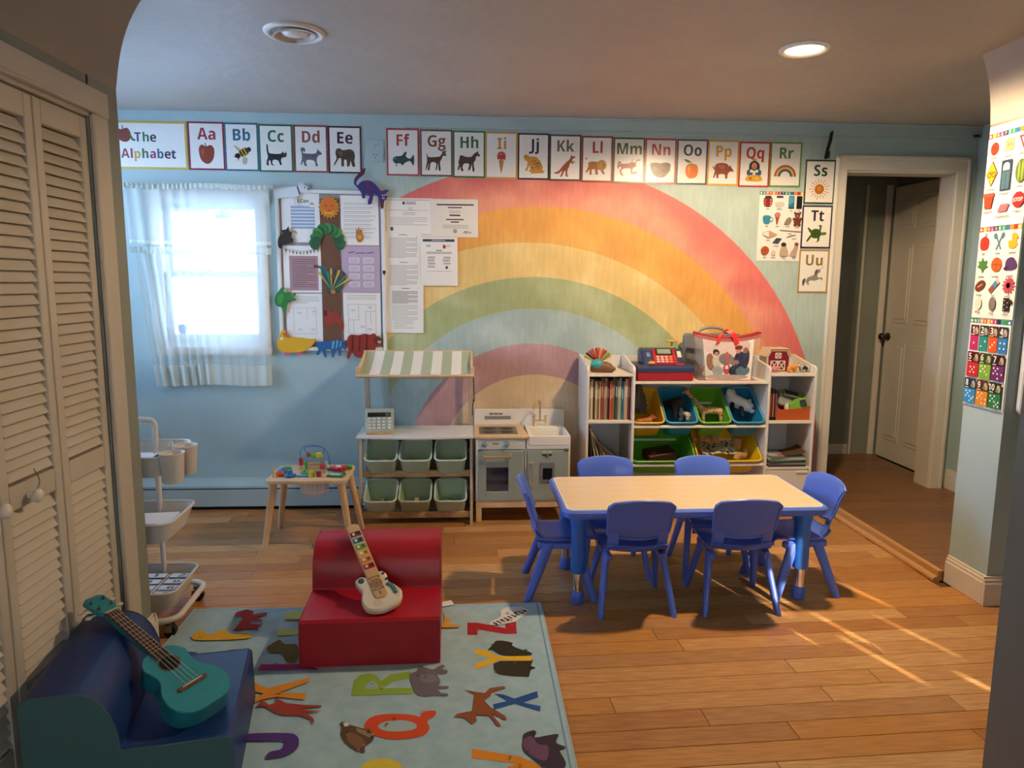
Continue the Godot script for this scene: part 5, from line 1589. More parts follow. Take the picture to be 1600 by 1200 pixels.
	p.ell(-2.6, 8.0, 0.8, 0.9, "3c3c44"); lines(p, -1.2, 4.2, 8.5, 2, 0.9, 0.34, "3c3c44")
	lines(p, 0.0, 2.6, 5.4, 2, 0.9, 0.25); lines(p, -12, 12, 4.0, 1, 1, 0.18); lines(p, -3.0, 4.0, 2.6, 2, 1.0, 0.25); lines(p, -11, 11, -0.2, 5, 1.0, 0.2)
	p.ell(-9.6, -6.6, 1.0, 1.2, "4a4a50"); lines(p, -12, -8, -8.4, 1, 1, 0.4, "55555a")
	p.done("print", ink(0.7), o)
	o = sheet_of("certificate", "landscape diploma with blackletter lines and a signature, top right of the wall certificates", "paper", Vector3(-0.096, 1.700, wz + 0.0016), 0.276, 0.216, mt("dfdad2", 0.8), cg)
	p = pen()
	lines(p, -10.0, 11.0, 7.6, 1, 1, 0.75, "2c2a2a"); lines(p, -3.6, 4.2, 6.0, 1, 1, 0.6, "2c2a2a"); lines(p, -3.0, 3.6, 4.0, 2, 0.9, 0.25); lines(p, -2.6, 3.2, 1.6, 1, 1, 0.8, "2c2a2a")
	lines(p, -4.6, 5.2, -0.8, 1, 1, 0.6, "2c2a2a"); lines(p, -2.0, 2.6, -2.2, 1, 1, 0.6, "2c2a2a"); lines(p, -7, 8, -4.0, 3, 0.8, 0.22)
	p.ell(0.4, -7.4, 1.2, 1.2, "a09a92"); p.line([5.2, -8.6, 6.4, -7.2, 6.6, -8.8, 7.8, -7.4, 8.4, -8.6, 10.0, -7.8], 0.3, "2c2a2a")
	p.done("print", ink(0.7), o)
	var docs := [["typed sheet with a header, upper of three down the left of the wall certificates", -0.398, 1.480, 0.0019], ["typed sheet with close lines, middle of three down the left of the wall certificates", -0.396, 1.322, 0.0036], ["densely typed sheet, lowest of three down the left of the wall certificates", -0.388, 1.172, 0.0054]]
	for k in 3:
		o = sheet_of("certificate", docs[k][0], "paper", Vector3(docs[k][1], docs[k][2], wz + docs[k][3]), 0.216, 0.279, M.paper, cg, false, -0.6)
		p = pen()
		lines(p, -2.0, 2.6, 12.2, 1, 1, 0.35, "5a5856")
		if k == 2:
			lines(p, -7.4, 7.4, 10.4, 12, 0.62, 0.3, "8a8886"); lines(p, -7.4, 7.4, 2.2, 10, 0.9, 0.2); lines(p, -6.4, 5.0, -6.8, 6, 0.9, 0.18)
		else:
			lines(p, -8.0, 8.0, 10.4, 16, 0.75, 0.22, "8a8886")
			p.line([8.4, 12, 8.4, 2], 0.15, "9a9896")
		p.done("print", ink(0.7), o)
	o = sheet_of("certificate", "certificate with a dark blue top band, right of the typed sheets", "paper", Vector3(-0.186, 1.450, wz + 0.0075), 0.216, 0.279, M.paper, cg)
	p = pen()
	p.rect(-9.4, 11.4, 9.0, 12.9, "2c4a66"); lines(p, -4.2, 3.6, 12.2, 1, 1, 0.4, "c8ccd0")
	lines(p, -7.4, -5.0, 9.4, 2, 0.7, 0.3, "6a6a70"); p.blob([2.6, 9.8, 4.0, 9.0, 3.4, 7.4, 2.2, 8.2], "a83a34"); lines(p, 4.4, 6.6, 9.4, 2, 0.7, 0.25)
	lines(p, -1.6, 1.6, 6.4, 1, 1, 0.4, "4a4a4c"); lines(p, -7.2, 7.2, 5.4, 2, 0.7, 0.25, "5a5858")
	for q in [[-6.4, 2.6], [-6.8, 1.0], [-6.4, -0.8], [-6.6, -2.6], [2.6, 2.6], [2.2, 1.0], [2.6, -0.8]]: lines(p, q[0], q[0] + 4.0, q[1], 2, 0.6, 0.3, "77757a")
	p.ell(4.4, -3.4, 0.8, 0.9, "55555a"); lines(p, -7, 7, -5.6, 1, 1, 0.2)
	p.done("print", ink(0.7), o)

func rr_at(x: float, y: float, w: float, h: float) -> PackedVector2Array:
	var q := rrect(w, h, 0.8)
	for i in q.size(): q[i] += Vector2(x + w / 2, y + h / 2)
	return q

func circle(cx: float, cy: float, rx: float, ry: float, rot := 0.0, n := 14) -> Array:
	var out := []
	for i in n:
		var d := Vector2(rx * cos(TAU * i / n), ry * sin(TAU * i / n)).rotated(rot)
		out.append_array([cx + d.x, cy + d.y])
	return out

# a stiff paper cut-out, each colour a layer of real paper glued on the first
func cut(called: String, label: String, category: String, at: Vector3, layers: Array, cols: Array, soft := true) -> void:
	var o: MeshInstance3D = null
	for i in layers.size():
		var q := v2(layers[i])
		for k in q.size(): q[k] *= 0.01
		if soft and q.size() > 7 and i == 0:
			var arr := []
			for v in q: arr.append(v)
			var c := curve2(arr, 3)
			if not Geometry2D.triangulate_polygon(c).is_empty(): q = c
		if Geometry2D.triangulate_polygon(q).is_empty():
			for r in Geometry2D.offset_polygon(q, 0.0004):
				if not Geometry2D.is_polygon_clockwise(r) and absf(area2(r)) > absf(area2(q)) * 0.5: q = r
		var s := nst()
		extrude(s, at3(Vector3(0, 0, 0.0004 * i)), q, 0.0011)
		if i == 0:
			o = obj(called, s, mt(cols[0], 0.85))
			o.position = at
			tag(o, label, category, "paper cutouts on the board")
		else:
			obj("paper_layer", s, mt(cols[i], 0.85), o)

# ---------------------------------------------------------------- market stand
func build_stand() -> void:
	var t := thing("market_stand", "toy market stand with a striped awning and two racks of green bins", "toy stand", Vector3(-0.305, 0, -4.05))
	var s: SurfaceTool
	var hw := 0.306
	for sg in [-1.0, 1.0]:
		# side frame: an upright at the back, a sloping front leg
		s = nst()
		bar(s, Vector3(sg * hw, 0.0, -0.16), Vector3(sg * hw, 0.935, -0.16), 0.018, 0.030, 0.003)
		obj("post", s, M.greywood, t)
		s = nst()
		extrude(s, Transform3D(Basis(Vector3(0, 0, 1), Vector3.UP, Vector3(-1, 0, 0)), Vector3(sg * hw + 0.008, 0, 0)), v2([-0.15, 0.0, -0.12, 0.0, -0.12, 0.44, 0.09, 0.44, 0.185, 0.0, 0.225, 0.0, 0.125, 0.475, -0.15, 0.475]), 0.016, 0.002)
		obj("side_frame", s, M.greywood, t)
		# awning arm
		s = nst()
		bar(s, Vector3(sg * (hw + 0.002), 0.922, -0.15), Vector3(sg * (hw + 0.002), 0.845, 0.135), 0.014, 0.020, 0.002)
		bar(s, Vector3(sg * (hw + 0.006), 0.815, 0.135), Vector3(sg * (hw + 0.006), 0.872, 0.135), 0.014, 0.022, 0.003)
		obj("awning_arm", s, M.pine, t)
	# awning cloth: eleven stripes, green and white by turns
	var n := 11
	for i in n:
		var x0 := -hw + 2 * hw * i / n
		var x1 := -hw + 2 * hw * (i + 1) / n
		var rows := []
		for k in 9:
			var f := k / 8.0
			var y := lerpf(0.934, 0.832, f) - sin(PI * f) * 0.012
			rows.append([Vector3(x0, y, lerpf(-0.155, 0.14, f)), Vector3(x1, y, lerpf(-0.155, 0.14, f))])
		rows.append([Vector3(x0, 0.822, 0.146), Vector3(x1, 0.822, 0.146)])
		s = nst()
		sheet(s, rows, 0.002)
		obj("awning_stripe", s, mt("a9b596" if i % 2 == 0 else "e4e2da", 0.9), t)
	s = nst()
	cyl(s, Vector3(-hw - 0.012, 0.822, 0.142), Vector3(hw + 0.012, 0.822, 0.142), 0.009)
	obj("awning_rail", s, M.pine, t)
	s = nst()
	cyl(s, Vector3(-hw, 0.928, -0.155), Vector3(hw, 0.928, -0.155), 0.008)
	obj("awning_rail", s, M.pine, t)
	# counter with a bowed front
	s = nst()
	var top := PackedVector2Array([Vector2(-hw - 0.025, 0.16), Vector2(-hw - 0.025, -0.135)])
	for i in range(1, 13): top.append(Vector2(lerpf(-hw - 0.025, hw + 0.025, i / 12.0), -0.135 - sin(PI * i / 12.0) * 0.028))
	top.append(Vector2(hw + 0.025, 0.16))
	extrude(s, at3(Vector3(0, 0.470, 0), -90), top, 0.017, 0.003)
	obj("counter", s, mt("d9dad6", 0.35), t)
	s = nst()
	bx(s, -hw + 0.009, hw - 0.009, 0.02, 0.462, -0.150, -0.142)
	obj("back_panel", s, mt("7d6a54", 0.7), t)
	for y in [[0.272, 0.108], [0.058, 0.185]]:
		s = nst()
		bar(s, Vector3(-hw, y[0] - 0.006, y[1]), Vector3(hw, y[0] - 0.006, y[1]), 0.014, 0.038, 0.004)
		obj("bin_rail", s, M.pine_dark, t)
	for y in [[0.345, -0.10], [0.125, -0.09]]:
		s = nst()
		bar(s, Vector3(-hw, y[0], y[1]), Vector3(hw, y[0], y[1]), 0.014, 0.025, 0.003)
		obj("back_rail", s, M.pine_dark, t)
	s = nst()
	tube(s, curve([Vector3(hw + 0.012, 0.815, 0.138), Vector3(hw + 0.014, 0.74, 0.13), Vector3(hw + 0.016, 0.69, 0.13), Vector3(hw + 0.008, 0.66, 0.128), Vector3(hw + 0.006, 0.60, 0.128)], 4), 0.003, 6)
	ball(s, at3(Vector3(hw + 0.014, 0.685, 0.13)), Vector3(0.006, 0.008, 0.006), 8)
	obj("tie_cord", s, M.black, t)
	# six bins, tipped towards the room
	var where := ["upper left", "upper middle", "upper right", "lower left", "lower middle", "lower right"]
	for k in 6:
		var r := k / 3
		var c := k % 3
		var p := Vector3(-0.305 + [-0.196, -0.006, 0.190][c], [0.268, 0.055][r], -4.05 + [0.02, 0.085][r])
		var b := bin("green_bin", "sage green plastic bin, %s of six in the market stand" % where[k], p, 0.178, 0.20, 0.135, "b2c6ae" if k != 4 else "a4b898", "green bins in the market stand", 24.0)
		if k == 0 or k == 4 or k == 3 or k == 5:
			s = nst()
			box(s, at3(Vector3(0.0, 0.02, -0.02), 10, 20 + 40 * k, 4), Vector3([0.05, 0, 0, 0.03, 0.03, 0.024][k], 0.03, 0.035), 0.004)
			var o := obj("toy_food", s, mt(["c9c0b4", "", "", "7a8a5a", "b0a888", "8f9f6a"][k], 0.6))
			o.transform = Transform3D(b.basis, b.position + b.basis * Vector3(0, 0.008, -0.01))
			tag(o, ["crumpled pale paper in the upper left green bin", "", "", "small green toy food in the lower left green bin", "small pale toy food in the lower middle green bin", "small light green toy food in the lower right green bin"][k], "toy food", "toy food in the bins")
	# toy register on the counter
	t = thing("toy_register", "pale grey-green toy register with a black display and round keys", "toy register", Vector3(-0.515, 0.487, -4.0), 0.06)
	s = nst()
	box(s, at3(Vector3(0.0, 0.008, 0.0)), Vector3(0.14, 0.016, 0.10), 0.003)
	obj("base", s, M.pine_dark, t)
	s = nst()
	extrude(s, Transform3D(Basis(Vector3(0, 0, 1), Vector3.UP, Vector3(-1, 0, 0)), Vector3(0.080, 0.016, 0)), v2([-0.035, 0.0, 0.035, 0.0, 0.0, 0.112, -0.035, 0.118]), 0.160, 0.003)
	obj("body", s, mt("a7b5a8", 0.45), t)
	var face_t := Transform3D(Basis(Vector3.RIGHT, deg_to_rad(-17)), Vector3(0, 0.016, 0.035))
	s = nst()
	box(s, face_t * at3(Vector3(0, 0.094, 0.001)), Vector3(0.128, 0.024, 0.005), 0.001)
	var scr := obj("display", s, mt("17191a", 0.2), t)
	var pr := Pr.new(self, face_t * Vector3(0.0, 0.094, 0.0035), face_t.basis.x * 0.01, face_t.basis.y * 0.01)
	pr.text("88", 4.6, 0.0, 1.5, "6d7a74")
	pr.done("digits", ink(0.4), scr)
	for r in 4:
		for c in 5:
			s = nst()
			var kx := -0.056 + c * 0.0265 + (0.006 if c == 4 else 0.0)
			box(s, face_t * at3(Vector3(kx, 0.018 + r * 0.0175, 0.002)), Vector3(0.018, 0.012, 0.006), 0.002)
			obj("key", s, mt("d8dcd4", 0.5), t)

# an open tub: four walls, a floor and a rolled rim; its front looks to +Z
func bin(called: String, label: String, at: Vector3, w: float, d: float, h: float, hex: String, group: String, tip := 20.0) -> Node3D:
	var t := thing(called, label, "bin", at, 0.0, group)
	t.rotation.x = deg_to_rad(tip)
	var m := mt(hex, 0.32)
	var loops := []
	for q in [[0.0, 0.80, 0.78], [0.012, 0.84, 0.82], [h, 0.97, 0.97]]:
		var r := []
		for v in rrect(w * q[1], d * q[2], 0.028): r.append(Vector3(v.x, q[0], -v.y))
		loops.append(r)
	var inner := []
	for q in [[h, 0.945, 0.945], [0.014, 0.81, 0.79], [0.004, 0.77, 0.75]]:
		var r := []
		for v in rrect(w * q[1], d * q[2], 0.026): r.append(Vector3(v.x, q[0], -v.y))
		inner.append(r)
	var s := nst()
	s.set_smooth_group(1)
	grid(s, loops, true, true)
	s.set_smooth_group(2)
	grid(s, inner, true, true)
	s.set_smooth_group(-1)
	face(s, loops[0], Vector3(0, h, 0))
	face(s, inner[2], Vector3(0, -h, 0))
	obj("tub", s, m, t)
	var rim := []
	for v in rrect(w * 0.975, d * 0.975, 0.03): rim.append(Vector3(v.x, h, -v.y))
	s = nst()
	tube(s, rim, 0.006, 8, true)
	obj("rim", s, mt(Color(hex).lightened(0.12).to_html(false), 0.3), t)
	return t

# ---------------------------------------------------------------- play kitchen
func build_kitchen() -> void:
	var t := thing("play_kitchen", "grey-green wooden play kitchen with an oven, a hob and a sink", "play kitchen", Vector3(0.288, 0, -4.03))
	var s: SurfaceTool
	var grey := mt("93a096", 0.5)
	var cream := mt("ddd8cc", 0.45)
	var hw := 0.262
	var zf := 0.165
	# base frame
	s = nst()
	bx(s, -hw, hw, 0.085, 0.118, zf - 0.02, zf, 0.003)
	bx(s, -hw, hw, 0.085, 0.118, -0.16, -0.14, 0.003)
	for x in [-hw, hw - 0.032]:
		for z in [zf - 0.03, -0.16]: bx(s, x, x + 0.032, 0.0, 0.09, z, z + 0.03, 0.003)
	obj("base_frame", s, M.pine, t)
	# carcass with an open oven cavity
	s = nst()
	bx(s, -hw, -hw + 0.012, 0.118, 0.478, -0.16, zf, 0.002)
	bx(s, hw - 0.012, hw, 0.118, 0.478, -0.16, zf, 0.002)
	bx(s, 0.010, 0.020, 0.118, 0.478, -0.16, zf, 0.002)
	bx(s, -hw + 0.01, hw - 0.01, 0.118, 0.130, -0.16, zf - 0.006)
	bx(s, -hw + 0.01, hw - 0.01, 0.118, 0.478, -0.16, -0.15)
	obj("carcass", s, cream, t)
	# control panel
	s = nst()
	bx(s, -hw + 0.012, hw - 0.012, 0.418, 0.480, zf - 0.012, zf, 0.002)
	var cp := obj("control_panel", s, mt("cfcfc8", 0.4), t)
	for x in [-0.215, -0.093]:
		s = nst()
		lathe(s, at3(Vector3(x, 0.448, zf), 90), [Vector2(0.016, 0.0), Vector2(0.0155, 0.008), Vector2(0.013, 0.010), Vector2(0.013, 0.020), Vector2(0.0, 0.021)], 18)
		bx(s, x - 0.003, x + 0.003, 0.436, 0.460, zf + 0.018, zf + 0.025, 0.001)
		obj("knob", s, mt("6f9088", 0.4), cp)
	s = nst()
	bx(s, -0.170, -0.135, 0.446, 0.458, zf - 0.001, zf + 0.002)
	obj("clock", s, mt("8b8d8a", 0.4), cp)
	# oven door with a window
	s = nst()
	var z0 := zf - 0.008
	bx(s, -hw + 0.012, -0.205, 0.130, 0.414, z0, zf + 0.006, 0.002)
	bx(s, -0.082, 0.006, 0.130, 0.414, z0, zf + 0.006, 0.002)
	bx(s, -0.205, -0.082, 0.130, 0.180, z0, zf + 0.006, 0.002)
	bx(s, -0.205, -0.082, 0.318, 0.414, z0, zf + 0.006, 0.002)
	var od := obj("oven_door", s, grey, t)
	s = nst()
	cyl(s, Vector3(-0.215, 0.383, zf + 0.028), Vector3(-0.070, 0.383, zf + 0.028), 0.006)
	for x in [-0.213, -0.073]: box(s, at3(Vector3(x, 0.385, zf + 0.018)), Vector3(0.016, 0.024, 0.030), 0.004)
	obj("handle", s, M.brass, od)
	s = nst()
	bx(s, -0.207, -0.080, 0.178, 0.320, zf - 0.004, zf - 0.002)
	var g := StandardMaterial3D.new()
	g.albedo_color = Color(0.16, 0.12, 0.18, 0.4)
	g.transparency = BaseMaterial3D.TRANSPARENCY_ALPHA
	g.roughness = 0.04
	obj("pane", s, g, od)
	s = nst()
	bx(s, -0.245, 0.008, 0.240, 0.247, -0.14, zf - 0.014)
	obj("oven_shelf", s, mt("7d7f80", 0.4, 0.6), t)
	s = nst()
	bx(s, -0.248, 0.009, 0.132, 0.40, -0.148, -0.14)
	obj("oven_back", s, mt("241c22", 0.7), t)
	# washer door
	s = nst()
	bx(s, 0.022, hw - 0.012, 0.130, 0.414, z0, zf + 0.006, 0.002)
	var wd := obj("washer_door", s, grey, t)
	s = nst()
	extrude(s, at3(Vector3(0.135, 0.290, zf + 0.006)), rrect(0.080, 0.112, 0.006), 0.006, 0.001)
	var wf := obj("window_frame", s, mt("74787a", 0.45), wd)
	s = nst()
	extrude(s, at3(Vector3(0.135, 0.282, zf + 0.0125)), rrect(0.052, 0.064, 0.004), 0.001)
	obj("dark_pane", s, mt("15161a", 0.15), wf)
	s = nst()
	extrude(s, at3(Vector3(0.132, 0.388, zf + 0.0062)), rrect(0.056, 0.010, 0.004), 0.0008)
	var sl := obj("slider_slot", s, mt("1c1c1c", 0.6), wd)
	s = nst()
	box(s, at3(Vector3(0.134, 0.385, zf + 0.011)), Vector3(0.012, 0.024, 0.010), 0.003)
	obj("slider", s, mt("8a7358", 0.5), sl)
	s = nst()
	cyl(s, Vector3(0.048, 0.21, zf + 0.024), Vector3(0.048, 0.345, zf + 0.024), 0.005)
	for y in [0.212, 0.343]: box(s, at3(Vector3(0.048, y, zf + 0.016)), Vector3(0.020, 0.014, 0.024), 0.003)
	obj("handle", s, M.brass, wd)
	var pr := Pr.new(self, Vector3(0.132, 0.404, zf + 0.006), Vector3(0.01, 0, 0), Vector3(0, 0.01, 0))
	for q in [[-2.4, -0.8], [-0.3, 0.3], [0.9, 2.6]]: pr.rect(q[0], -0.35, q[1], 0.35, "d8d6cc")
	pr.done("slider_marks", ink(), wd)
	s = nst()
	bx(s, hw - 0.034, hw - 0.010, 0.410, 0.424, zf + 0.006, zf + 0.012, 0.002)
	obj("latch", s, mt("5b5048", 0.5), t)
	# worktop: hob at the left, apron sink at the right
	s = nst()
	extrude(s, at3(Vector3(-0.115, 0.480, 0.0), -90), v2([-0.158, -0.175, 0.150, -0.175, 0.120, 0.165, -0.158, 0.165]), 0.016, 0.003)
	var hob := obj("worktop", s, M.pine, t)
	s = nst()
	box(s, at3(Vector3(-0.135, 0.4965, 0.02)), Vector3(0.215, 0.004, 0.20), 0.001)
	var hp := obj("hob_plate", s, mt("55524f", 0.35), hob)
	for x in [-0.185, -0.085]:
		for z in [-0.035, 0.065]:
			s = nst()
			lathe(s, at3(Vector3(x, 0.4985, z)), [Vector2(0.0, 0.002), Vector2(0.036, 0.002), Vector2(0.038, 0.0)], 24)
			obj("burner", s, mt("3a2a2c", 0.4), hp)
	s = nst()
	bx(s, 0.030, hw, 0.440, 0.494, zf - 0.012, zf + 0.002, 0.003)
	bx(s, 0.030, 0.050, 0.44, 0.494, -0.10, zf - 0.01, 0.002)
	bx(s, hw - 0.014, hw, 0.44, 0.494, -0.10, zf - 0.01, 0.002)
	bx(s, 0.030, hw, 0.44, 0.494, -0.16, -0.085, 0.002)
	bx(s, 0.030, hw, 0.432, 0.440, -0.16, zf - 0.01)
	obj("sink", s, mt("e6e2d8", 0.3), t)
	# splashback
	s = nst()
	extrude(s, at3(Vector3(0.0, 0.525, -0.172)), rrect(0.536, 0.124, 0.014), 0.012, 0.002)
	var sb := obj("splashback", s, cream, t)
	s = nst()
	bx(s, -0.208, -0.052, 0.526, 0.546, -0.160, -0.157, 0.001)
	obj("vent_panel", s, mt("84807c", 0.5), sb)
	for x in [-0.168, -0.140, -0.112]:
		s = nst()
		extrude(s, at3(Vector3(x, 0.560, -0.160)), rrect(0.024, 0.012, 0.005), 0.003, 0.001)
		obj("key", s, mt("84807c", 0.5), sb)
	# bridge tap
	s = nst()
	for x in [0.085, 0.150]:
		lathe(s, at3(Vector3(x, 0.494, -0.115)), [Vector2(0.012, 0.0), Vector2(0.012, 0.004), Vector2(0.006, 0.008), Vector2(0.005, 0.045), Vector2(0.008, 0.050), Vector2(0.0, 0.054)], 14)
		bar(s, Vector3(x - 0.012, 0.553, -0.108), Vector3(x + 0.012, 0.553, -0.122), 0.006, 0.006, 0.002)
	cyl(s, Vector3(0.085, 0.528, -0.115), Vector3(0.150, 0.528, -0.115), 0.005)
	tube(s, curve([Vector3(0.118, 0.528, -0.115), Vector3(0.118, 0.60, -0.115), Vector3(0.116, 0.632, -0.108), Vector3(0.104, 0.648, -0.09), Vector3(0.086, 0.636, -0.072), Vector3(0.074, 0.600, -0.062)], 6), 0.0055, 10)
	obj("tap", s, M.brass, t)
	# play food behind the oven glass
	s = nst()
	ball(s, at3(Vector3(0, 0.022, 0)), Vector3(0.045, 0.025, 0.035), 14)
	var pot := obj("toy_pan", s, mt("4a3858", 0.4))
	pot.position = Vector3(0.288 - 0.14, 0.2475, -3.96)
	tag(pot, "dark purple toy pan behind the oven window", "toy pan")
	s = nst()
	lathe(s, Transform3D(), [Vector2(0.0, 0.0), Vector2(0.04, 0.002), Vector2(0.055, 0.016), Vector2(0.052, 0.017), Vector2(0.038, 0.005), Vector2(0.0, 0.004)], 20)
	var dish := obj("toy_dish", s, mt("7a3a34", 0.4))
	dish.position = Vector3(0.288 - 0.14, 0.1305, -3.95)
	tag(dish, "brown toy dish at the bottom of the oven", "toy dish")

# ---------------------------------------------------------------- soft bodies: tapered bones joined by a smooth minimum, meshed as surface nets
func body(st: SurfaceTool, bones: Array, cell := 0.006, k := 0.012) -> void:
	var lo := Vector3(1e9, 1e9, 1e9)
	var hi := -lo
	for b in bones:
		for e in [[b[0], b[2]], [b[1], b[3]]]:
			lo = lo.min(e[0] - Vector3.ONE * (e[1] + cell * 2)); hi = hi.max(e[0] + Vector3.ONE * (e[1] + cell * 2))
	var n := Vector3i(((hi - lo) / cell).ceil()) + Vector3i.ONE
	var val := PackedFloat32Array()
	val.resize(n.x * n.y * n.z)
	val.fill(1.0)
	for b in bones:
		var a: Vector3 = b[0]
		var ab: Vector3 = b[1] - b[0]
		var l2 := maxf(ab.length_squared(), 1e-9)
		var r: float = maxf(b[2], b[3]) + cell * 3 + k
		var i0 := Vector3i(((a.min(b[1]) - Vector3.ONE * r - lo) / cell).floor()).clamp(Vector3i.ZERO, n - Vector3i.ONE)
		var i1 := Vector3i(((a.max(b[1]) + Vector3.ONE * r - lo) / cell).ceil()).clamp(Vector3i.ZERO, n - Vector3i.ONE)
		for z in range(i0.z, i1.z + 1):
			for y in range(i0.y, i1.y + 1):
				for x in range(i0.x, i1.x + 1):
					var p := lo + Vector3(x, y, z) * cell - a
					var t := clampf(p.dot(ab) / l2, 0.0, 1.0)
					var d := (p - ab * t).length() - lerpf(b[2], b[3], t)
					var i := x + n.x * (y + n.y * z)
					var o := val[i]
					var h := clampf(0.5 + 0.5 * (o - d) / k, 0.0, 1.0)
					val[i] = lerpf(o, d, h) - k * h * (1.0 - h)
	var vert := {}
	var steps := [0, 1, n.x, n.x + 1, n.x * n.y, n.x * n.y + 1, n.x * n.y + n.x, n.x * n.y + n.x + 1]
	for z in n.z - 1:
		for y in n.y - 1:
			for x in n.x - 1:
				var i := x + n.x * (y + n.y * z)
				var inside := 0
				for q in steps:
					if val[i + q] < 0.0: inside += 1
				if inside == 0 or inside == 8: continue
				var sum := Vector3.ZERO
				var c := 0
				for e in [[0, 1], [2, 3], [4, 5], [6, 7], [0, 2], [1, 3], [4, 6], [5, 7], [0, 4], [1, 5], [2, 6], [3, 7]]:
					var va := val[i + steps[e[0]]]
					var vb := val[i + steps[e[1]]]
					if (va < 0.0) == (vb < 0.0): continue
					var f := va / (va - vb)
					var pa := Vector3(e[0] & 1, (e[0] >> 1) & 1, e[0] >> 2)
					var pb := Vector3(e[1] & 1, (e[1] >> 1) & 1, e[1] >> 2)
					sum += pa.lerp(pb, f); c += 1
				vert[i] = lo + (Vector3(x, y, z) + sum / c) * cell
	st.set_smooth_group(1)
	var stride := [1, n.x, n.x * n.y]
	for i in vert:
		for a in 3:
			var j: int = i + stride[a]
			var s0 := val[i]
			if j >= val.size() or (s0 < 0.0) == (val[j] < 0.0): continue
			var u: int = stride[(a + 1) % 3]
			var w: int = stride[(a + 2) % 3]
			if not (vert.has(i - u) and vert.has(i - w) and vert.has(i - u - w)): continue
			if s0 < 0.0: q4(st, vert[i], vert[i - w], vert[i - u - w], vert[i - u])
			else: q4(st, vert[i], vert[i - u], vert[i - u - w], vert[i - w])
	st.set_smooth_group(-1)

# four legs, a trunk, a neck, a head with a muzzle, a tail; L long, H high at the shoulder, facing +X
func beast(L: float, H: float, fat: float, neck: Vector3, head: float, leg: float) -> Array:
	var b := H * 0.70
	var out := [[Vector3(-L * 0.32, b, 0), Vector3(L * 0.30, b + H * 0.04, 0), fat * 0.92, fat]]
	for x in [-0.34, 0.30]:
		for z in [-1.0, 1.0]:
			var hipz: float = z * fat * 0.55
			var knee := Vector3(L * x + (L * 0.03 if x > 0 else -L * 0.04), H * 0.36, hipz)
			out.append([Vector3(L * x, b * 0.92, hipz), knee, leg * 1.5, leg])
			out.append([knee, Vector3(L * x, leg * 0.8, hipz), leg, leg * 0.8])
	var base := Vector3(L * 0.34, b + fat * 0.3, 0)
	out.append([base, base + neck, fat * 0.7, head * 0.8])
	out.append([base + neck, base + neck + Vector3(head * 1.5, -head * 0.35, 0), head, head * 0.62])
	for z in [-1.0, 1.0]: out.append([base + neck + Vector3(-head * 0.2, head * 0.7, z * head * 0.6), base + neck + Vector3(-head * 0.4, head * 1.35, z * head * 0.9), head * 0.28, head * 0.16])
	out.append([Vector3(-L * 0.42, b + fat * 0.3, 0), Vector3(-L * 0.52, b * 0.55, 0), leg * 0.5, leg * 0.35])
	return out

func toy(called: String, label: String, category: String, group: String, bones: Array, m: Material, t: Transform3D, k := 0.012, cell := 0.006) -> MeshInstance3D:
	var s := nst()
	body(s, bones, cell, k)
	var o := obj(called, s, m)
	o.transform = t
	tag(o, label, category, group)
	return o

func spots(base: String, dark: String, f: float, seed_: int) -> StandardMaterial3D:
	var n := FastNoiseLite.new()
	n.seed = seed_
	n.noise_type = FastNoiseLite.TYPE_CELLULAR
	n.frequency = f
	n.fractal_type = FastNoiseLite.FRACTAL_NONE
	n.cellular_return_type = FastNoiseLite.RETURN_DISTANCE2_SUB
	var t := NoiseTexture2D.new()
	t.width = 128; t.height = 128
	t.seamless = true
	t.noise = n
	var g := Gradient.new()
	g.interpolation_mode = Gradient.GRADIENT_INTERPOLATE_CONSTANT
	g.offsets = PackedFloat32Array([0.0, 0.30])
	g.colors = PackedColorArray([Color(base), Color(dark)])
	t.color_ramp = g
	return tri_mat(t, Vector3(9, 9, 9), 0.55, null, 0.0, false)

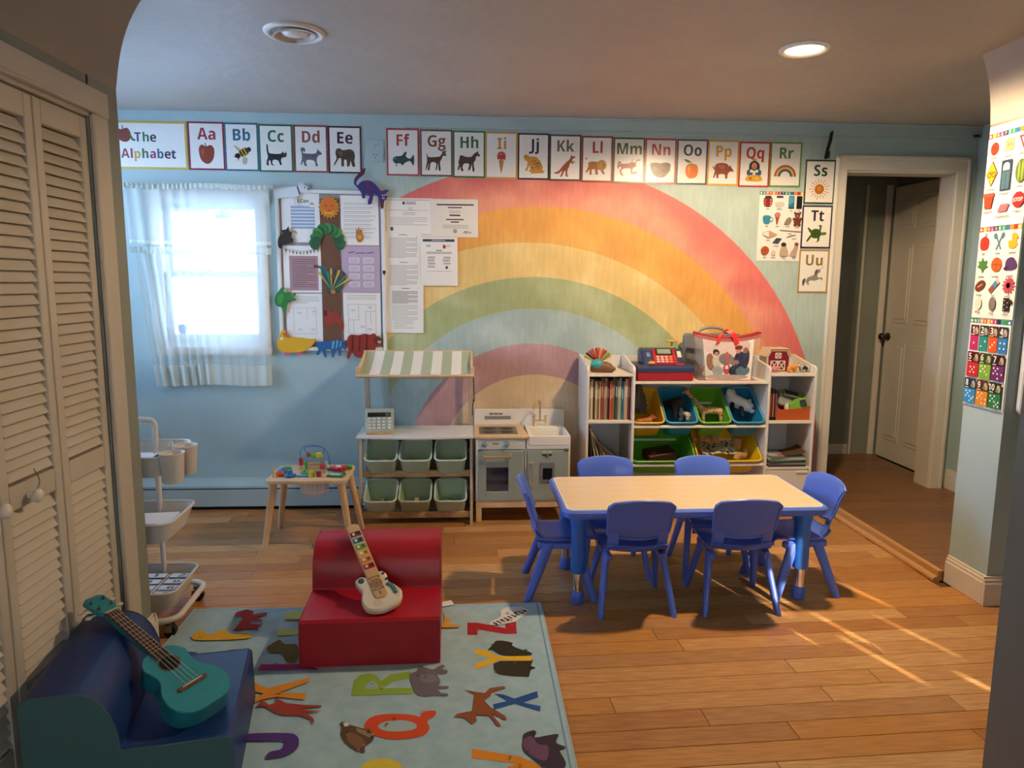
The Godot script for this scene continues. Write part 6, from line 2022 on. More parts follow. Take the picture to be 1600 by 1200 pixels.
# ---------------------------------------------------------------- storage cabinet
func build_cabinet() -> void:
	var t := thing("storage_cabinet", "white toy storage cabinet with two taller side towers and tilted bins", "cabinet", Vector3(1.305, 0, -4.09))
	var wm: Material = M.white_paint
	var zf := 0.16
	var zb := -0.16
	var s: SurfaceTool
	var xs := [-0.660, -0.400, 0.377, 0.645]
	for i in 4:
		var prof := [Vector2(zb, 0.0), Vector2(zf, 0.0), Vector2(zf, 0.845)]
		for k in 5:
			var a := PI / 2 * (k + 1) / 5.0
			prof.append(Vector2(zf - 0.035 + 0.035 * cos(a), 0.845 + 0.03 * sin(a)))
		prof.append_array([Vector2(zf - 0.09, 0.880), Vector2(zb + 0.03, 0.912), Vector2(zb, 0.912)])
		s = nst()
		extrude(s, Transform3D(Basis(Vector3(0, 0, 1), Vector3.UP, Vector3(-1, 0, 0)), Vector3(xs[i] + 0.015, 0, 0)), PackedVector2Array(prof), 0.015, 0.002)
		obj("side_panel", s, wm, t)
	for q in [[0, 1, 0.815], [0, 1, 0.548], [0, 1, 0.272], [0, 1, 0.02], [2, 3, 0.816], [2, 3, 0.543], [2, 3, 0.273], [1, 2, 0.773], [1, 2, 0.02]]:
		s = nst()
		bx(s, xs[q[0]] + 0.015, xs[q[1]], q[2], q[2] + 0.015, zb, zf - 0.002, 0.0015)
		obj("shelf", s, wm, t)
	s = nst()
	bx(s, xs[0] + 0.01, xs[3] + 0.005, 0.02, 0.905, zb - 0.004, zb + 0.002, 0.0)
	obj("back_panel", s, mt("d3d2cf", 0.6), t)
	for y in [0.528, 0.304]:
		s = nst()
		bar(s, Vector3(xs[1] + 0.014, y, zf - 0.008), Vector3(xs[2] + 0.001, y, zf - 0.008), 0.012, 0.016, 0.003)
		obj("bin_rail", s, mt("e6e4de", 0.35), t)
		s = nst()
		bar(s, Vector3(xs[1] + 0.014, y + 0.09, zb + 0.04), Vector3(xs[2] + 0.001, y + 0.09, zb + 0.04), 0.012, 0.016, 0.003)
		obj("bin_rail", s, mt("e6e4de", 0.35), t)
	s = nst()
	bx(s, xs[2] + 0.018, xs[3] - 0.003, 0.03, 0.268, zf - 0.016, zf - 0.002, 0.002)
	var dr := obj("drawer", s, wm, t)
	s = nst()
	bx(s, xs[3] - 0.075, xs[3] - 0.012, 0.252, 0.262, zf - 0.004, zf + 0.004, 0.002)
	obj("handle", s, mt("cfcbc2", 0.4), dr)
	# bins
	var bn := [["yellow", "cfa227", 0, 0], ["blue", "2583ab", 1, 0], ["lime green", "62a62a", 2, 0], ["blue", "2583ab", 3, 0], ["lime green", "55a01f", 0, 1], ["yellow", "d8b11a", 1, 1]]
	var bl := ["narrow yellow bin, leftmost of the upper row in the white cabinet", "narrow blue bin beside the yellow one, holding a black toy gorilla", "narrow lime green bin with the toy giraffe", "narrow blue bin at the right end of the upper row, with a panda", "wide lime green bin in the lower row, left", "wide yellow bin in the lower row, right"]
	var bins := []
	for k in 6:
		var b: Array = bn[k]
		var wide: bool = b[3] == 1
		var x: float = 0.905 + 0.007 + (0.0965 + b[2] * 0.193 if not wide else 0.193 + b[2] * 0.387)
		bins.append(bin("tilted_bin", bl[k], Vector3(x - 0.004, 0.300 if wide else 0.524, -4.125), 0.378 if wide else 0.186, 0.30, 0.135, b[1], "tilted bins in the white cabinet", 35.0))
	var at := func(k: int, p: Vector3, ry := 0.0, rx := 0.0, rz := 0.0) -> Transform3D:
		return bins[k].transform * at3(p, rx) * at3(Vector3.ZERO, 0, ry, rz)
	var tg := "toy animals in the bins"
	toy("toy_gorilla", "dark grey toy animal sitting upright in the narrow yellow bin", "toy animal", tg, [[Vector3(0, 0.04, 0), Vector3(0, 0.12, 0), 0.036, 0.030], [Vector3(0, 0.15, 0.004), Vector3(0, 0.165, 0.012), 0.024, 0.018], [Vector3(-0.03, 0.11, 0), Vector3(-0.042, 0.05, 0.02), 0.013, 0.010], [Vector3(0.03, 0.11, 0), Vector3(0.042, 0.05, 0.02), 0.013, 0.010], [Vector3(-0.018, 0.03, 0.0), Vector3(-0.026, 0.014, 0.05), 0.016, 0.013], [Vector3(0.018, 0.03, 0.0), Vector3(0.026, 0.014, 0.05), 0.016, 0.013], [Vector3(0, 0.18, -0.01), Vector3(0.004, 0.20, -0.02), 0.010, 0.005]], mt("4a4a48", 0.6), at.call(0, Vector3(-0.02, 0.03, -0.03), 10.0, -38.0), 0.02)
	toy("toy_tiger", "orange-brown toy animal lying across the front of the narrow yellow bin", "toy animal", tg, beast(0.10, 0.05, 0.017, Vector3(0.018, 0.012, 0), 0.014, 0.007), mt("a5622c", 0.5), at.call(0, Vector3(0.0, 0.03, 0.075), 12.0, -30.0), 0.012, 0.004)
	toy("toy_gorilla", "black toy gorilla in the narrow blue bin beside the yellow one", "toy animal", tg, [[Vector3(-0.045, 0.055, 0), Vector3(0.03, 0.085, 0), 0.032, 0.036], [Vector3(0.055, 0.105, 0), Vector3(0.07, 0.10, 0), 0.026, 0.018], [Vector3(0.03, 0.08, 0.03), Vector3(0.042, 0.012, 0.038), 0.017, 0.013], [Vector3(0.03, 0.08, -0.03), Vector3(0.042, 0.012, -0.038), 0.017, 0.013], [Vector3(-0.05, 0.05, 0.022), Vector3(-0.048, 0.012, 0.03), 0.018, 0.014], [Vector3(-0.05, 0.05, -0.022), Vector3(-0.048, 0.012, -0.03), 0.018, 0.014]], mt("16161a", 0.6), at.call(1, Vector3(-0.02, 0.03, -0.005), -35.0, -30.0), 0.02)
	toy("toy_horse", "tan and white toy horse at the right of the blue bin with the gorilla", "toy animal", tg, beast(0.085, 0.075, 0.016, Vector3(0.02, 0.028, 0), 0.012, 0.006), spots("d8cdbd", "7d5238", 0.03, 5), at.call(1, Vector3(0.052, 0.03, 0.04), 115.0, -30.0), 0.01, 0.004)
	var gi := toy("toy_giraffe", "spotted toy giraffe leaning its long neck out of the lime green bin", "toy animal", tg, beast(0.14, 0.125, 0.023, Vector3(0.085, 0.115, 0), 0.014, 0.008), spots("d8b27a", "8a4f24", 0.055, 6), at.call(2, Vector3(0.022, 0.020, 0.055), 164.0, -32.0, -6.0), 0.012, 0.005)
	var cow := toy("toy_panda", "white toy panda with black legs lying on top in the right blue bin", "toy animal", tg, [[Vector3(-0.05, 0.06, 0), Vector3(0.03, 0.055, 0), 0.038, 0.036], [Vector3(0.07, 0.05, 0.005), Vector3(0.085, 0.042, 0.008), 0.030, 0.018], [Vector3(0.055, 0.082, -0.02), Vector3(0.053, 0.090, -0.022), 0.009, 0.008], [Vector3(-0.06, 0.095, 0.0), Vector3(-0.07, 0.10, 0.01), 0.026, 0.02]], mt("d9d6cf", 0.7), at.call(3, Vector3(-0.012, 0.05, -0.03), -28.0, -32.0, -16.0), 0.016)
	for q in [[Vector3(-0.03, 0.045, 0.03), Vector3(-0.015, 0.005, 0.05)], [Vector3(0.025, 0.04, 0.03), Vector3(0.045, 0.005, 0.045)]]:
		s = nst()
		body(s, [[q[0], q[1], 0.014, 0.011]], 0.005, 0.006)
		obj("black_leg", s, mt("19191b", 0.7), cow)
	for z in [-0.012, 0.020]:
		s = nst()
		ball(s, at3(Vector3(0.088, 0.058, z)), Vector3(0.006, 0.007, 0.006), 10)
		obj("eye_patch", s, mt("19191b", 0.5), cow)
	toy("toy_crocodile", "dark red-brown toy reptile along the front of the right blue bin", "toy animal", tg, [[Vector3(-0.075, 0.014, 0), Vector3(-0.02, 0.018, 0), 0.006, 0.014], [Vector3(-0.02, 0.018, 0), Vector3(0.03, 0.018, 0), 0.016, 0.014], [Vector3(0.04, 0.018, 0), Vector3(0.078, 0.014, 0), 0.013, 0.007], [Vector3(-0.015, 0.014, 0), Vector3(-0.018, 0.004, 0.024), 0.006, 0.005], [Vector3(0.025, 0.014, 0), Vector3(0.028, 0.004, 0.024), 0.006, 0.005]], mt("6a3a30", 0.5), at.call(3, Vector3(0.0, 0.045, 0.098), 0.0, -30.0), 0.008, 0.004)
	var lone := func(called, label, category, mesh_st, m, tf) -> MeshInstance3D:
		var o := obj(called, mesh_st, m)
		o.transform = tf
		tag(o, label, category)
		return o
	s = nst()
	box(s, at3(Vector3(0, 0.03, 0)), Vector3(0.17, 0.06, 0.11), 0.004)
	lone.call("maroon_box", "dark maroon box lying in the wide green bin", "box", s, mt("4a1a1c", 0.5), at.call(4, Vector3(0.01, 0.02, 0.03), 10.0, -22.0, 4.0))
	for k in 3:
		s = nst()
		lathe(s, Transform3D(), [Vector2(0.0, 0.0), Vector2(0.026, 0.0), Vector2(0.029, 0.05), Vector2(0.032, 0.054), Vector2(0.032, 0.066), Vector2(0.028, 0.067), Vector2(0.026, 0.052), Vector2(0.0, 0.05)], 20)
		var o: MeshInstance3D = lone.call("wooden_cup", ["leftmost of three pale wooden cups at the back of the wide yellow bin", "middle one of three pale wooden cups in the wide yellow bin", "rightmost of three pale wooden cups in the wide yellow bin"][k], "cup", s, mt("b89a6c", 0.6), at.call(5, Vector3([-0.10, -0.02, 0.10][k], 0.05, [-0.08, -0.085, -0.03][k]), 0.0, -30.0))
		o.set_meta("group", "wooden cups in the yellow bin")
	s = nst()
	var rows := []
	for i in 7:
		var r := []
		for j in 9: r.append(Vector3(-0.11 + j * 0.026, 0.07 + 0.008 * sin(j * 1.1 + i * 0.7), -0.055 + i * 0.02))
		rows.append(r)
	sheet(s, rows, 0.003)
	lone.call("patterned_cloth", "crumpled black and cream patterned cloth in the wide yellow bin", "cloth", s, spots("cdbf9f", "3a3026", 0.03, 9), at.call(5, Vector3(-0.03, 0.025, 0.02), 6.0, -14.0))
	s = nst()
	tube(s, curve([Vector3(-0.04, 0, 0), Vector3(-0.02, 0.02, 0), Vector3(0.02, 0.01, 0.01), Vector3(0.05, 0.03, 0)], 4), 0.02, 10)
	lone.call("toy_bread", "tan rolled toy at the right of the patterned cloth", "toy food", s, mt("b08a58", 0.7), at.call(5, Vector3(0.09, 0.07, 0.06), 40.0, -20.0))
	shelf_books()
	top_toys()
	right_tower()

func book(w: float, h: float, d: float, hex: String) -> SurfaceTool:
	# cover boards and spine round a block of pages; spine towards +Z
	var s := nst()
	bx(s, -w / 2, -w / 2 + 0.0015, 0, h, -d / 2, d / 2, 0.0005)
	bx(s, w / 2 - 0.0015, w / 2, 0, h, -d / 2, d / 2, 0.0005)
	bx(s, -w / 2, w / 2, 0, h, d / 2 - 0.002, d / 2, 0.0008)
	return s

func shelf_books() -> void:
	var cols := ["8a7a5a", "c9c2b0", "4a4a3c", "b8a070", "6a5a4a", "c8b890", "9a4a34", "a86a4a", "8d8478", "5a3028", "b0583a", "a04c3c", "6a7a5a", "3c4a3a", "8a9a86", "b8b0a0", "2f6a7a", "8a9aa0", "c8a070", "9a3a34", "8a2f2c"]
	var desc := ["olive", "cream", "dark green", "sand", "brown", "buff", "rust", "terracotta", "grey", "maroon", "orange-red", "brick", "sage", "forest green", "pale green", "stone", "teal", "blue-grey", "ochre", "red", "crimson"]
	var x := 0.667
	for k in 21:
		var w: float = [0.0095, 0.012, 0.008, 0.0135, 0.0105][k % 5]
		var h := rng.randf_range(0.215, 0.248)
		var d := rng.randf_range(0.16, 0.20)
		var o := thing("upright_book", "%s picture book on the left tower shelf, %s" % [desc[k], "first of the upright row" if k == 0 else ("last of the upright row" if k == 20 else "between %s and %s spines" % [desc[k - 1], desc[k + 1]])], "book", Vector3(x + w / 2, 0.5635, -3.965 - d / 2 - rng.randf() * 0.015), 0.0, "books standing on the left tower shelf")
		obj("cover", book(w, h, d, ""), mt(cols[k], 0.55), o)
		var s := nst()
		bx(s, -w / 2 + 0.0016, w / 2 - 0.0016, 0.003, h - 0.003, -d / 2 + 0.002, d / 2 - 0.003)
		obj("pages", s, mt("d8cfba", 0.9), o)
		s = nst()
		bx(s, -w * 0.3, w * 0.3, h * 0.55, h * 0.8, d / 2, d / 2 + 0.0003)
		obj("spine_label", s, mt(Color(cols[k]).lightened(0.45).to_html(false), 0.6), o)
		x += w + 0.0009
	cols = ["3a342c", "b8ab8c", "c8bfa8", "7a4a30", "b89a60", "8f8f78", "6a5a44", "4a4a48"]
	desc = ["dark brown", "cream", "pale buff", "rust brown", "ochre", "grey-green", "olive brown", "slate grey"]
	for k in 8:
		var w := 0.007 + (0.006 if k == 7 else 0.0)
		var h := 0.235
		var d := 0.19
		var lean := -4.0 - k * 6.4
		var o := thing("leaning_book", "%s picture book leaning on the lower left tower shelf, %s" % [desc[k], ["nearly upright, left end", "second from the left", "third from the left", "fourth from the left", "fifth from the left", "sixth from the left", "seventh from the left", "flattest, right end"][k]], "book", Vector3(0.7, 0.2895, -4.055), 0.0, "books leaning on the lower left tower shelf")
		o.rotation.z = deg_to_rad(-lean)
		# the tops lean to the left, against the side panel
		o.position = Vector3(lerpf(0.690, 0.878, k / 7.0), 0.2895 + sin(deg_to_rad(-lean)) * w * 0.5, -4.055 + k * 0.003)
		obj("cover", book(w, h, d, ""), mt(cols[k], 0.55), o)
		var s := nst()
		bx(s, -w / 2 + 0.0016, w / 2 - 0.0016, 0.003, h - 0.003, -d / 2 + 0.002, d / 2 - 0.003)
		obj("pages", s, mt("d8cfba", 0.9), o)

func top_toys() -> void:
	# hedgehog with coloured pegs
	var t := thing("hedgehog_toy", "brown and turquoise toy hedgehog with colourful peg spines on the left tower", "toy animal", Vector3(0.745, 0.8305, -4.02))
	var s := nst()
	body(s, [[Vector3(-0.03, 0.030, 0), Vector3(0.02, 0.028, 0.01), 0.036, 0.032], [Vector3(0.045, 0.024, 0.022), Vector3(0.062, 0.022, 0.030), 0.022, 0.012], [Vector3(-0.05, 0.014, 0), Vector3(0.05, 0.014, 0.015), 0.016, 0.014]], 0.005, 0.015)
	obj("body", s, mt("7a5238", 0.5), t)
	s = nst()
	ball(s, at3(Vector3(-0.028, 0.044, 0.006)), Vector3(0.040, 0.032, 0.036), 16)
	obj("shell", s, mt("3a9a9c", 0.45), t)
	s = nst()
	ball(s, at3(Vector3(0.066, 0.026, 0.034)), Vector3(0.005, 0.005, 0.005), 10)
	ball(s, at3(Vector3(0.040, 0.040, 0.036)), Vector3(0.004, 0.004, 0.004), 10)
	obj("nose_and_eye", s, M.black, t)
	var pc := ["7a9a2a", "6a2030", "b8242a", "d05a24", "a82a24", "d8702a", "c85a34", "b8343a", "6aa02a", "e0962a"]
	for k in 10:
		var a := deg_to_rad(158 - k * 15.0)
		var b := Vector3(-0.022, 0.052, -0.004 - 0.012 * (k % 2))
		var d := Vector3(cos(a) * 1.0, sin(a) * 0.9 + 0.12, -0.15).normalized()
		s = nst()
		cyl(s, b + d * 0.022, b + d * 0.078, 0.004, 0.0075, 10)
		ball(s, at3(b + d * 0.080), Vector3(0.0085, 0.0085, 0.0085), 10)
		obj("peg", s, mt(pc[k], 0.4), t)
	# toy till
	t = thing("toy_till", "red and blue toy cash till with a grey screen on the middle shelf", "toy till", Vector3(1.092, 0.7885, -4.05))
	t.scale = Vector3(1.2, 1.1, 1.05)
	s = nst()
	box(s, at3(Vector3(0, 0.026, 0)), Vector3(0.268, 0.052, 0.22), 0.008)
	obj("drawer", s, mt("a3141c", 0.35), t)
	s = nst()
	extrude(s, Transform3D(Basis(Vector3(0, 0, 1), Vector3.UP, Vector3(-1, 0, 0)), Vector3(0.136, 0.046, 0)), v2([-0.11, 0, 0.112, 0, 0.112, 0.02, 0.085, 0.034, -0.11, 0.034]), 0.272, 0.005)
	var blue := mt("28365f", 0.35)
	obj("base", s, blue, t)
	s = nst()
	extrude(s, Transform3D(Basis(Vector3(0, 0, 1), Vector3.UP, Vector3(-1, 0, 0)), Vector3(0.098, 0.078, 0)), v2([-0.09, 0, 0.055, 0, -0.012, 0.070, -0.045, 0.078, -0.09, 0.078]), 0.196, 0.010)
	obj("housing", s, blue, t)
	var ft := Transform3D(Basis(Vector3.RIGHT, deg_to_rad(-46)), Vector3(0.01, 0.08, 0.054))
	s = nst()
	box(s, ft * at3(Vector3(0.0, 0.048, 0.004)), Vector3(0.110, 0.105, 0.012), 0.004)
	box(s, ft * at3(Vector3(0.03, -0.004, -0.006)), Vector3(0.125, 0.03, 0.02), 0.006)
	obj("front_panel", s, mt("b01c26", 0.35), t)
	s = nst()
	box(s, ft * at3(Vector3(0.0, 0.078, 0.010)), Vector3(0.082, 0.044, 0.006), 0.002)
	var sf := obj("screen_frame", s, M.black, t)
	s = nst()
	box(s, ft * at3(Vector3(0.0, 0.078, 0.0135)), Vector3(0.064, 0.031, 0.002), 0.0005)
	obj("screen", s, mt("8fa08c", 0.25), sf)
	for r in 3:
		for c in 5:
			s = nst()
			box(s, ft * at3(Vector3(-0.034 + c * 0.0205, 0.042 - r * 0.016, 0.011)), Vector3(0.015, 0.011, 0.008), 0.002)
			obj("key", s, mt("d98a4a" if c == 3 else ("c8323a" if c == 4 else "dcc3b4"), 0.45), t)
	s = nst()
	box(s, at3(Vector3(-0.062, 0.090, 0.075), -20), Vector3(0.030, 0.016, 0.024), 0.004)
	obj("yellow_key", s, mt("d09a34", 0.45), t)
	s = nst()
	box(s, ft * at3(Vector3(0.074, 0.066, 0.004)), Vector3(0.020, 0.042, 0.004), 0.001)
	obj("price_label", s, mt("d8cfc4", 0.6), t)
	s = nst()
	box(s, ft * at3(Vector3(-0.076, 0.062, 0.004)), Vector3(0.018, 0.030, 0.004), 0.001)
	obj("badge", s, mt("6f7fa0", 0.6), t)
	s = nst()
	cyl(s, Vector3(0.062, 0.15, -0.06), Vector3(0.062, 0.188, -0.06), 0.006)
	lathe(s, at3(Vector3(0.062, 0.188, -0.06)), [Vector2(0.0, 0.0), Vector2(0.026, 0.001), Vector2(0.031, 0.008), Vector2(0.029, 0.008), Vector2(0.024, 0.004), Vector2(0.0, 0.003)], 22)
	obj("scale_tray", s, mt("d8b12a", 0.4), t)
	# grey carry case behind the clear bag
	t = thing("carry_case", "grey plastic carry case standing behind the clear zip bag", "case", Vector3(1.43, 0.7885, -4.19))
	t.scale = Vector3(1.08, 1.1, 1.0)
	s = nst()
	extrude(s, at3(Vector3(0.0, 0.115, -0.03)), rrect(0.31, 0.23, 0.02), 0.06, 0.006)
	obj("shell", s, mt("77787a", 0.45), t)
	s = nst()
	tube(s, curve([Vector3(-0.075, 0.225, 0), Vector3(-0.06, 0.25, 0), Vector3(0.0, 0.262, 0), Vector3(0.06, 0.25, 0), Vector3(0.075, 0.225, 0)], 5), 0.008, 8)
	obj("handle", s, mt("8d8e90", 0.4), t)
	s = nst()
	box(s, at3(Vector3(0.085, 0.236, 0.0)), Vector3(0.035, 0.014, 0.05), 0.004)
	obj("catch", s, M.black, t)
	# clear zip bag with a printed scene
	t = thing("zip_bag", "clear zip bag of toy bricks with a red rim and a family photo print", "bag", Vector3(1.464, 0.7885, -4.03), -0.05)
	t.scale = Vector3(1.14, 1.18, 1.0)
	var w0 := 0.155
	var pts := func(z: float, bulge: float) -> Array:
		var rr := []
		for i in 9:
			var f := i / 8.0
			var y := f * 0.228 + (0.010 * sin(f * 3.0))
			var row := []
			for j in 11:
				var g := j / 10.0 * 2.0 - 1.0
				var w := w0 * (0.90 + 0.16 * f)
				row.append(Vector3(g * w, y - 0.016 * f * (1.0 - g * g) * 1.6, z * (1.0 - 0.55 * f) + bulge * (1.0 - g * g) * sin(PI * (0.15 + 0.75 * f))))
			rr.append(row)
		return rr
	var clear := StandardMaterial3D.new()
	clear.albedo_color = Color(0.9, 0.88, 0.86, 0.16)
	clear.transparency = BaseMaterial3D.TRANSPARENCY_ALPHA
	clear.roughness = 0.12
	clear.cull_mode = BaseMaterial3D.CULL_DISABLED
	var front: Array = pts.call(0.055, 0.02)
	var backr: Array = pts.call(-0.055, -0.02)
	s = nst()
	s.set_smooth_group(1)
	grid(s, front)
	grid(s, backr, true)
	for i in 8:
		for e in [0, 10]: q4(s, front[i][e], front[i + 1][e], backr[i + 1][e], backr[i][e])
	obj("clear_film", s, clear, t)
	# the insert card, bent like the film
	var im := zip_print()
	var pm := StandardMaterial3D.new()
	pm.resource_name = "insert print"
	pm.albedo_texture = ImageTexture.create_from_image(im)
	pm.roughness = 0.35
	pm.cull_mode = BaseMaterial3D.CULL_DISABLED
	s = nst()
	s.set_smooth_group(1)
	for i in 7:
		for j in range(1, 9):
			for q in [[0, 0], [0, 1], [1, 1], [0, 0], [1, 1], [1, 0]]:
				s.set_uv(Vector2((j + q[1] - 1) / 8.0, 1.0 - (i + q[0]) / 7.0))
				s.add_vertex(front[i + q[0]][j + q[1]] + Vector3(0, 0.002, 0.0012))
	obj("printed_insert", s, pm, t)
	var rim := []
	for j in 11: rim.append(front[8][j])
	for j in 11: rim.append(backr[8][10 - j])
	s = nst()
	rows_band(s, front[8], 0.022, 0.001)
	rows_band(s, backr[8], 0.022, -0.001)
	tube(s, rim, 0.004, 6, true)
	obj("red_rim", s, mt("b5202a", 0.35), t)
	s = nst()
	var hp := curve([Vector3(-0.058, 0.178, 0.052), Vector3(-0.040, 0.222, 0.045), Vector3(-0.012, 0.238, 0.03), Vector3(0.020, 0.222, 0.045), Vector3(0.040, 0.172, 0.052)], 5)
	var hr := []
	for p in hp: hr.append([p + Vector3(-0.010, -0.006, 0), p + Vector3(0.010, 0.006, 0)])
	sheet(s, hr, 0.003)
	obj("handle", s, mt("d8241f", 0.4), t)
	s = nst()
	tube(s, [front[0][0], front[0][2], front[0][5], front[0][8], front[0][10], backr[0][10], backr[0][5], backr[0][0]], 0.004, 6, true)
	obj("bottom_piping", s, mt("b02a34", 0.4), t)
	for k in 26:
		s = nst()
		box(s, at3(Vector3(rng.randf_range(-0.12, 0.12), 0.012 + 0.02 * (k / 9) , rng.randf_range(-0.03, 0.03)), rng.randf() * 60, rng.randf() * 180, rng.randf() * 60), Vector3(0.026, 0.016, 0.016), 0.002)
		obj("toy_brick", s, mt(["b8242a", "d8b8b0", "e0dcd4", "8a2a34"][k % 4], 0.4), t)

func rows_band(s: SurfaceTool, edge: Array, h: float, off: float) -> void:
	var a := []
	var b := []
	for p in edge: a.append(p + Vector3(0, -h, off)); b.append(p + Vector3(0, 0.002, off))
	s.set_smooth_group(2)
	grid(s, [a, b])

# a plain photo-like print: two seated figures by a toy, in soft blocks of colour
func zip_print() -> Image:
	var w := 256
	var h := 192
	var im := Image.create(w, h, false, Image.FORMAT_RGB8)
	var n := FastNoiseLite.new()
	n.seed = 4; n.frequency = 0.02
	var shapes := [[118, 30, 120, 60, "c9b4ae"], [70, 120, 60, 50, "d8d4cc"], [30, 110, 22, 40, "8a5a3c"], [62, 62, 17, 18, "2a1c18"], [64, 72, 12, 14, "a5745c"], [62, 108, 22, 32, "b8b098"], [66, 150, 30, 22, "8f9490"], [150, 120, 8, 40, "49708a"], [112, 92, 38, 30, "6e6a66"], [118, 80, 10, 26, "b04a4c"], [116, 140, 20, 26, "b43a40"], [116, 132, 9, 10, "dcd2cc"],
		[184, 100, 30, 46, "23264a"], [176, 46, 16, 18, "b8806a"], [178, 34, 20, 12, "6a1c24"], [150, 108, 34, 12, "8a6a58"], [158, 150, 30, 26, "20243c"], [206, 150, 40, 22, "55707e"], [216, 90, 22, 50, "2c2f50"], [214, 52, 14, 16, "8a6450"], [120, 178, 120, 12, "a5988c"]]
	for y in h:
		for x in w:
			var c := Color("cfc6bd").lerp(Color("e6dfd6"), float(x) / w)
			for s in shapes:
				var dx: float = (x - s[0]) / float(s[2])
				var dy: float = (y - s[1]) / float(s[3])
				var d := dx * dx + dy * dy
				if d < 1.0: c = Color(s[4]).lerp(Color(s[4]).lightened(0.25), clampf(n.get_noise_2d(x * 3.0, y * 3.0) + 0.1, 0, 1))
			im.set_pixel(x, y, c)
	return im

func right_tower() -> void:
	# barn-shaped box
	var t := thing("toy_barn", "small red toy barn with white crossed doors on the right tower", "toy barn", Vector3(1.776, 0.8315, -4.085), 0.04)
	var s := nst()
	var out := v2([-0.066, 0, 0.066, 0, 0.072, 0.085, 0.050, 0.128, -0.050, 0.128, -0.072, 0.085])
	extrude(s, at3(Vector3(0, 0, -0.05)), out, 0.10, 0.003)
	obj("walls", s, mt("cbb597", 0.5), t)
	s = nst()
	extrude(s, at3(Vector3(0, 0, 0.049)), v2([-0.058, 0.003, 0.058, 0.003, 0.062, 0.083, 0.044, 0.118, -0.044, 0.118, -0.062, 0.083]), 0.004, 0.001)
	obj("front", s, mt("7a1620", 0.45), t)
	for q in [[-0.027, 0.035, 0.040, 0.052], [0.017, 0.035, 0.040, 0.052], [-0.005, 0.093, 0.032, 0.028]]:
		s = nst()
		var cx: float = q[0]
		var cy: float = q[1]
		var hx: float = q[2] / 2
		var hy: float = q[3] / 2
		for e in [[-hx, -hy, hx, -hy], [hx, -hy, hx, hy], [hx, hy, -hx, hy], [-hx, hy, -hx, -hy], [-hx, -hy, hx, hy], [-hx, hy, hx, -hy]]:
			bar(s, Vector3(cx + e[0], cy + e[1], 0.054), Vector3(cx + e[2], cy + e[3], 0.054), 0.003, 0.0045)
		obj("crossed_door", s, mt("e2ddd4", 0.5), t)
	s = nst()
	for sg in [-1.0, 1.0]:
		box(s, at3(Vector3(sg * 0.064, 0.110, 0), 0, 0, sg * -62), Vector3(0.056, 0.005, 0.112), 0.001)
	box(s, at3(Vector3(0, 0.131, 0)), Vector3(0.108, 0.005, 0.112), 0.001)
	obj("roof", s, mt("d3c0a2", 0.5), t)
	var g := "farm animals on the right tower"
	toy("toy_pig", "tiny pink toy pig in front of the toy barn", "toy animal", g, beast(0.040, 0.030, 0.012, Vector3(0.008, 0.004, 0), 0.009, 0.004), mt("c87a84", 0.5), at3(Vector3(1.728, 0.8315, -3.99), 0, -30), 0.006, 0.003)
	toy("toy_fox", "orange toy animal between the barn and the toy cow", "toy animal", g, beast(0.058, 0.038, 0.013, Vector3(0.012, 0.012, 0), 0.010, 0.005), mt("d98a2a", 0.5), at3(Vector3(1.838, 0.8315, -3.985), 0, 15), 0.007, 0.003)
	toy("toy_cow", "black and white toy cow at the right end of the right tower", "toy animal", g, beast(0.062, 0.040, 0.014, Vector3(0.012, 0.010, 0), 0.010, 0.005), spots("e0ddd6", "18181a", 0.02, 3), at3(Vector3(1.915, 0.8315, -4.0), 0, -160), 0.007, 0.003)
	# black cases
	for k in 3:
		s = nst()
		bx(s, -0.006, 0.006, 0, 0.175, -0.065, 0.065, 0.002)
		var o := obj("disc_case", s, mt("1b1a1c", 0.35))
		o.position = Vector3(1.712 + k * 0.0155, 0.5585, -4.02)
		tag(o, ["black disc case against the panel, first of three", "black disc case, middle one of three", "black disc case nearest the orange tub, third of three"][k], "disc case", "disc cases on the right tower shelf")
		s = nst()
		bx(s, -0.0045, 0.0045, 0.02, 0.155, 0.065, 0.0655)
		obj("spine_print", s, mt(["8a3a34", "b06a3a", "6a4a7a"][k], 0.5), o)
	# orange tub with gadgets
	t = thing("orange_tub", "low orange tub with a notched side on the right tower shelf", "tub", Vector3(1.850, 0.5585, -4.02))
	var om := mt("b5521f", 0.45)
	s = nst()
	extrude(s, at3(Vector3(0, 0, 0.055)), v2([-0.10, 0, 0.098, 0, 0.100, 0.075, -0.070, 0.060, -0.085, 0.065, -0.104, 0.098]), 0.004, 0.001)
	extrude(s, at3(Vector3(0, 0, -0.06)), v2([-0.10, 0, 0.098, 0, 0.100, 0.085, -0.104, 0.085]), 0.004, 0.001)
	bx(s, -0.104, -0.099, 0, 0.090, -0.058, 0.057, 0.001)
	bx(s, 0.096, 0.101, 0, 0.078, -0.058, 0.057, 0.001)
	bx(s, -0.10, 0.098, 0, 0.004, -0.058, 0.057)
	obj("tub", s, om, t)
	t = thing("toy_tablet", "grey toy tablet with a dark screen sticking out of the orange tub", "toy tablet", Vector3(1.835, 0.625, -4.03))
	t.rotation = Vector3(deg_to_rad(-24), deg_to_rad(8), deg_to_rad(-16))
	s = nst()
	extrude(s, at3(Vector3(0, 0.045, 0)), rrect(0.115, 0.10, 0.014), 0.024, 0.004)
	obj("shell", s, mt("8f9188", 0.45), t)
	s = nst()
	extrude(s, at3(Vector3(0.012, 0.070, 0.023), -35), rrect(0.110, 0.058, 0.010), 0.012, 0.003)
	obj("flip_screen", s, mt("6d706c", 0.4), t)
	s = nst()
	extrude(s, at3(Vector3(0.012, 0.077, 0.0345), -35), rrect(0.084, 0.038, 0.004), 0.0014)
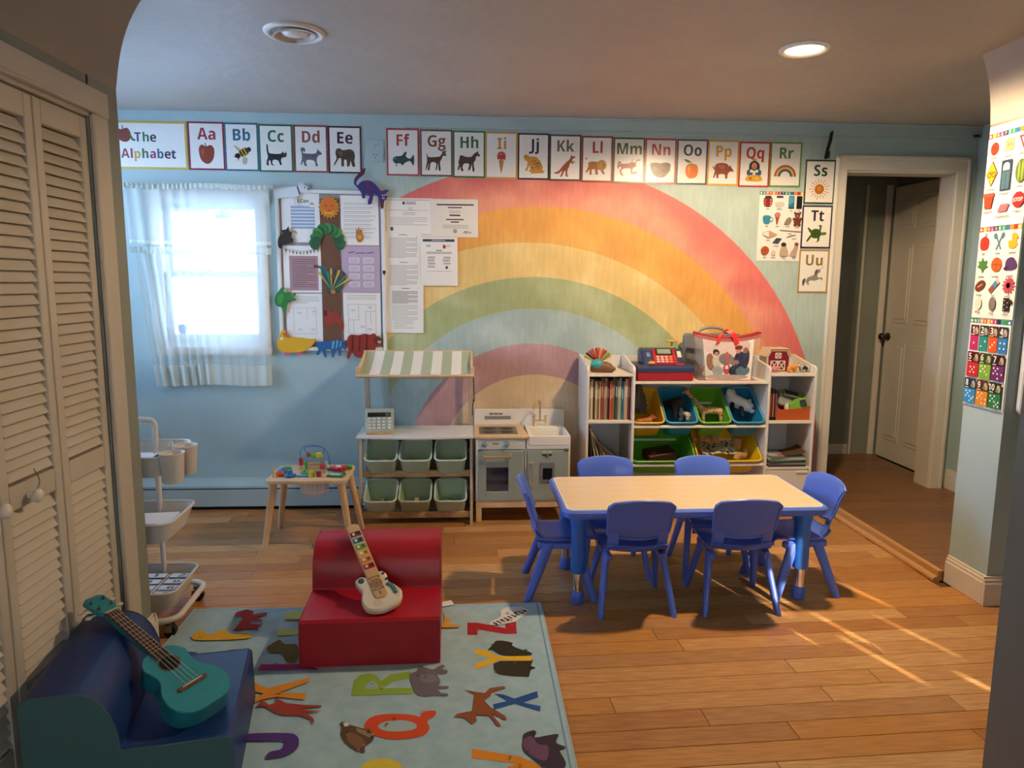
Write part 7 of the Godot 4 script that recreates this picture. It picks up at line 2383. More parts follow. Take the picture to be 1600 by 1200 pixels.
	obj("screen", s, mt("3c4040", 0.2), t)
	t = thing("toy_camera", "lime green toy camera with a dark square lens in the orange tub", "toy camera", Vector3(1.900, 0.622, -3.985))
	t.rotation = Vector3(deg_to_rad(-6), deg_to_rad(-10), deg_to_rad(14))
	s = nst()
	extrude(s, at3(Vector3(-0.012, 0.028, 0)), v2([-0.055, -0.022, -0.03, -0.032, 0.05, -0.028, 0.052, 0.030, -0.010, 0.032, -0.026, 0.020, -0.05, 0.012]), 0.026, 0.005)
	obj("shell", s, mt("6aa52a", 0.4), t)
	s = nst()
	extrude(s, at3(Vector3(0.016, 0.029, 0.026)), rrect(0.034, 0.040, 0.006), 0.003, 0.001)
	obj("lens_window", s, mt("1d2416", 0.2), t)
	t = thing("round_lid", "pale round lid leaning in the orange tub beside the green camera", "lid", Vector3(1.838, 0.622, -3.985))
	s = nst()
	lathe(s, at3(Vector3(0, 0.005, 0), 68, -10), [Vector2(0.0, 0.004), Vector2(0.026, 0.004), Vector2(0.030, 0.0), Vector2(0.030, -0.006), Vector2(0.0, -0.006)], 22)
	obj("disc", s, mt("b9b2a4", 0.4), t)
	# magazines
	var mc := ["4a3a40", "8a8a8c", "3a4a44", "6f8f7a", "b8b4ac", "5d6a62"]
	var y := 0.2885
	for k in 6:
		var th: float = [0.013, 0.009, 0.012, 0.008, 0.010, 0.006][k]
		s = nst()
		box(s, at3(Vector3(0, th / 2, 0), 0, [1, -2, 2, 0, -3, 4][k]), Vector3(0.222 - 0.004 * (k % 3), th - 0.0006, 0.19), 0.001)
		var o := obj("magazine", s, mt(mc[k], 0.45))
		o.position = Vector3(1.822, y, -4.03)
		tag(o, "%s magazine, %s" % [["plum", "silver grey", "dark green", "mint green", "white", "grey-green"][k], ["bottom one of the flat stack on the right tower", "second from the bottom of the flat stack", "third from the bottom of the flat stack", "fourth from the bottom of the flat stack", "second from the top of the flat stack", "top one of the flat stack, with a coloured cover"][k]], "magazine", "magazines stacked on the right tower")
		if k == 5:
			var p := Pr.new(self, Vector3(0, th - 0.0002, 0), Vector3(0.01, 0, 0), Vector3(0, 0, -0.01))
			p.rect(-9, -7, 9, 7, "a9b8a4"); p.rect(-4, -6, 4, -1, "b85a6a"); p.rect(-8, 1, 2, 5, "8fb0c0")
			p.done("cover_print", ink(0.4), o)
		y += th
	s = nst()
	var rows := []
	for i in 6:
		var f := i / 5.0
		rows.append([Vector3(-0.05 + 0.12 * f, 0.004 + 0.030 * f * f + 0.006 * sin(f * 5), 0.085), Vector3(-0.03 + 0.12 * f, 0.004 + 0.034 * f * f, -0.07)])
	sheet(s, rows, 0.004)
	var o2 := obj("folded_magazine", s, mt("5a4434", 0.5))
	o2.position = Vector3(1.862, y + 0.001, -4.03)
	tag(o2, "curled brown magazine on top of the flat stack", "magazine")

# ---------------------------------------------------------------- activity table
func build_activity_table() -> void:
	var t := thing("activity_table", "small wooden activity table with a wire bead maze and colourful toys fixed on top", "activity table", Vector3(-0.814, 0, -3.625))
	var s := nst()
	extrude(s, at3(Vector3(0, 0.342, 0), -90), rrect(0.40, 0.31, 0.035), 0.020, 0.004)
	obj("tabletop", s, M.pine, t)
	for q in [[-0.165, 0.115, -0.218, 0.128], [-0.165, -0.115, -0.224, -0.19], [0.165, 0.115, 0.214, 0.128], [0.165, -0.115, 0.222, -0.17]]:
		s = nst()
		cyl(s, Vector3(q[2], 0.0, q[3]), Vector3(q[0], 0.345, q[1]), 0.013, 0.021, 14)
		obj("leg", s, M.pine, t)
	# white net bag hung below
	s = nst()
	var rows := []
	for q in [[0.068, 0.338], [0.072, 0.30], [0.070, 0.272], [0.060, 0.255], [0.025, 0.238], [0.002, 0.236]]:
		var r := []
		for i in 24: r.append(Vector3(cos(TAU * i / 24) * q[0] * (1.0 + 0.05 * sin(i * 2.1)) + 0.01, q[1], sin(TAU * i / 24) * q[0]))
		rows.append(r)
	var net := StandardMaterial3D.new()
	net.albedo_color = Color(0.93, 0.93, 0.93, 0.62)
	net.transparency = BaseMaterial3D.TRANSPARENCY_ALPHA
	net.roughness = 0.9
	net.cull_mode = BaseMaterial3D.CULL_DISABLED
	s.set_smooth_group(1)
	grid(s, rows, false, true)
	obj("net_bag", s, net, t)
	s = nst()
	for i in 24:
		var v := []
		for r in rows: v.append(r[i] * Vector3(1.004, 1, 1.004))
		tube(s, v, 0.0009, 4)
	tube(s, rows[2], 0.003, 6, true)
	obj("net_cord", s, mt("e4e4e2", 0.8), t)
	var y := 0.362
	var part := func(called: String, hex: String, f: Callable) -> MeshInstance3D:
		var q := nst()
		f.call(q)
		return obj(called, q, mt(hex, 0.4), t)
	# ring stacks at the left
	part.call("peg", "c9a67a", func(q): cyl(q, Vector3(-0.168, y, 0.095), Vector3(-0.168, y + 0.052, 0.095), 0.006))
	part.call("orange_ring", "cc5a2c", func(q): lathe(q, at3(Vector3(-0.145, y + 0.012, 0.065)), [Vector2(0.007, 0.010), Vector2(0.018, 0.010), Vector2(0.023, 0.0), Vector2(0.018, -0.010), Vector2(0.007, -0.010)], 18))
	part.call("blue_ring", "2f78b8", func(q): lathe(q, at3(Vector3(-0.146, y + 0.010, 0.005)), [Vector2(0.004, 0.010), Vector2(0.022, 0.010), Vector2(0.026, 0.0), Vector2(0.022, -0.010), Vector2(0.004, -0.010)], 18))
	part.call("green_ring", "3a9a4a", func(q): lathe(q, at3(Vector3(-0.138, y + 0.008, -0.035)), [Vector2(0.004, 0.010), Vector2(0.024, 0.010), Vector2(0.028, 0.0), Vector2(0.024, -0.010), Vector2(0.004, -0.010)], 18))
	# gears
	part.call("blue_gear", "2a7ec0", func(q): gear(q, Vector3(-0.090, y, 0.085), 0.026, 8, 0.014); cyl(q, Vector3(-0.090, y + 0.014, 0.085), Vector3(-0.090, y + 0.034, 0.085), 0.013))
	part.call("light_blue_track", "4aa0c8", func(q): box(q, at3(Vector3(-0.020, y + 0.005, 0.085)), Vector3(0.075, 0.010, 0.022), 0.003))
	part.call("yellow_block", "d8c02a", func(q): cyl(q, Vector3(0.016, y, 0.085), Vector3(0.016, y + 0.028, 0.085), 0.016, 0.016, 18))
	part.call("red_block", "a82a34", func(q): cyl(q, Vector3(0.052, y, 0.080), Vector3(0.052, y + 0.028, 0.080), 0.014, 0.014, 18))
	part.call("peg", "c9a67a", func(q): cyl(q, Vector3(0.070, y, 0.100), Vector3(0.074, y + 0.045, 0.100), 0.005))
	part.call("red_ball", "b3202a", func(q): ball(q, at3(Vector3(0.075, y + 0.058, 0.100)), Vector3(0.015, 0.017, 0.015), 16))
	part.call("green_plate", "5aa03a", func(q): extrude(q, at3(Vector3(0.005, y, 0.015), -90), curve2([Vector2(-0.06, 0.0), Vector2(-0.02, 0.03), Vector2(0.04, 0.025), Vector2(0.065, 0.0), Vector2(0.03, -0.028), Vector2(-0.03, -0.026)], 4), 0.008, 0.002))
	for k in 4: part.call("dark_stud", "2a5a24", func(q): cyl(q, Vector3(-0.035 + k * 0.025, y + 0.008, 0.015), Vector3(-0.035 + k * 0.025, y + 0.013, 0.015), 0.005))
	# roller rack
	for x in [-0.040, 0.042]: part.call("rack_end", "3f9a44", func(q): box(q, at3(Vector3(x, y + 0.022, -0.055)), Vector3(0.014, 0.044, 0.026), 0.004))
	for k in 3: part.call("roller", "c9a878", func(q): cyl(q, Vector3(-0.034, y + 0.010 + k * 0.012, -0.055), Vector3(0.036, y + 0.010 + k * 0.012, -0.055), 0.005))
	part.call("red_cylinder", "b02a30", func(q): cyl(q, Vector3(-0.066, y + 0.026, -0.05), Vector3(-0.066, y + 0.062, -0.05), 0.011))
	part.call("peg", "c9a67a", func(q): cyl(q, Vector3(-0.066, y, -0.05), Vector3(-0.066, y + 0.028, -0.05), 0.009))
	part.call("white_post", "dcdcd8", func(q): cyl(q, Vector3(0.062, y, -0.055), Vector3(0.062, y + 0.042, -0.055), 0.007))
	part.call("green_dial", "4a9a5a", func(q): gear(q, Vector3(0.088, y, -0.04), 0.018, 7, 0.016))
	part.call("red_flower", "b8242a", func(q): gear(q, Vector3(0.130, y + 0.004, -0.02), 0.036, 10, 0.020))
	part.call("flower_heart", "e0d8cc", func(q): cyl(q, Vector3(0.130, y + 0.024, -0.02), Vector3(0.130, y + 0.030, -0.02), 0.014, 0.012))
	for k in 3: part.call("green_bead", "4a9a3a", func(q): ball(q, at3(Vector3(0.162 + k * 0.012, y + 0.012, -0.055)), Vector3(0.011, 0.012, 0.011), 12))
	# xylophone
	part.call("xylophone_frame", "3a7a34", func(q): box(q, at3(Vector3(0.137, y + 0.005, 0.075), 0, -12), Vector3(0.085, 0.010, 0.060), 0.003))
	for k in 4: part.call("xylophone_bar", ["2f6f80", "4aa0a0", "7ac0c0", "d0dcd8"][k], func(q): box(q, at3(Vector3(0.137 - (k - 1.5) * 0.004, y + 0.013, 0.053 + k * 0.014), 0, -12), Vector3(0.072 - k * 0.003, 0.006, 0.010), 0.002))
	# bead maze
	s = nst()
	tube(s, curve([Vector3(-0.066, y + 0.06, -0.05), Vector3(-0.068, y + 0.095, -0.05), Vector3(-0.045, y + 0.125, -0.05), Vector3(0.010, y + 0.130, -0.05), Vector3(0.052, y + 0.115, -0.05), Vector3(0.078, y + 0.07, -0.045), Vector3(0.084, y + 0.02, -0.04)], 7), 0.0022, 6)
	tube(s, curve([Vector3(-0.030, y + 0.085, -0.052), Vector3(-0.046, y + 0.112, -0.052), Vector3(-0.030, y + 0.122, -0.05), Vector3(0.030, y + 0.124, -0.048), Vector3(0.055, y + 0.108, -0.048), Vector3(0.040, y + 0.078, -0.05)], 6), 0.0022, 6)
	tube(s, [Vector3(-0.030, y + 0.085, -0.052), Vector3(0.005, y + 0.072, -0.052), Vector3(0.040, y + 0.078, -0.05)], 0.0022, 6)
	obj("bead_wire", s, mt("2f7ab0", 0.35), t)
	part.call("red_bead", "a8242c", func(q): ball(q, at3(Vector3(-0.026, y + 0.080, -0.052)), Vector3(0.012, 0.013, 0.012), 12))
	part.call("green_bead", "5aa83a", func(q): ball(q, at3(Vector3(-0.002, y + 0.074, -0.052)), Vector3(0.014, 0.014, 0.012), 12))
	part.call("yellow_bead", "dcc02c", func(q): gear(q, Vector3(0.026, y + 0.066, -0.056), 0.016, 6, 0.022))

func gear(s: SurfaceTool, at: Vector3, r: float, n: int, h: float) -> void:
	var p := PackedVector2Array()
	for i in n * 4:
		var a := TAU * i / (n * 4)
		var k := r * (1.0 + 0.16 * (1.0 if i % 4 in [1, 2] else -0.4))
		p.append(Vector2(cos(a), sin(a)) * k)
	extrude(s, at3(at, -90), p, h, 0.002)

# ---------------------------------------------------------------- table and six chairs
func build_table_and_chairs() -> void:
	var blue := mt("516fce", 0.30)
	var t := thing("kids_table", "low rectangular table with a pale wood top, blue rim and blue legs", "table", Vector3(0.925, 0, -3.03), deg_to_rad(0.6))
	var s := nst()
	extrude(s, at3(Vector3(0, 0.388, 0), -90), rrect(1.115, 0.535, 0.05, 6), 0.034, 0.008, true)
	obj("rim", s, mt("5a78d2", 0.3), t)
	s = nst()
	extrude(s, at3(Vector3(0, 0.420, 0), -90), rrect(1.078, 0.497, 0.034, 6), 0.0045, 0.001)
	obj("edge_band", s, mt("ece8de", 0.35), t)
	s = nst()
	extrude(s, at3(Vector3(0, 0.421, 0), -90), rrect(1.066, 0.485, 0.030, 6), 0.0045, 0.0008)
	obj("tabletop", s, tri_mat(noise_tex(0.02, "d9bf98", "e3cba6", 128, 3, 51), Vector3(2, 2, 12), 0.3), t)
	s = nst()
	for z in [-0.20, 0.20]: bx(s, -0.44, 0.44, 0.370, 0.390, z - 0.012, z + 0.012, 0.003)
	obj("underframe", s, mt("23367c", 0.4), t)
	for x in [-0.480, 0.478]:
		for z in [-0.182, 0.182]:
			s = nst()
			lathe(s, at3(Vector3(x, 0, z)), [Vector2(0.0, 0.135), Vector2(0.031, 0.135), Vector2(0.033, 0.140), Vector2(0.033, 0.33), Vector2(0.045, 0.388), Vector2(0.0, 0.39)], 22)
			var leg := obj("leg", s, mt("2c6cc8", 0.3), t)
			s = nst()
			cyl(s, Vector3(x, 0.05, z), Vector3(x, 0.14, z), 0.0225, 0.0225, 20)
			obj("chrome_tube", s, M.chrome, leg)
			s = nst()
			lathe(s, at3(Vector3(x, 0, z)), [Vector2(0.0, 0.0), Vector2(0.026, 0.0), Vector2(0.028, 0.004), Vector2(0.028, 0.050), Vector2(0.025, 0.054), Vector2(0.0, 0.054)], 20)
			obj("foot_cap", s, mt("5270d0", 0.35), leg)
	var first := make_chair(blue)
	var spots_ := [
		[Vector3(0.666, 0, -2.838), 0.02, "front left blue plastic chair, its back to the camera, pushed under the table"],
		[Vector3(1.100, 0, -2.838), -0.02, "front right blue plastic chair, its back to the camera, nearest the sunlit floor"],
		[Vector3(0.655, 0, -3.21), PI + 0.03, "blue plastic chair at the far side of the table, in front of the books"],
		[Vector3(1.125, 0, -3.205), PI - 0.02, "blue plastic chair at the far side of the table, in front of the coloured bins"],
		[Vector3(0.385, 0, -3.005), -PI / 2 - 0.04, "blue plastic chair at the left end of the table, beside the play kitchen"],
		[Vector3(1.415, 0, -2.980), PI / 2 + 0.10, "blue plastic chair at the right end of the table, nearest the hall step"]]
	for i in 6:
		var q: Array = spots_[i]
		if i == 0:
			first.position = q[0]; first.rotation.y = q[1]
			first.set_meta("label", q[2])
		else:
			dup(first, q[0], q[1], q[2])

func make_chair(m: Material) -> Node3D:
	# faces -Z; the back stands at +Z
	var t := thing("kids_chair", "blue plastic chair", "chair", Vector3.ZERO, 0.0, "blue chairs round the table")
	var prof := [[-0.148, 0.236], [-0.150, 0.250], [-0.140, 0.260], [-0.08, 0.257], [0.0, 0.250], [0.07, 0.250], [0.105, 0.260], [0.126, 0.285]]
	var rows := []
	for p in prof:
		var r := []
		for j in 13:
			var g := j / 6.0 - 1.0
			var w := 0.128 if p[0] < 0.0 else 0.124
			r.append(Vector3(g * w, p[1] + 0.010 * g * g * (1.0 if absf(g) < 0.9 else 0.4), p[0] - (0.012 * g * g if p[0] > 0.08 else 0.0)))
		rows.append(r)
	var s := nst()
	sheet(s, rows, -0.007)
	obj("seat", s, m, t)
	# back panel: bowed in plan, arched on top, rolled lip below
	rows = []
	for i in 8:
		var f := i / 7.0
		var r := []
		for j in 15:
			var g := j / 7.0 - 1.0
			var y0 := 0.322 + 0.016 * g * g
			var y1 := 0.492 - 0.018 * g * g - (0.012 if absf(g) > 0.95 else 0.0)
			r.append(Vector3(g * (0.124 + 0.008 * f), lerpf(y0, y1, f), 0.134 + 0.040 * f - 0.022 * g * g - (0.010 if i == 0 else 0.0) + (0.008 if i == 7 else 0.0)))
		rows.append(r)
	s = nst()
	sheet(s, rows, -0.010)
	var back := obj("backrest", s, m, t)
	s = nst()
	for e in [rows[0], rows[7]]: tube(s, e, 0.0065, 8)
	var side := []
	for r in rows: side.append(r[0])
	tube(s, side, 0.006, 8)
	side = []
	for r in rows: side.append(r[14])
	tube(s, side, 0.006, 8)
	obj("rolled_edge", s, m, back)
	# cheeks either side of the hand slot
	for sg in [-1.0, 1.0]:
		s = nst()
		rows = []
		for i in 6:
			var f := i / 5.0
			var r := []
			for j in 5:
				var x := lerpf(0.080, 0.124, j / 4.0)
				var g := x / 0.126
				r.append(Vector3(sg * x, lerpf(0.262 + 0.006 * g, 0.350, f), lerpf(0.100, 0.136, sqrt(f)) - 0.022 * g * g))
			rows.append(r)
		sheet(s, rows, -0.006 * sg)
		obj("cheek", s, m, t)
	# legs splay from under the middle of the seat; a rib on each
	for sg in [-1.0, 1.0]:
		s = nst()
		box(s, at3(Vector3(sg * 0.112, 0.234, 0.0)), Vector3(0.026, 0.030, 0.20), 0.006)
		obj("leg_socket", s, m, t)
		for z in [-1.0, 1.0]:
			s = nst()
			var a := Vector3(sg * 0.116, 0.244, z * 0.052)
			var b := Vector3(sg * 0.150, 0.0, z * 0.142)
			leg_shape(s, a, b)
			obj("leg", s, m, t)
	return t

func leg_shape(s: SurfaceTool, a: Vector3, b: Vector3) -> void:
	# an oval tapering leg, cut level at the floor
	var rows := []
	for i in 5:
		var f := i / 4.0
		var c := a.lerp(b, f)
		var r := []
		for j in 12:
			var g := TAU * j / 12
			r.append(c + Vector3(cos(g) * lerpf(0.016, 0.0125, f), 0, sin(g) * lerpf(0.026, 0.018, f)))
		rows.append(r)
	s.set_smooth_group(1)
	grid(s, rows, true, true)
	s.set_smooth_group(-1)
	face(s, rows[0], b)
	face(s, rows[4], a)

# ---------------------------------------------------------------- rug
const RUG := [
	["P","a81f28",[0.384,0.359,0.424,0.358,0.531,0.308,0.534,0.363,0.576,0.361,0.573,0.262,0.529,0.261,0.423,0.302,0.423,0.258,0.385,0.26]],
	["P","e0b322",[0.413,0.155,0.452,0.142,0.498,0.098,0.615,0.098,0.614,0.062,0.498,0.071,0.449,0.032,0.414,0.016,0.413,0.05,0.471,0.086,0.413,0.12]],
	["P","25508f",[0.473,-0.135,0.502,-0.141,0.538,-0.166,0.615,-0.127,0.615,-0.163,0.565,-0.19,0.618,-0.212,0.613,-0.241,0.538,-0.196,0.47,-0.225,0.468,-0.195,0.513,-0.179]],
	["P","d8871e",[0.401,-0.41,0.539,-0.452,0.593,-0.496,0.592,-0.516,0.497,-0.505,0.5,-0.492,0.528,-0.481,0.401,-0.451]],
	["P","8aab3c",[0.013,-0.128,0.007,-0.042,0.021,-0.007,0.052,0.005,0.082,-0.015,0.098,-0.046,0.125,-0.006,0.193,0.011,0.199,-0.025,0.136,-0.052,0.108,-0.09,0.204,-0.09,0.212,-0.124]],
	["P","9db8bb",[0.049,-0.073,0.069,-0.039,0.089,-0.065,0.093,-0.092,0.052,-0.091]],
	["B","cf4a20",[0.248,-0.224,0.287,-0.221,0.287,-0.249,0.266,-0.271,0.275,-0.308,0.263,-0.339,0.226,-0.355,0.169,-0.358,0.119,-0.34,0.084,-0.311,0.078,-0.279,0.092,-0.247,0.135,-0.232,0.206,-0.237,0.237,-0.249,0.249,-0.241]],
	["B","9db8bb",[0.122,-0.285,0.149,-0.268,0.199,-0.268,0.232,-0.288,0.232,-0.31,0.203,-0.32,0.155,-0.319,0.125,-0.304]],
	["B","d6c23a",[0.096,-0.476,0.111,-0.453,0.146,-0.442,0.183,-0.451,0.209,-0.478,0.211,-0.505,0.096,-0.499]],
	["B","5b4636",[0.003,-0.275,0.013,-0.266,0.032,-0.281,0.052,-0.291,0.096,-0.313,0.113,-0.336,0.113,-0.363,0.095,-0.388,0.096,-0.416,0.061,-0.397,0.033,-0.367,0.014,-0.331,0.012,-0.3]],
	["P","d9d5cc",[0.012,-0.272,0.024,-0.27,0.033,-0.287,0.02,-0.292]],
	["P","8d7a5c",[0.055,-0.298,0.097,-0.317,0.11,-0.338,0.101,-0.347,0.061,-0.318]],
	["B","7d5a3c",[0.029,-0.317,0.076,-0.342,0.096,-0.381,0.08,-0.398,0.044,-0.363]],
	["B","6c6570",[0.19,-0.014,0.213,0.011,0.216,0.042,0.236,0.036,0.268,0.019,0.295,0.047,0.308,0.038,0.299,0.017,0.317,0.011,0.314,-0.01,0.284,-0.013,0.297,-0.055,0.293,-0.084,0.322,-0.087,0.322,-0.101,0.292,-0.103,0.301,-0.125,0.321,-0.129,0.322,-0.144,0.282,-0.139,0.251,-0.144,0.223,-0.129,0.207,-0.09]],
	["B","7d7680",[0.221,-0.021,0.27,-0.013,0.286,-0.054,0.245,-0.062]],
	["B","2f2b20",[0.476,0.173,0.496,0.209,0.547,0.194,0.55,0.17,0.574,0.145,0.611,0.12,0.611,0.1,0.515,0.102,0.476,0.143,0.458,0.138]],
	["B","2f2b20",[0.478,0.047,0.502,0.062,0.609,0.06,0.619,0.068,0.606,0.025,0.624,0.013,0.605,0.004,0.595,-0.041,0.532,-0.033,0.493,-0.021,0.478,0.009]],
	["P","8a4f28",[0.374,-0.109,0.406,-0.123,0.443,-0.134,0.46,-0.106,0.507,-0.096,0.513,-0.106,0.467,-0.132,0.462,-0.149,0.44,-0.175,0.46,-0.212,0.504,-0.261,0.508,-0.282,0.498,-0.278,0.459,-0.242,0.483,-0.294,0.489,-0.31,0.477,-0.31,0.454,-0.255,0.413,-0.253,0.416,-0.282,0.401,-0.298,0.378,-0.264,0.345,-0.26,0.355,-0.243,0.378,-0.236,0.401,-0.231,0.409,-0.137]],
	["B","d9dcd8",[0.475,0.359,0.516,0.4,0.521,0.457,0.553,0.483,0.607,0.486,0.63,0.438,0.586,0.376,0.572,0.355,0.52,0.337,0.475,0.332]],
	["P","23221f",[0.482,0.352,0.488,0.356,0.505,0.332,0.5,0.327]],
	["P","23221f",[0.496,0.364,0.502,0.368,0.52,0.345,0.515,0.34]],
	["P","23221f",[0.511,0.376,0.517,0.38,0.535,0.358,0.529,0.353]],
	["P","23221f",[0.526,0.388,0.532,0.392,0.55,0.372,0.544,0.366]],
	["P","23221f",[0.541,0.4,0.547,0.404,0.565,0.385,0.559,0.38]],
	["P","23221f",[0.556,0.412,0.562,0.416,0.58,0.398,0.574,0.393]],
	["P","23221f",[0.571,0.425,0.577,0.429,0.595,0.412,0.59,0.406]],
	["P","23221f",[0.586,0.437,0.593,0.441,0.611,0.426,0.605,0.42]],
	["P","23221f",[0.602,0.449,0.608,0.454,0.627,0.44,0.621,0.434]],
	["B","3c2f3e",[0.549,-0.379,0.556,-0.353,0.584,-0.338,0.592,-0.351,0.585,-0.373,0.625,-0.364,0.657,-0.361,0.645,-0.399,0.673,-0.421,0.651,-0.432,0.662,-0.486,0.65,-0.512,0.605,-0.51,0.573,-0.464,0.548,-0.427]],
	["B","6d4a66",[0.551,-0.383,0.576,-0.365,0.592,-0.404,0.62,-0.413,0.608,-0.476,0.569,-0.454,0.551,-0.42]],
	["P","d98a22",[-0.319,-0.041,-0.265,-0.077,-0.237,-0.062,-0.145,-0.019,-0.138,-0.042,-0.22,-0.102,-0.134,-0.112,-0.131,-0.148,-0.223,-0.127,-0.266,-0.142,-0.283,-0.157,-0.291,-0.132,-0.27,-0.108,-0.302,-0.094]],
	["P","9c3a26",[-0.273,-0.182,-0.266,-0.142,-0.234,-0.172,-0.216,-0.16,-0.23,-0.135,-0.215,-0.14,-0.185,-0.164,-0.131,-0.176,-0.072,-0.181,-0.068,-0.189,-0.123,-0.193,-0.13,-0.202,-0.062,-0.211,-0.088,-0.215,-0.112,-0.218,-0.081,-0.249,-0.074,-0.272,-0.085,-0.271,-0.091,-0.252,-0.123,-0.232,-0.178,-0.229,-0.209,-0.212,-0.246,-0.179]],
	["B","51307a",[-0.259,-0.317,-0.147,-0.318,-0.113,-0.331,-0.098,-0.363,-0.098,-0.396,-0.121,-0.421,-0.172,-0.43,-0.171,-0.403,-0.144,-0.394,-0.14,-0.374,-0.15,-0.354,-0.25,-0.348]],
	["P","9c1f64",[-0.331,0.074,-0.198,0.068,-0.13,0.039,-0.133,0.032,-0.193,0.037,-0.328,0.034]],
	["B","6d6332",[-0.342,0.186,-0.334,0.212,-0.312,0.245,-0.285,0.214,-0.242,0.208,-0.224,0.17,-0.212,0.107,-0.226,0.08,-0.249,0.089,-0.275,0.141,-0.296,0.152,-0.323,0.153]],
	["B","d6a524",[-0.629,0.259,-0.631,0.339,-0.583,0.296,-0.546,0.336,-0.499,0.293,-0.447,0.302,-0.432,0.261]],
	["P","a8322e",[-0.508,0.322,-0.501,0.37,-0.501,0.426,-0.521,0.452,-0.541,0.44,-0.542,0.479,-0.508,0.504,-0.475,0.483,-0.47,0.457,-0.419,0.474,-0.417,0.458,-0.451,0.43,-0.417,0.403,-0.417,0.395,-0.455,0.405,-0.459,0.38,-0.411,0.372,-0.409,0.362,-0.434,0.355,-0.411,0.333,-0.411,0.324,-0.447,0.34,-0.489,0.33]],
	["P","b6c06a",[-0.349,0.465,-0.288,0.482,-0.252,0.48,-0.236,0.408,-0.333,0.404]],
	["P","b6c06a",[-0.339,0.327,-0.263,0.323,-0.247,0.282,-0.334,0.276]],
	["P","2c5290",[-0.615,0.145,-0.617,0.171,-0.582,0.167,-0.578,0.144]],
	["P","2c5290",[-0.544,0.158,-0.477,0.16,-0.474,0.176,-0.434,0.181,-0.435,0.158,-0.468,0.149]],
	["B","cf9a3c",[0.284,0.32,0.295,0.381,0.281,0.482,0.301,0.395,0.321,0.38,0.315,0.342,0.35,0.331,0.349,0.314,0.31,0.313]]
]
func build_rug() -> void:
	var t := thing("alphabet_rug", "pale blue rug printed with big coloured letters and animals, a dark line along its edge", "rug", Vector3(-0.40, 0, -2.30))
	var x0 := -0.725
	var x1 := 0.690
	var z0 := -0.525
	var z1 := 1.40
	var s := nst()
	bx(s, x0, x1, 0.0005, 0.009, z0, z1, 0.002)
	obj("pile", s, M.rug, t)
	s = nst()
	tube(s, [Vector3(x0, 0.006, z0), Vector3(x1, 0.006, z0), Vector3(x1, 0.006, z1), Vector3(x0, 0.006, z1)], 0.0045, 8, true)
	obj("bound_edge", s, mt("9db4bc", 0.95), t)
	var p := Pr.new(self, Vector3(0, 0.009, 0), Vector3(1, 0, 0), Vector3(0, 0, -1))
	p.rect(x1 - 0.020, -z1 + 0.01, x1 - 0.014, -z0 - 0.01, "6f8fb0")
	p.rect(x0 + 0.014, -z0 - 0.020, x1 - 0.014, -z0 - 0.014, "8fb0d0")
	for q in RUG:
		if q[0] == "B": p.blob(q[2], q[1], 3)
		else: p.poly(q[2], q[1])
	# dabs of a second tone over letters and animals
	for k in 60:
		var q: Array = RUG[rng.randi() % RUG.size()]
		var i: int = (rng.randi() % (q[2].size() / 2)) * 2
		var j: int = (rng.randi() % (q[2].size() / 2)) * 2
		var f := rng.randf_range(0.35, 0.65)
		var m := Vector2(lerpf(q[2][i], q[2][j], f), lerpf(q[2][i + 1], q[2][j + 1], f))
		if Geometry2D.is_point_in_polygon(m, v2(q[2])):
			p.ell(m.x, m.y, rng.randf_range(0.004, 0.010), rng.randf_range(0.003, 0.005), Color(q[1]).lightened(0.18).to_html(false) if k % 2 else Color(q[1]).darkened(0.25).to_html(false), rng.randf() * 3, 7); p.k -= 1
	p.done("printed_letters", M.rugink, t)

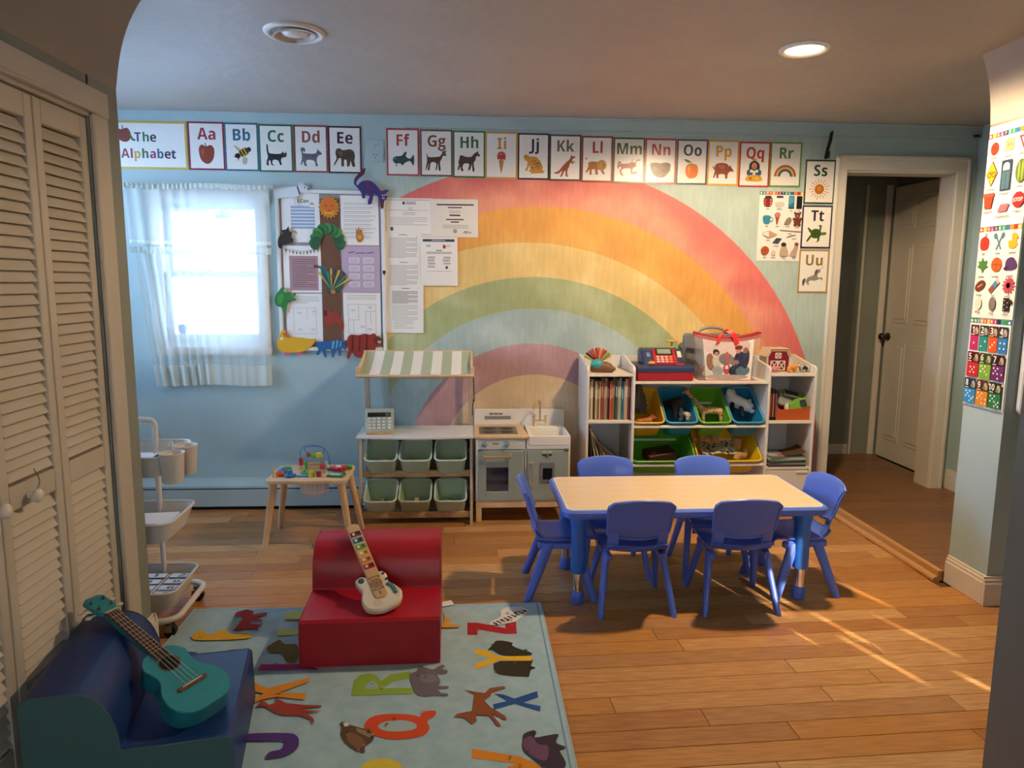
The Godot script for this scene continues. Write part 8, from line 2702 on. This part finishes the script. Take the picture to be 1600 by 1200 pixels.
# ---------------------------------------------------------------- foam seats
func build_foam_seats() -> void:
	for k in 2:
		var red := k == 0
		var hex := "a80f22" if red else "0f3270"
		var vinyl := tri_mat(noise_tex(0.02, Color(hex).darkened(0.05).to_html(false), hex, 64, 2, 60 + k), Vector3(3, 3, 3), 0.42, bump_tex(0.12, 256, 1.0, 14), 0.12)
		var t := thing("foam_seat", "red vinyl foam toddler seat on the rug with a toy guitar on it" if red else "navy blue vinyl foam toddler seat with teal sides against the closet doors", "foam seat", Vector3(-0.357, 0.0095, -2.598) if red else Vector3(-0.888, 0.0095, -1.9145), deg_to_rad(1.5) if red else deg_to_rad(100.5), "foam toddler seats")
		var hw := 0.239 if red else 0.227
		var prof := PackedVector2Array([Vector2(-0.24, 0), Vector2(0.24, 0), Vector2(0.236, 0.157), Vector2(0.226, 0.166), Vector2(-0.022, 0.166)])
		for i in 9:
			var a := PI / 2 * i / 8
			prof.append(Vector2(-0.120 + 0.095 * cos(a), 0.172 + 0.158 * sin(a)))
		prof.append_array([Vector2(-0.222, 0.330), Vector2(-0.236, 0.318), Vector2(-0.24, 0.29)])
		var s := nst()
		var tf := Transform3D(Basis(Vector3(0, 0, 1), Vector3.UP, Vector3(-1, 0, 0)), Vector3(hw, 0, 0))
		# smooth round the curve
		var n := prof.size()
		for i in n:
			var q := prof[i]
			var r := prof[(i + 1) % n]
			s.set_smooth_group(1 if i > 4 and i < 15 else -1)
			q4(s, tf * Vector3(q.x, q.y, 0), tf * Vector3(q.x, q.y, hw * 2), tf * Vector3(r.x, r.y, hw * 2), tf * Vector3(r.x, r.y, 0))
		obj("cover", s, vinyl, t)
		for sg in [0, 1]:
			s = nst()
			extrude(s, Transform3D(tf.basis, Vector3(hw - sg * (hw * 2 + 0.004) + 0.003, 0, 0)), prof, 0.003, 0.001)
			var sp := obj("side_panel", s, mt("a81c30" if red else "35585c", 0.5), t)
			if not red: sp.set_meta("label", "dull teal side panel")
			s = nst()
			var edge := []
			for q in prof: edge.append(Vector3((hw + 0.001) * (1 - 2 * sg), q.y, -q.x * -1.0))
			tube(s, edge, 0.0016, 5, true)
			obj("piping", s, mt("8a1226" if red else "3a5058", 0.5), t)
		if red:
			s = nst()
			box(s, at3(Vector3(0.262, 0.006, -0.215), 6, 20), Vector3(0.05, 0.0012, 0.035))
			obj("care_tag", s, mt("dcdcda", 0.8), t)

# ---------------------------------------------------------------- ukulele and toy guitar
func build_instruments() -> void:
	# local axes: Y towards the head, Z out of the face, X across
	var a := Vector3(-0.80, 0.345, -0.49).normalized()
	var n := (Vector3.UP - a * a.y).normalized()
	n = n.rotated(a, deg_to_rad(-4))
	var t := thing("ukulele", "teal ukulele lying on the navy foam seat, its neck over the seat back", "ukulele")
	t.transform = Transform3D(Basis(a.cross(n), a, n), Vector3(-0.752, 0.256, -1.848))
	var teal := mt("2f8f9a", 0.35)
	var outl := curve2([Vector2(0.0, -0.085), Vector2(0.055, -0.078), Vector2(0.085, -0.035), Vector2(0.080, 0.015), Vector2(0.056, 0.058), Vector2(0.058, 0.095), Vector2(0.062, 0.120), Vector2(0.040, 0.152), Vector2(0.0, 0.160), Vector2(-0.040, 0.152), Vector2(-0.062, 0.120), Vector2(-0.058, 0.095), Vector2(-0.056, 0.058), Vector2(-0.080, 0.015), Vector2(-0.085, -0.035), Vector2(-0.055, -0.078)], 4)
	var s := nst()
	extrude(s, at3(Vector3(0, 0, -0.064)), outl, 0.062, 0.003, true)
	obj("body", s, mt("217480", 0.3), t)
	s = nst()
	extrude(s, at3(Vector3(0, 0, -0.003)), outl, 0.003, 0.001)
	obj("soundboard", s, teal, t)
	s = nst()
	lathe(s, at3(Vector3(0, 0.098, 0.0004), 90), [Vector2(0.0, 0.0), Vector2(0.026, 0.0)], 28)
	obj("sound_hole", s, mt("120d0b", 0.9), t)
	s = nst()
	lathe(s, at3(Vector3(0, 0.098, 0.0006), 90), [Vector2(0.026, 0.0), Vector2(0.026, 0.0006), Vector2(0.029, 0.0006), Vector2(0.029, 0.0)], 28)
	obj("rosette", s, mt("6a4a34", 0.5), t)
	s = nst()
	extrude(s, at3(Vector3(0, 0.0, 0.0)), v2([-0.040, -0.007, 0.040, -0.007, 0.045, 0.0, 0.040, 0.007, -0.040, 0.007, -0.045, 0.0]), 0.006, 0.002)
	var br := obj("bridge", s, mt("6b4628", 0.5), t)
	s = nst()
	box(s, at3(Vector3(0, 0.001, 0.0075)), Vector3(0.060, 0.003, 0.004), 0.001)
	obj("saddle", s, mt("d8cdb4", 0.5), br)
	s = nst()
	var nk := rrect(0.036, 0.024, 0.010)
	extrude(s, Transform3D(Basis(Vector3.RIGHT, Vector3(0, 0, 1), Vector3(0, -1, 0)), Vector3(0, 0.365, -0.012)), nk, 0.225, 0.001)
	obj("neck", s, mt("217480", 0.35), t)
	s = nst()
	extrude(s, at3(Vector3(0, 0, 0.0)), v2([-0.020, 0.125, 0.020, 0.125, 0.0185, 0.362, -0.0185, 0.362]), 0.005, 0.001)
	var fb := obj("fretboard", s, mt("4a2c20", 0.5), t)
	for k in 13:
		s = nst()
		var y := 0.358 - 0.335 * (1.0 - pow(2.0, -k / 12.0)) * 1.22
		box(s, at3(Vector3(0, y, 0.0055)), Vector3(0.037, 0.0016, 0.0014))
		obj("fret", s, mt("c8a878", 0.35, 0.8), fb)
	s = nst()
	extrude(s, Transform3D(Basis(Vector3.RIGHT, deg_to_rad(-9)), Vector3(0, 0.362, -0.010)), v2([-0.019, 0.0, 0.019, 0.0, 0.030, 0.022, 0.031, 0.085, 0.018, 0.098, -0.018, 0.098, -0.031, 0.085, -0.030, 0.022]), 0.013, 0.002)
	obj("headstock", s, teal, t)
	s = nst()
	box(s, at3(Vector3(0, 0.363, 0.004)), Vector3(0.037, 0.004, 0.006), 0.001)
	obj("nut", s, mt("cfc4a8", 0.5), t)
	for q in [[-0.018, 0.392], [-0.018, 0.430], [0.018, 0.392], [0.018, 0.430]]:
		s = nst()
		var z: float = 0.004 - (q[1] - 0.362) * 0.158
		cyl(s, Vector3(q[0], q[1], z - 0.002), Vector3(q[0], q[1], z + 0.010), 0.0035)
		cyl(s, Vector3(q[0], q[1], z + 0.0), Vector3(q[0], q[1], z + 0.002), 0.006)
		var pg := obj("tuning_post", s, mt("6f7f78", 0.3, 0.8), t)
		s = nst()
		cyl(s, Vector3(q[0], q[1], z - 0.016), Vector3(q[0] * 2.2, q[1], z - 0.018), 0.003)
		ball(s, at3(Vector3(q[0] * 2.6, q[1], z - 0.018)), Vector3(0.010, 0.007, 0.004), 12)
		obj("tuning_button", s, mt("d0ccb8", 0.4), pg)
	for k in 4:
		s = nst()
		tube(s, [Vector3(-0.019 + k * 0.0127, 0.002, 0.0095), Vector3(-0.0125 + k * 0.0083, 0.363, 0.0075)], 0.0006, 5)
		obj("string", s, mt("d4cfc4", 0.4), t)

	# toy guitar leaning in the red seat
	a = Vector3(-0.165, 0.180, -0.325).normalized()
	n = (Vector3(0, 1, 0.5) - a * Vector3(0, 1, 0.5).dot(a)).normalized()
	t = thing("toy_guitar", "cream electronic toy guitar with coloured fret buttons leaning in the red foam seat", "toy guitar")
	t.transform = Transform3D(Basis(a.cross(n), a, n), Vector3(-0.297, 0.205, -2.392))
	outl = curve2([Vector2(0.0, -0.002), Vector2(0.050, 0.008), Vector2(0.074, 0.045), Vector2(0.062, 0.082), Vector2(0.044, 0.110), Vector2(0.048, 0.140), Vector2(0.036, 0.162), Vector2(0.012, 0.160), Vector2(-0.012, 0.148), Vector2(-0.042, 0.166), Vector2(-0.066, 0.152), Vector2(-0.062, 0.122), Vector2(-0.056, 0.100), Vector2(-0.070, 0.062), Vector2(-0.062, 0.022), Vector2(-0.030, 0.002)], 4)
	s = nst()
	extrude(s, at3(Vector3(0, 0, -0.030)), outl, 0.030, 0.006, true)
	obj("body", s, mt("dccfb4", 0.35), t)
	var pine := mt("c9a070", 0.5)
	s = nst()
	extrude(s, at3(Vector3(0.0, 0.232, -0.016)), rrect(0.048, 0.372, 0.016, 5), 0.021, 0.003, true)
	obj("neck", s, pine, t)
	var fc := ["a8242c", "d07a2c", "d9a43a", "6a9a2c", "1f6f86", "4a2a4a"]
	for k in 6:
		s = nst()
		box(s, at3(Vector3(0, 0.195 + k * 0.0335, 0.0055)), Vector3(0.040, 0.024, 0.003), 0.001)
		var b := obj("fret_button", s, mt(fc[k], 0.4), t)
		var p := Pr.new(self, Vector3(0, 0.195 + k * 0.0335, 0.007), Vector3(0.01, 0, 0), Vector3(0, 0.01, 0))
		p.blob([-1.1, 0.1, -1.5, 0.5, -0.9, 0.6, -0.4, 0.5, -0.4, -0.2, -1.0, -0.6, -1.4, -0.2], "e6d8c8")
		p.rect(0.3, -0.7, 1.4, 0.6, Color(fc[k]).darkened(0.45).to_html(false))
		p.done("button_print", ink(0.4), b)
	var p := Pr.new(self, Vector3(0, 0.110, 0.005), Vector3(0.01, 0, 0), Vector3(0, 0.01, 0))
	for r in [2.1, 1.5, 0.9]:
		p.ell(0, 0, r, r, "2a2420", 0, 26); p.ell(0, 0, r - 0.28, r - 0.28, "c9a070", 0, 26)
	p.ell(0, 0, 0.35, 0.35, "2a2420")
	for q in [[-1.9, 3.0, 1.9, 3.0], [-1.9, -2.9, 1.9, -2.9], [-1.9, 2.4, -1.2, 2.4], [1.2, 2.4, 1.9, 2.4], [-1.9, -2.3, -1.2, -2.3], [1.2, -2.3, 1.9, -2.3]]: p.line(q, 0.3, "2a2420")
	p.rect(-0.35, -5.4, 0.35, -3.8, "8a6a44"); p.rect(-1.3, 24.2, 1.3, 24.7, "8a6a44")
	p.done("sound_holes", ink(0.5), t)
	for q in [[-0.046, 0.144, 0.012], [0.040, 0.118, 0.0055], [0.036, 0.145, 0.0055]]:
		s = nst()
		cyl(s, Vector3(q[0], q[1], -0.001), Vector3(q[0], q[1], 0.003), q[2], q[2] * 0.9, 18)
		obj("knob", s, mt("1f5a6a", 0.4), t)
	s = nst()
	tube(s, curve([Vector3(0.036, 0.098, 0.0), Vector3(0.050, 0.075, 0.0), Vector3(0.052, 0.050, 0.0)], 4), 0.007, 10)
	ball(s, at3(Vector3(0.052, 0.050, 0)), Vector3(0.008, 0.008, 0.008), 10)
	obj("strum_bar", s, mt("2a7a84", 0.35), t)
	p = Pr.new(self, Vector3(-0.022, 0.030, 0.0), Vector3(0.01, 0, 0), Vector3(0, 0.01, 0))
	for r in [1.5, 1.05, 0.6]:
		p.ell(0, 0, r, r, "b8aa8c", 0, 22); p.ell(0, 0, r - 0.12, r - 0.12, "dccfb4", 0, 22)
	p.done("speaker_rings", ink(0.5), t)

# ---------------------------------------------------------------- storage cart
func build_cart() -> void:
	var at := Vector3(-1.345, 0, -2.765)
	var t := thing("storage_cart", "white three-tier rolling cart beside the closet wall, seen in part", "cart", at, deg_to_rad(2))
	var wm := mt("d9d2c6", 0.4)
	var s := nst()
	for y in [0.085, 0.355, 0.610]:
		var loops := []
		for q in [[0.0, 0.87, 0.84], [0.004, 0.88, 0.85], [0.080, 1.0, 1.0]]:
			var r := []
			for v in rrect(0.445 * q[1], 0.31 * q[2], 0.05, 5): r.append(Vector3(v.x, y + q[0], -v.y))
			loops.append(r)
		var inner := []
		for q in [[0.080, 0.99, 0.985], [0.006, 0.87, 0.84]]:
			var r := []
			for v in rrect(0.445 * q[1], 0.31 * q[2], 0.048, 5): r.append(Vector3(v.x, y + q[0], -v.y))
			inner.append(r)
		s = nst()
		s.set_smooth_group(1)
		grid(s, loops, true, true)
		s.set_smooth_group(2)
		grid(s, inner, true, true)
		s.set_smooth_group(-1)
		face(s, loops[0], Vector3(0, y + 1, 0))
		face(s, inner[1], Vector3(0, y - 1, 0))
		tube(s, loops[2], 0.005, 8, true)
		obj("tray", s, wm, t)
	for q in [[0.075, -0.150], [-0.075, -0.150], [0.075, 0.150], [-0.075, 0.150]]:
		s = nst()
		cyl(s, Vector3(q[0], 0.07, q[1]), Vector3(q[0], 0.735, q[1]), 0.011, 0.011, 12)
		obj("post", s, wm, t)
	for z in [-0.150, 0.150]:
		s = nst()
		tube(s, curve([Vector3(-0.075, 0.735, z), Vector3(-0.073, 0.762, z), Vector3(-0.05, 0.775, z), Vector3(0.05, 0.775, z), Vector3(0.073, 0.762, z), Vector3(0.075, 0.735, z)], 4), 0.011, 10)
		obj("handle", s, wm, t)
	s = nst()
	var fr := []
	for v in rrect(0.47, 0.36, 0.06, 6): fr.append(Vector3(v.x, 0.072, v.y))
	tube(s, fr, 0.0115, 10, true)
	for x in [-0.075, 0.075]: cyl(s, Vector3(x, 0.074, -0.18), Vector3(x, 0.074, 0.18), 0.008)
	obj("base_frame", s, wm, t)
	for x in [-0.20, 0.20]:
		for z in [-0.155, 0.155]:
			s = nst()
			cyl(s, Vector3(x, 0.045, z), Vector3(x, 0.068, z), 0.012)
			bx(s, x - 0.016, x + 0.016, 0.022, 0.050, z - 0.017, z - 0.013)
			bx(s, x - 0.016, x + 0.016, 0.022, 0.050, z + 0.013, z + 0.017)
			var c := obj("caster", s, mt("8c8a84", 0.3, 0.9), t)
			s = nst()
			cyl(s, Vector3(x + 0.004, 0.0245, z - 0.011), Vector3(x + 0.004, 0.0245, z + 0.011), 0.0245, 0.0245, 22)
			obj("wheel", s, mt("17171a", 0.5), c)
	# two cups hooked over the right rim of the top tray
	for k in 2:
		var cup := thing("hanging_cup", ["white cup hooked on the cart rim, nearer the camera", "white cup hooked on the cart rim, nearer the window wall"][k], "cup", Vector3(-1.102, 0.592, -2.645 - 0.125 * k), 0.0, "cups hung on the cart")
		s = nst()
		lathe(s, Transform3D(), [Vector2(0.0, 0.0), Vector2(0.034, 0.0), Vector2(0.037, 0.004), Vector2(0.044, 0.110), Vector2(0.046, 0.113), Vector2(0.043, 0.113), Vector2(0.035, 0.006), Vector2(0.0, 0.006)], 24)
		obj("cup", s, wm, cup)
		s = nst()
		tube(s, curve([Vector3(-0.041, 0.09, 0), Vector3(-0.050, 0.121, 0), Vector3(-0.058, 0.121, 0), Vector3(-0.061, 0.108, 0)], 4), 0.004, 6)
		obj("hook", s, wm, cup)
	# what lies on the trays
	s = nst()
	box(s, at3(Vector3(0, 0.027, 0), 0, 4), Vector3(0.16, 0.052, 0.11), 0.002)
	var o := obj("photo_box", s, mt("2a2320", 0.4))
	o.position = at + Vector3(0.065, 0.618, 0.045)
	tag(o, "dark box with a picture on its side in the top cart tray", "box")
	s = nst()
	box(s, at3(Vector3(0, 0.0545, 0), 0, 4), Vector3(0.16, 0.002, 0.11))
	obj("white_top", s, mt("d8dce0", 0.5), o)
	var p := Pr.new(self, Vector3(0.005, 0.028, 0.0555).rotated(Vector3.UP, deg_to_rad(4)), Vector3(0.01, 0, -0.0007), Vector3(0, 0.01, 0))
	p.ell(3.2, 0.2, 1.4, 1.4, "9a7a4a"); p.ell(5.6, -0.4, 1.2, 1.6, "7a5a3a")
	p.done("side_print", ink(0.5), o)
	for k in 2:
		s = nst()
		box(s, at3(Vector3(0, 0.018, 0), 0, 1 - 2 * k), Vector3(0.29 + 0.02 * k, 0.036, 0.20 + 0.01 * k), 0.002)
		o = obj("paper_pad", s, mt("cfd0cc", 0.85))
		o.position = at + Vector3(0.02, [0.3625, 0.0925][k], 0)
		tag(o, ["thick pad of paper under the sheets in the middle cart tray", "thick pad of paper under the number mat in the bottom cart tray"][k], "paper pad")
	for k in 3:
		s = nst()
		box(s, at3(Vector3(0, 0.0006, 0), 0, [3, -4, 7][k]), Vector3(0.24, 0.001, 0.19))
		o = obj("paper_sheet", s, M.paper)
		o.position = at + Vector3(0.06, 0.4005 + k * 0.0016, 0.0)
		tag(o, ["bottom sheet of paper in the middle cart tray", "second sheet of paper in the middle cart tray", "top sheet of paper with a violet print in the middle cart tray"][k], "paper", "sheets in the middle cart tray")
		if k == 2:
			p = Pr.new(self, Vector3(0.0, 0.0011, 0.0), Vector3(0.01, 0, 0), Vector3(0, 0, -0.01))
			p.rect(-10, -8, 8, -4, "8a86b8"); p.rect(-8, -7, 2, -5, "c8b8d0")
			p.done("print", ink(0.7), o)
	s = nst()
	box(s, at3(Vector3(0, 0.001, 0)), Vector3(0.36, 0.0016, 0.25))
	o = obj("number_mat", s, M.lam)
	o.position = at + Vector3(0.014, 0.1300, 0.0)
	tag(o, "white number mat with boxed blue numerals in the bottom cart tray", "number mat")
	p = Pr.new(self, Vector3(0.008, 0.0018, 0), Vector3(0.0115, 0, 0), Vector3(0, 0, -0.011))
	for r in 4:
		for c in 3:
			var x := -10.5 + c * 9.2
			var y := -8.4 + r * 5.2
			p.rect(x, y, x + 8.4, y + 4.6, "26406f"); p.rect(x + 0.4, y + 0.4, x + 8.0, y + 4.2, "dfe6f2")
			p.text(str((r * 3 + c + 1) % 10), x + 4.2, y + 2.3, 2.6, "1f2f5a", 1.3)
	p.done("numerals", ink(0.4), o)
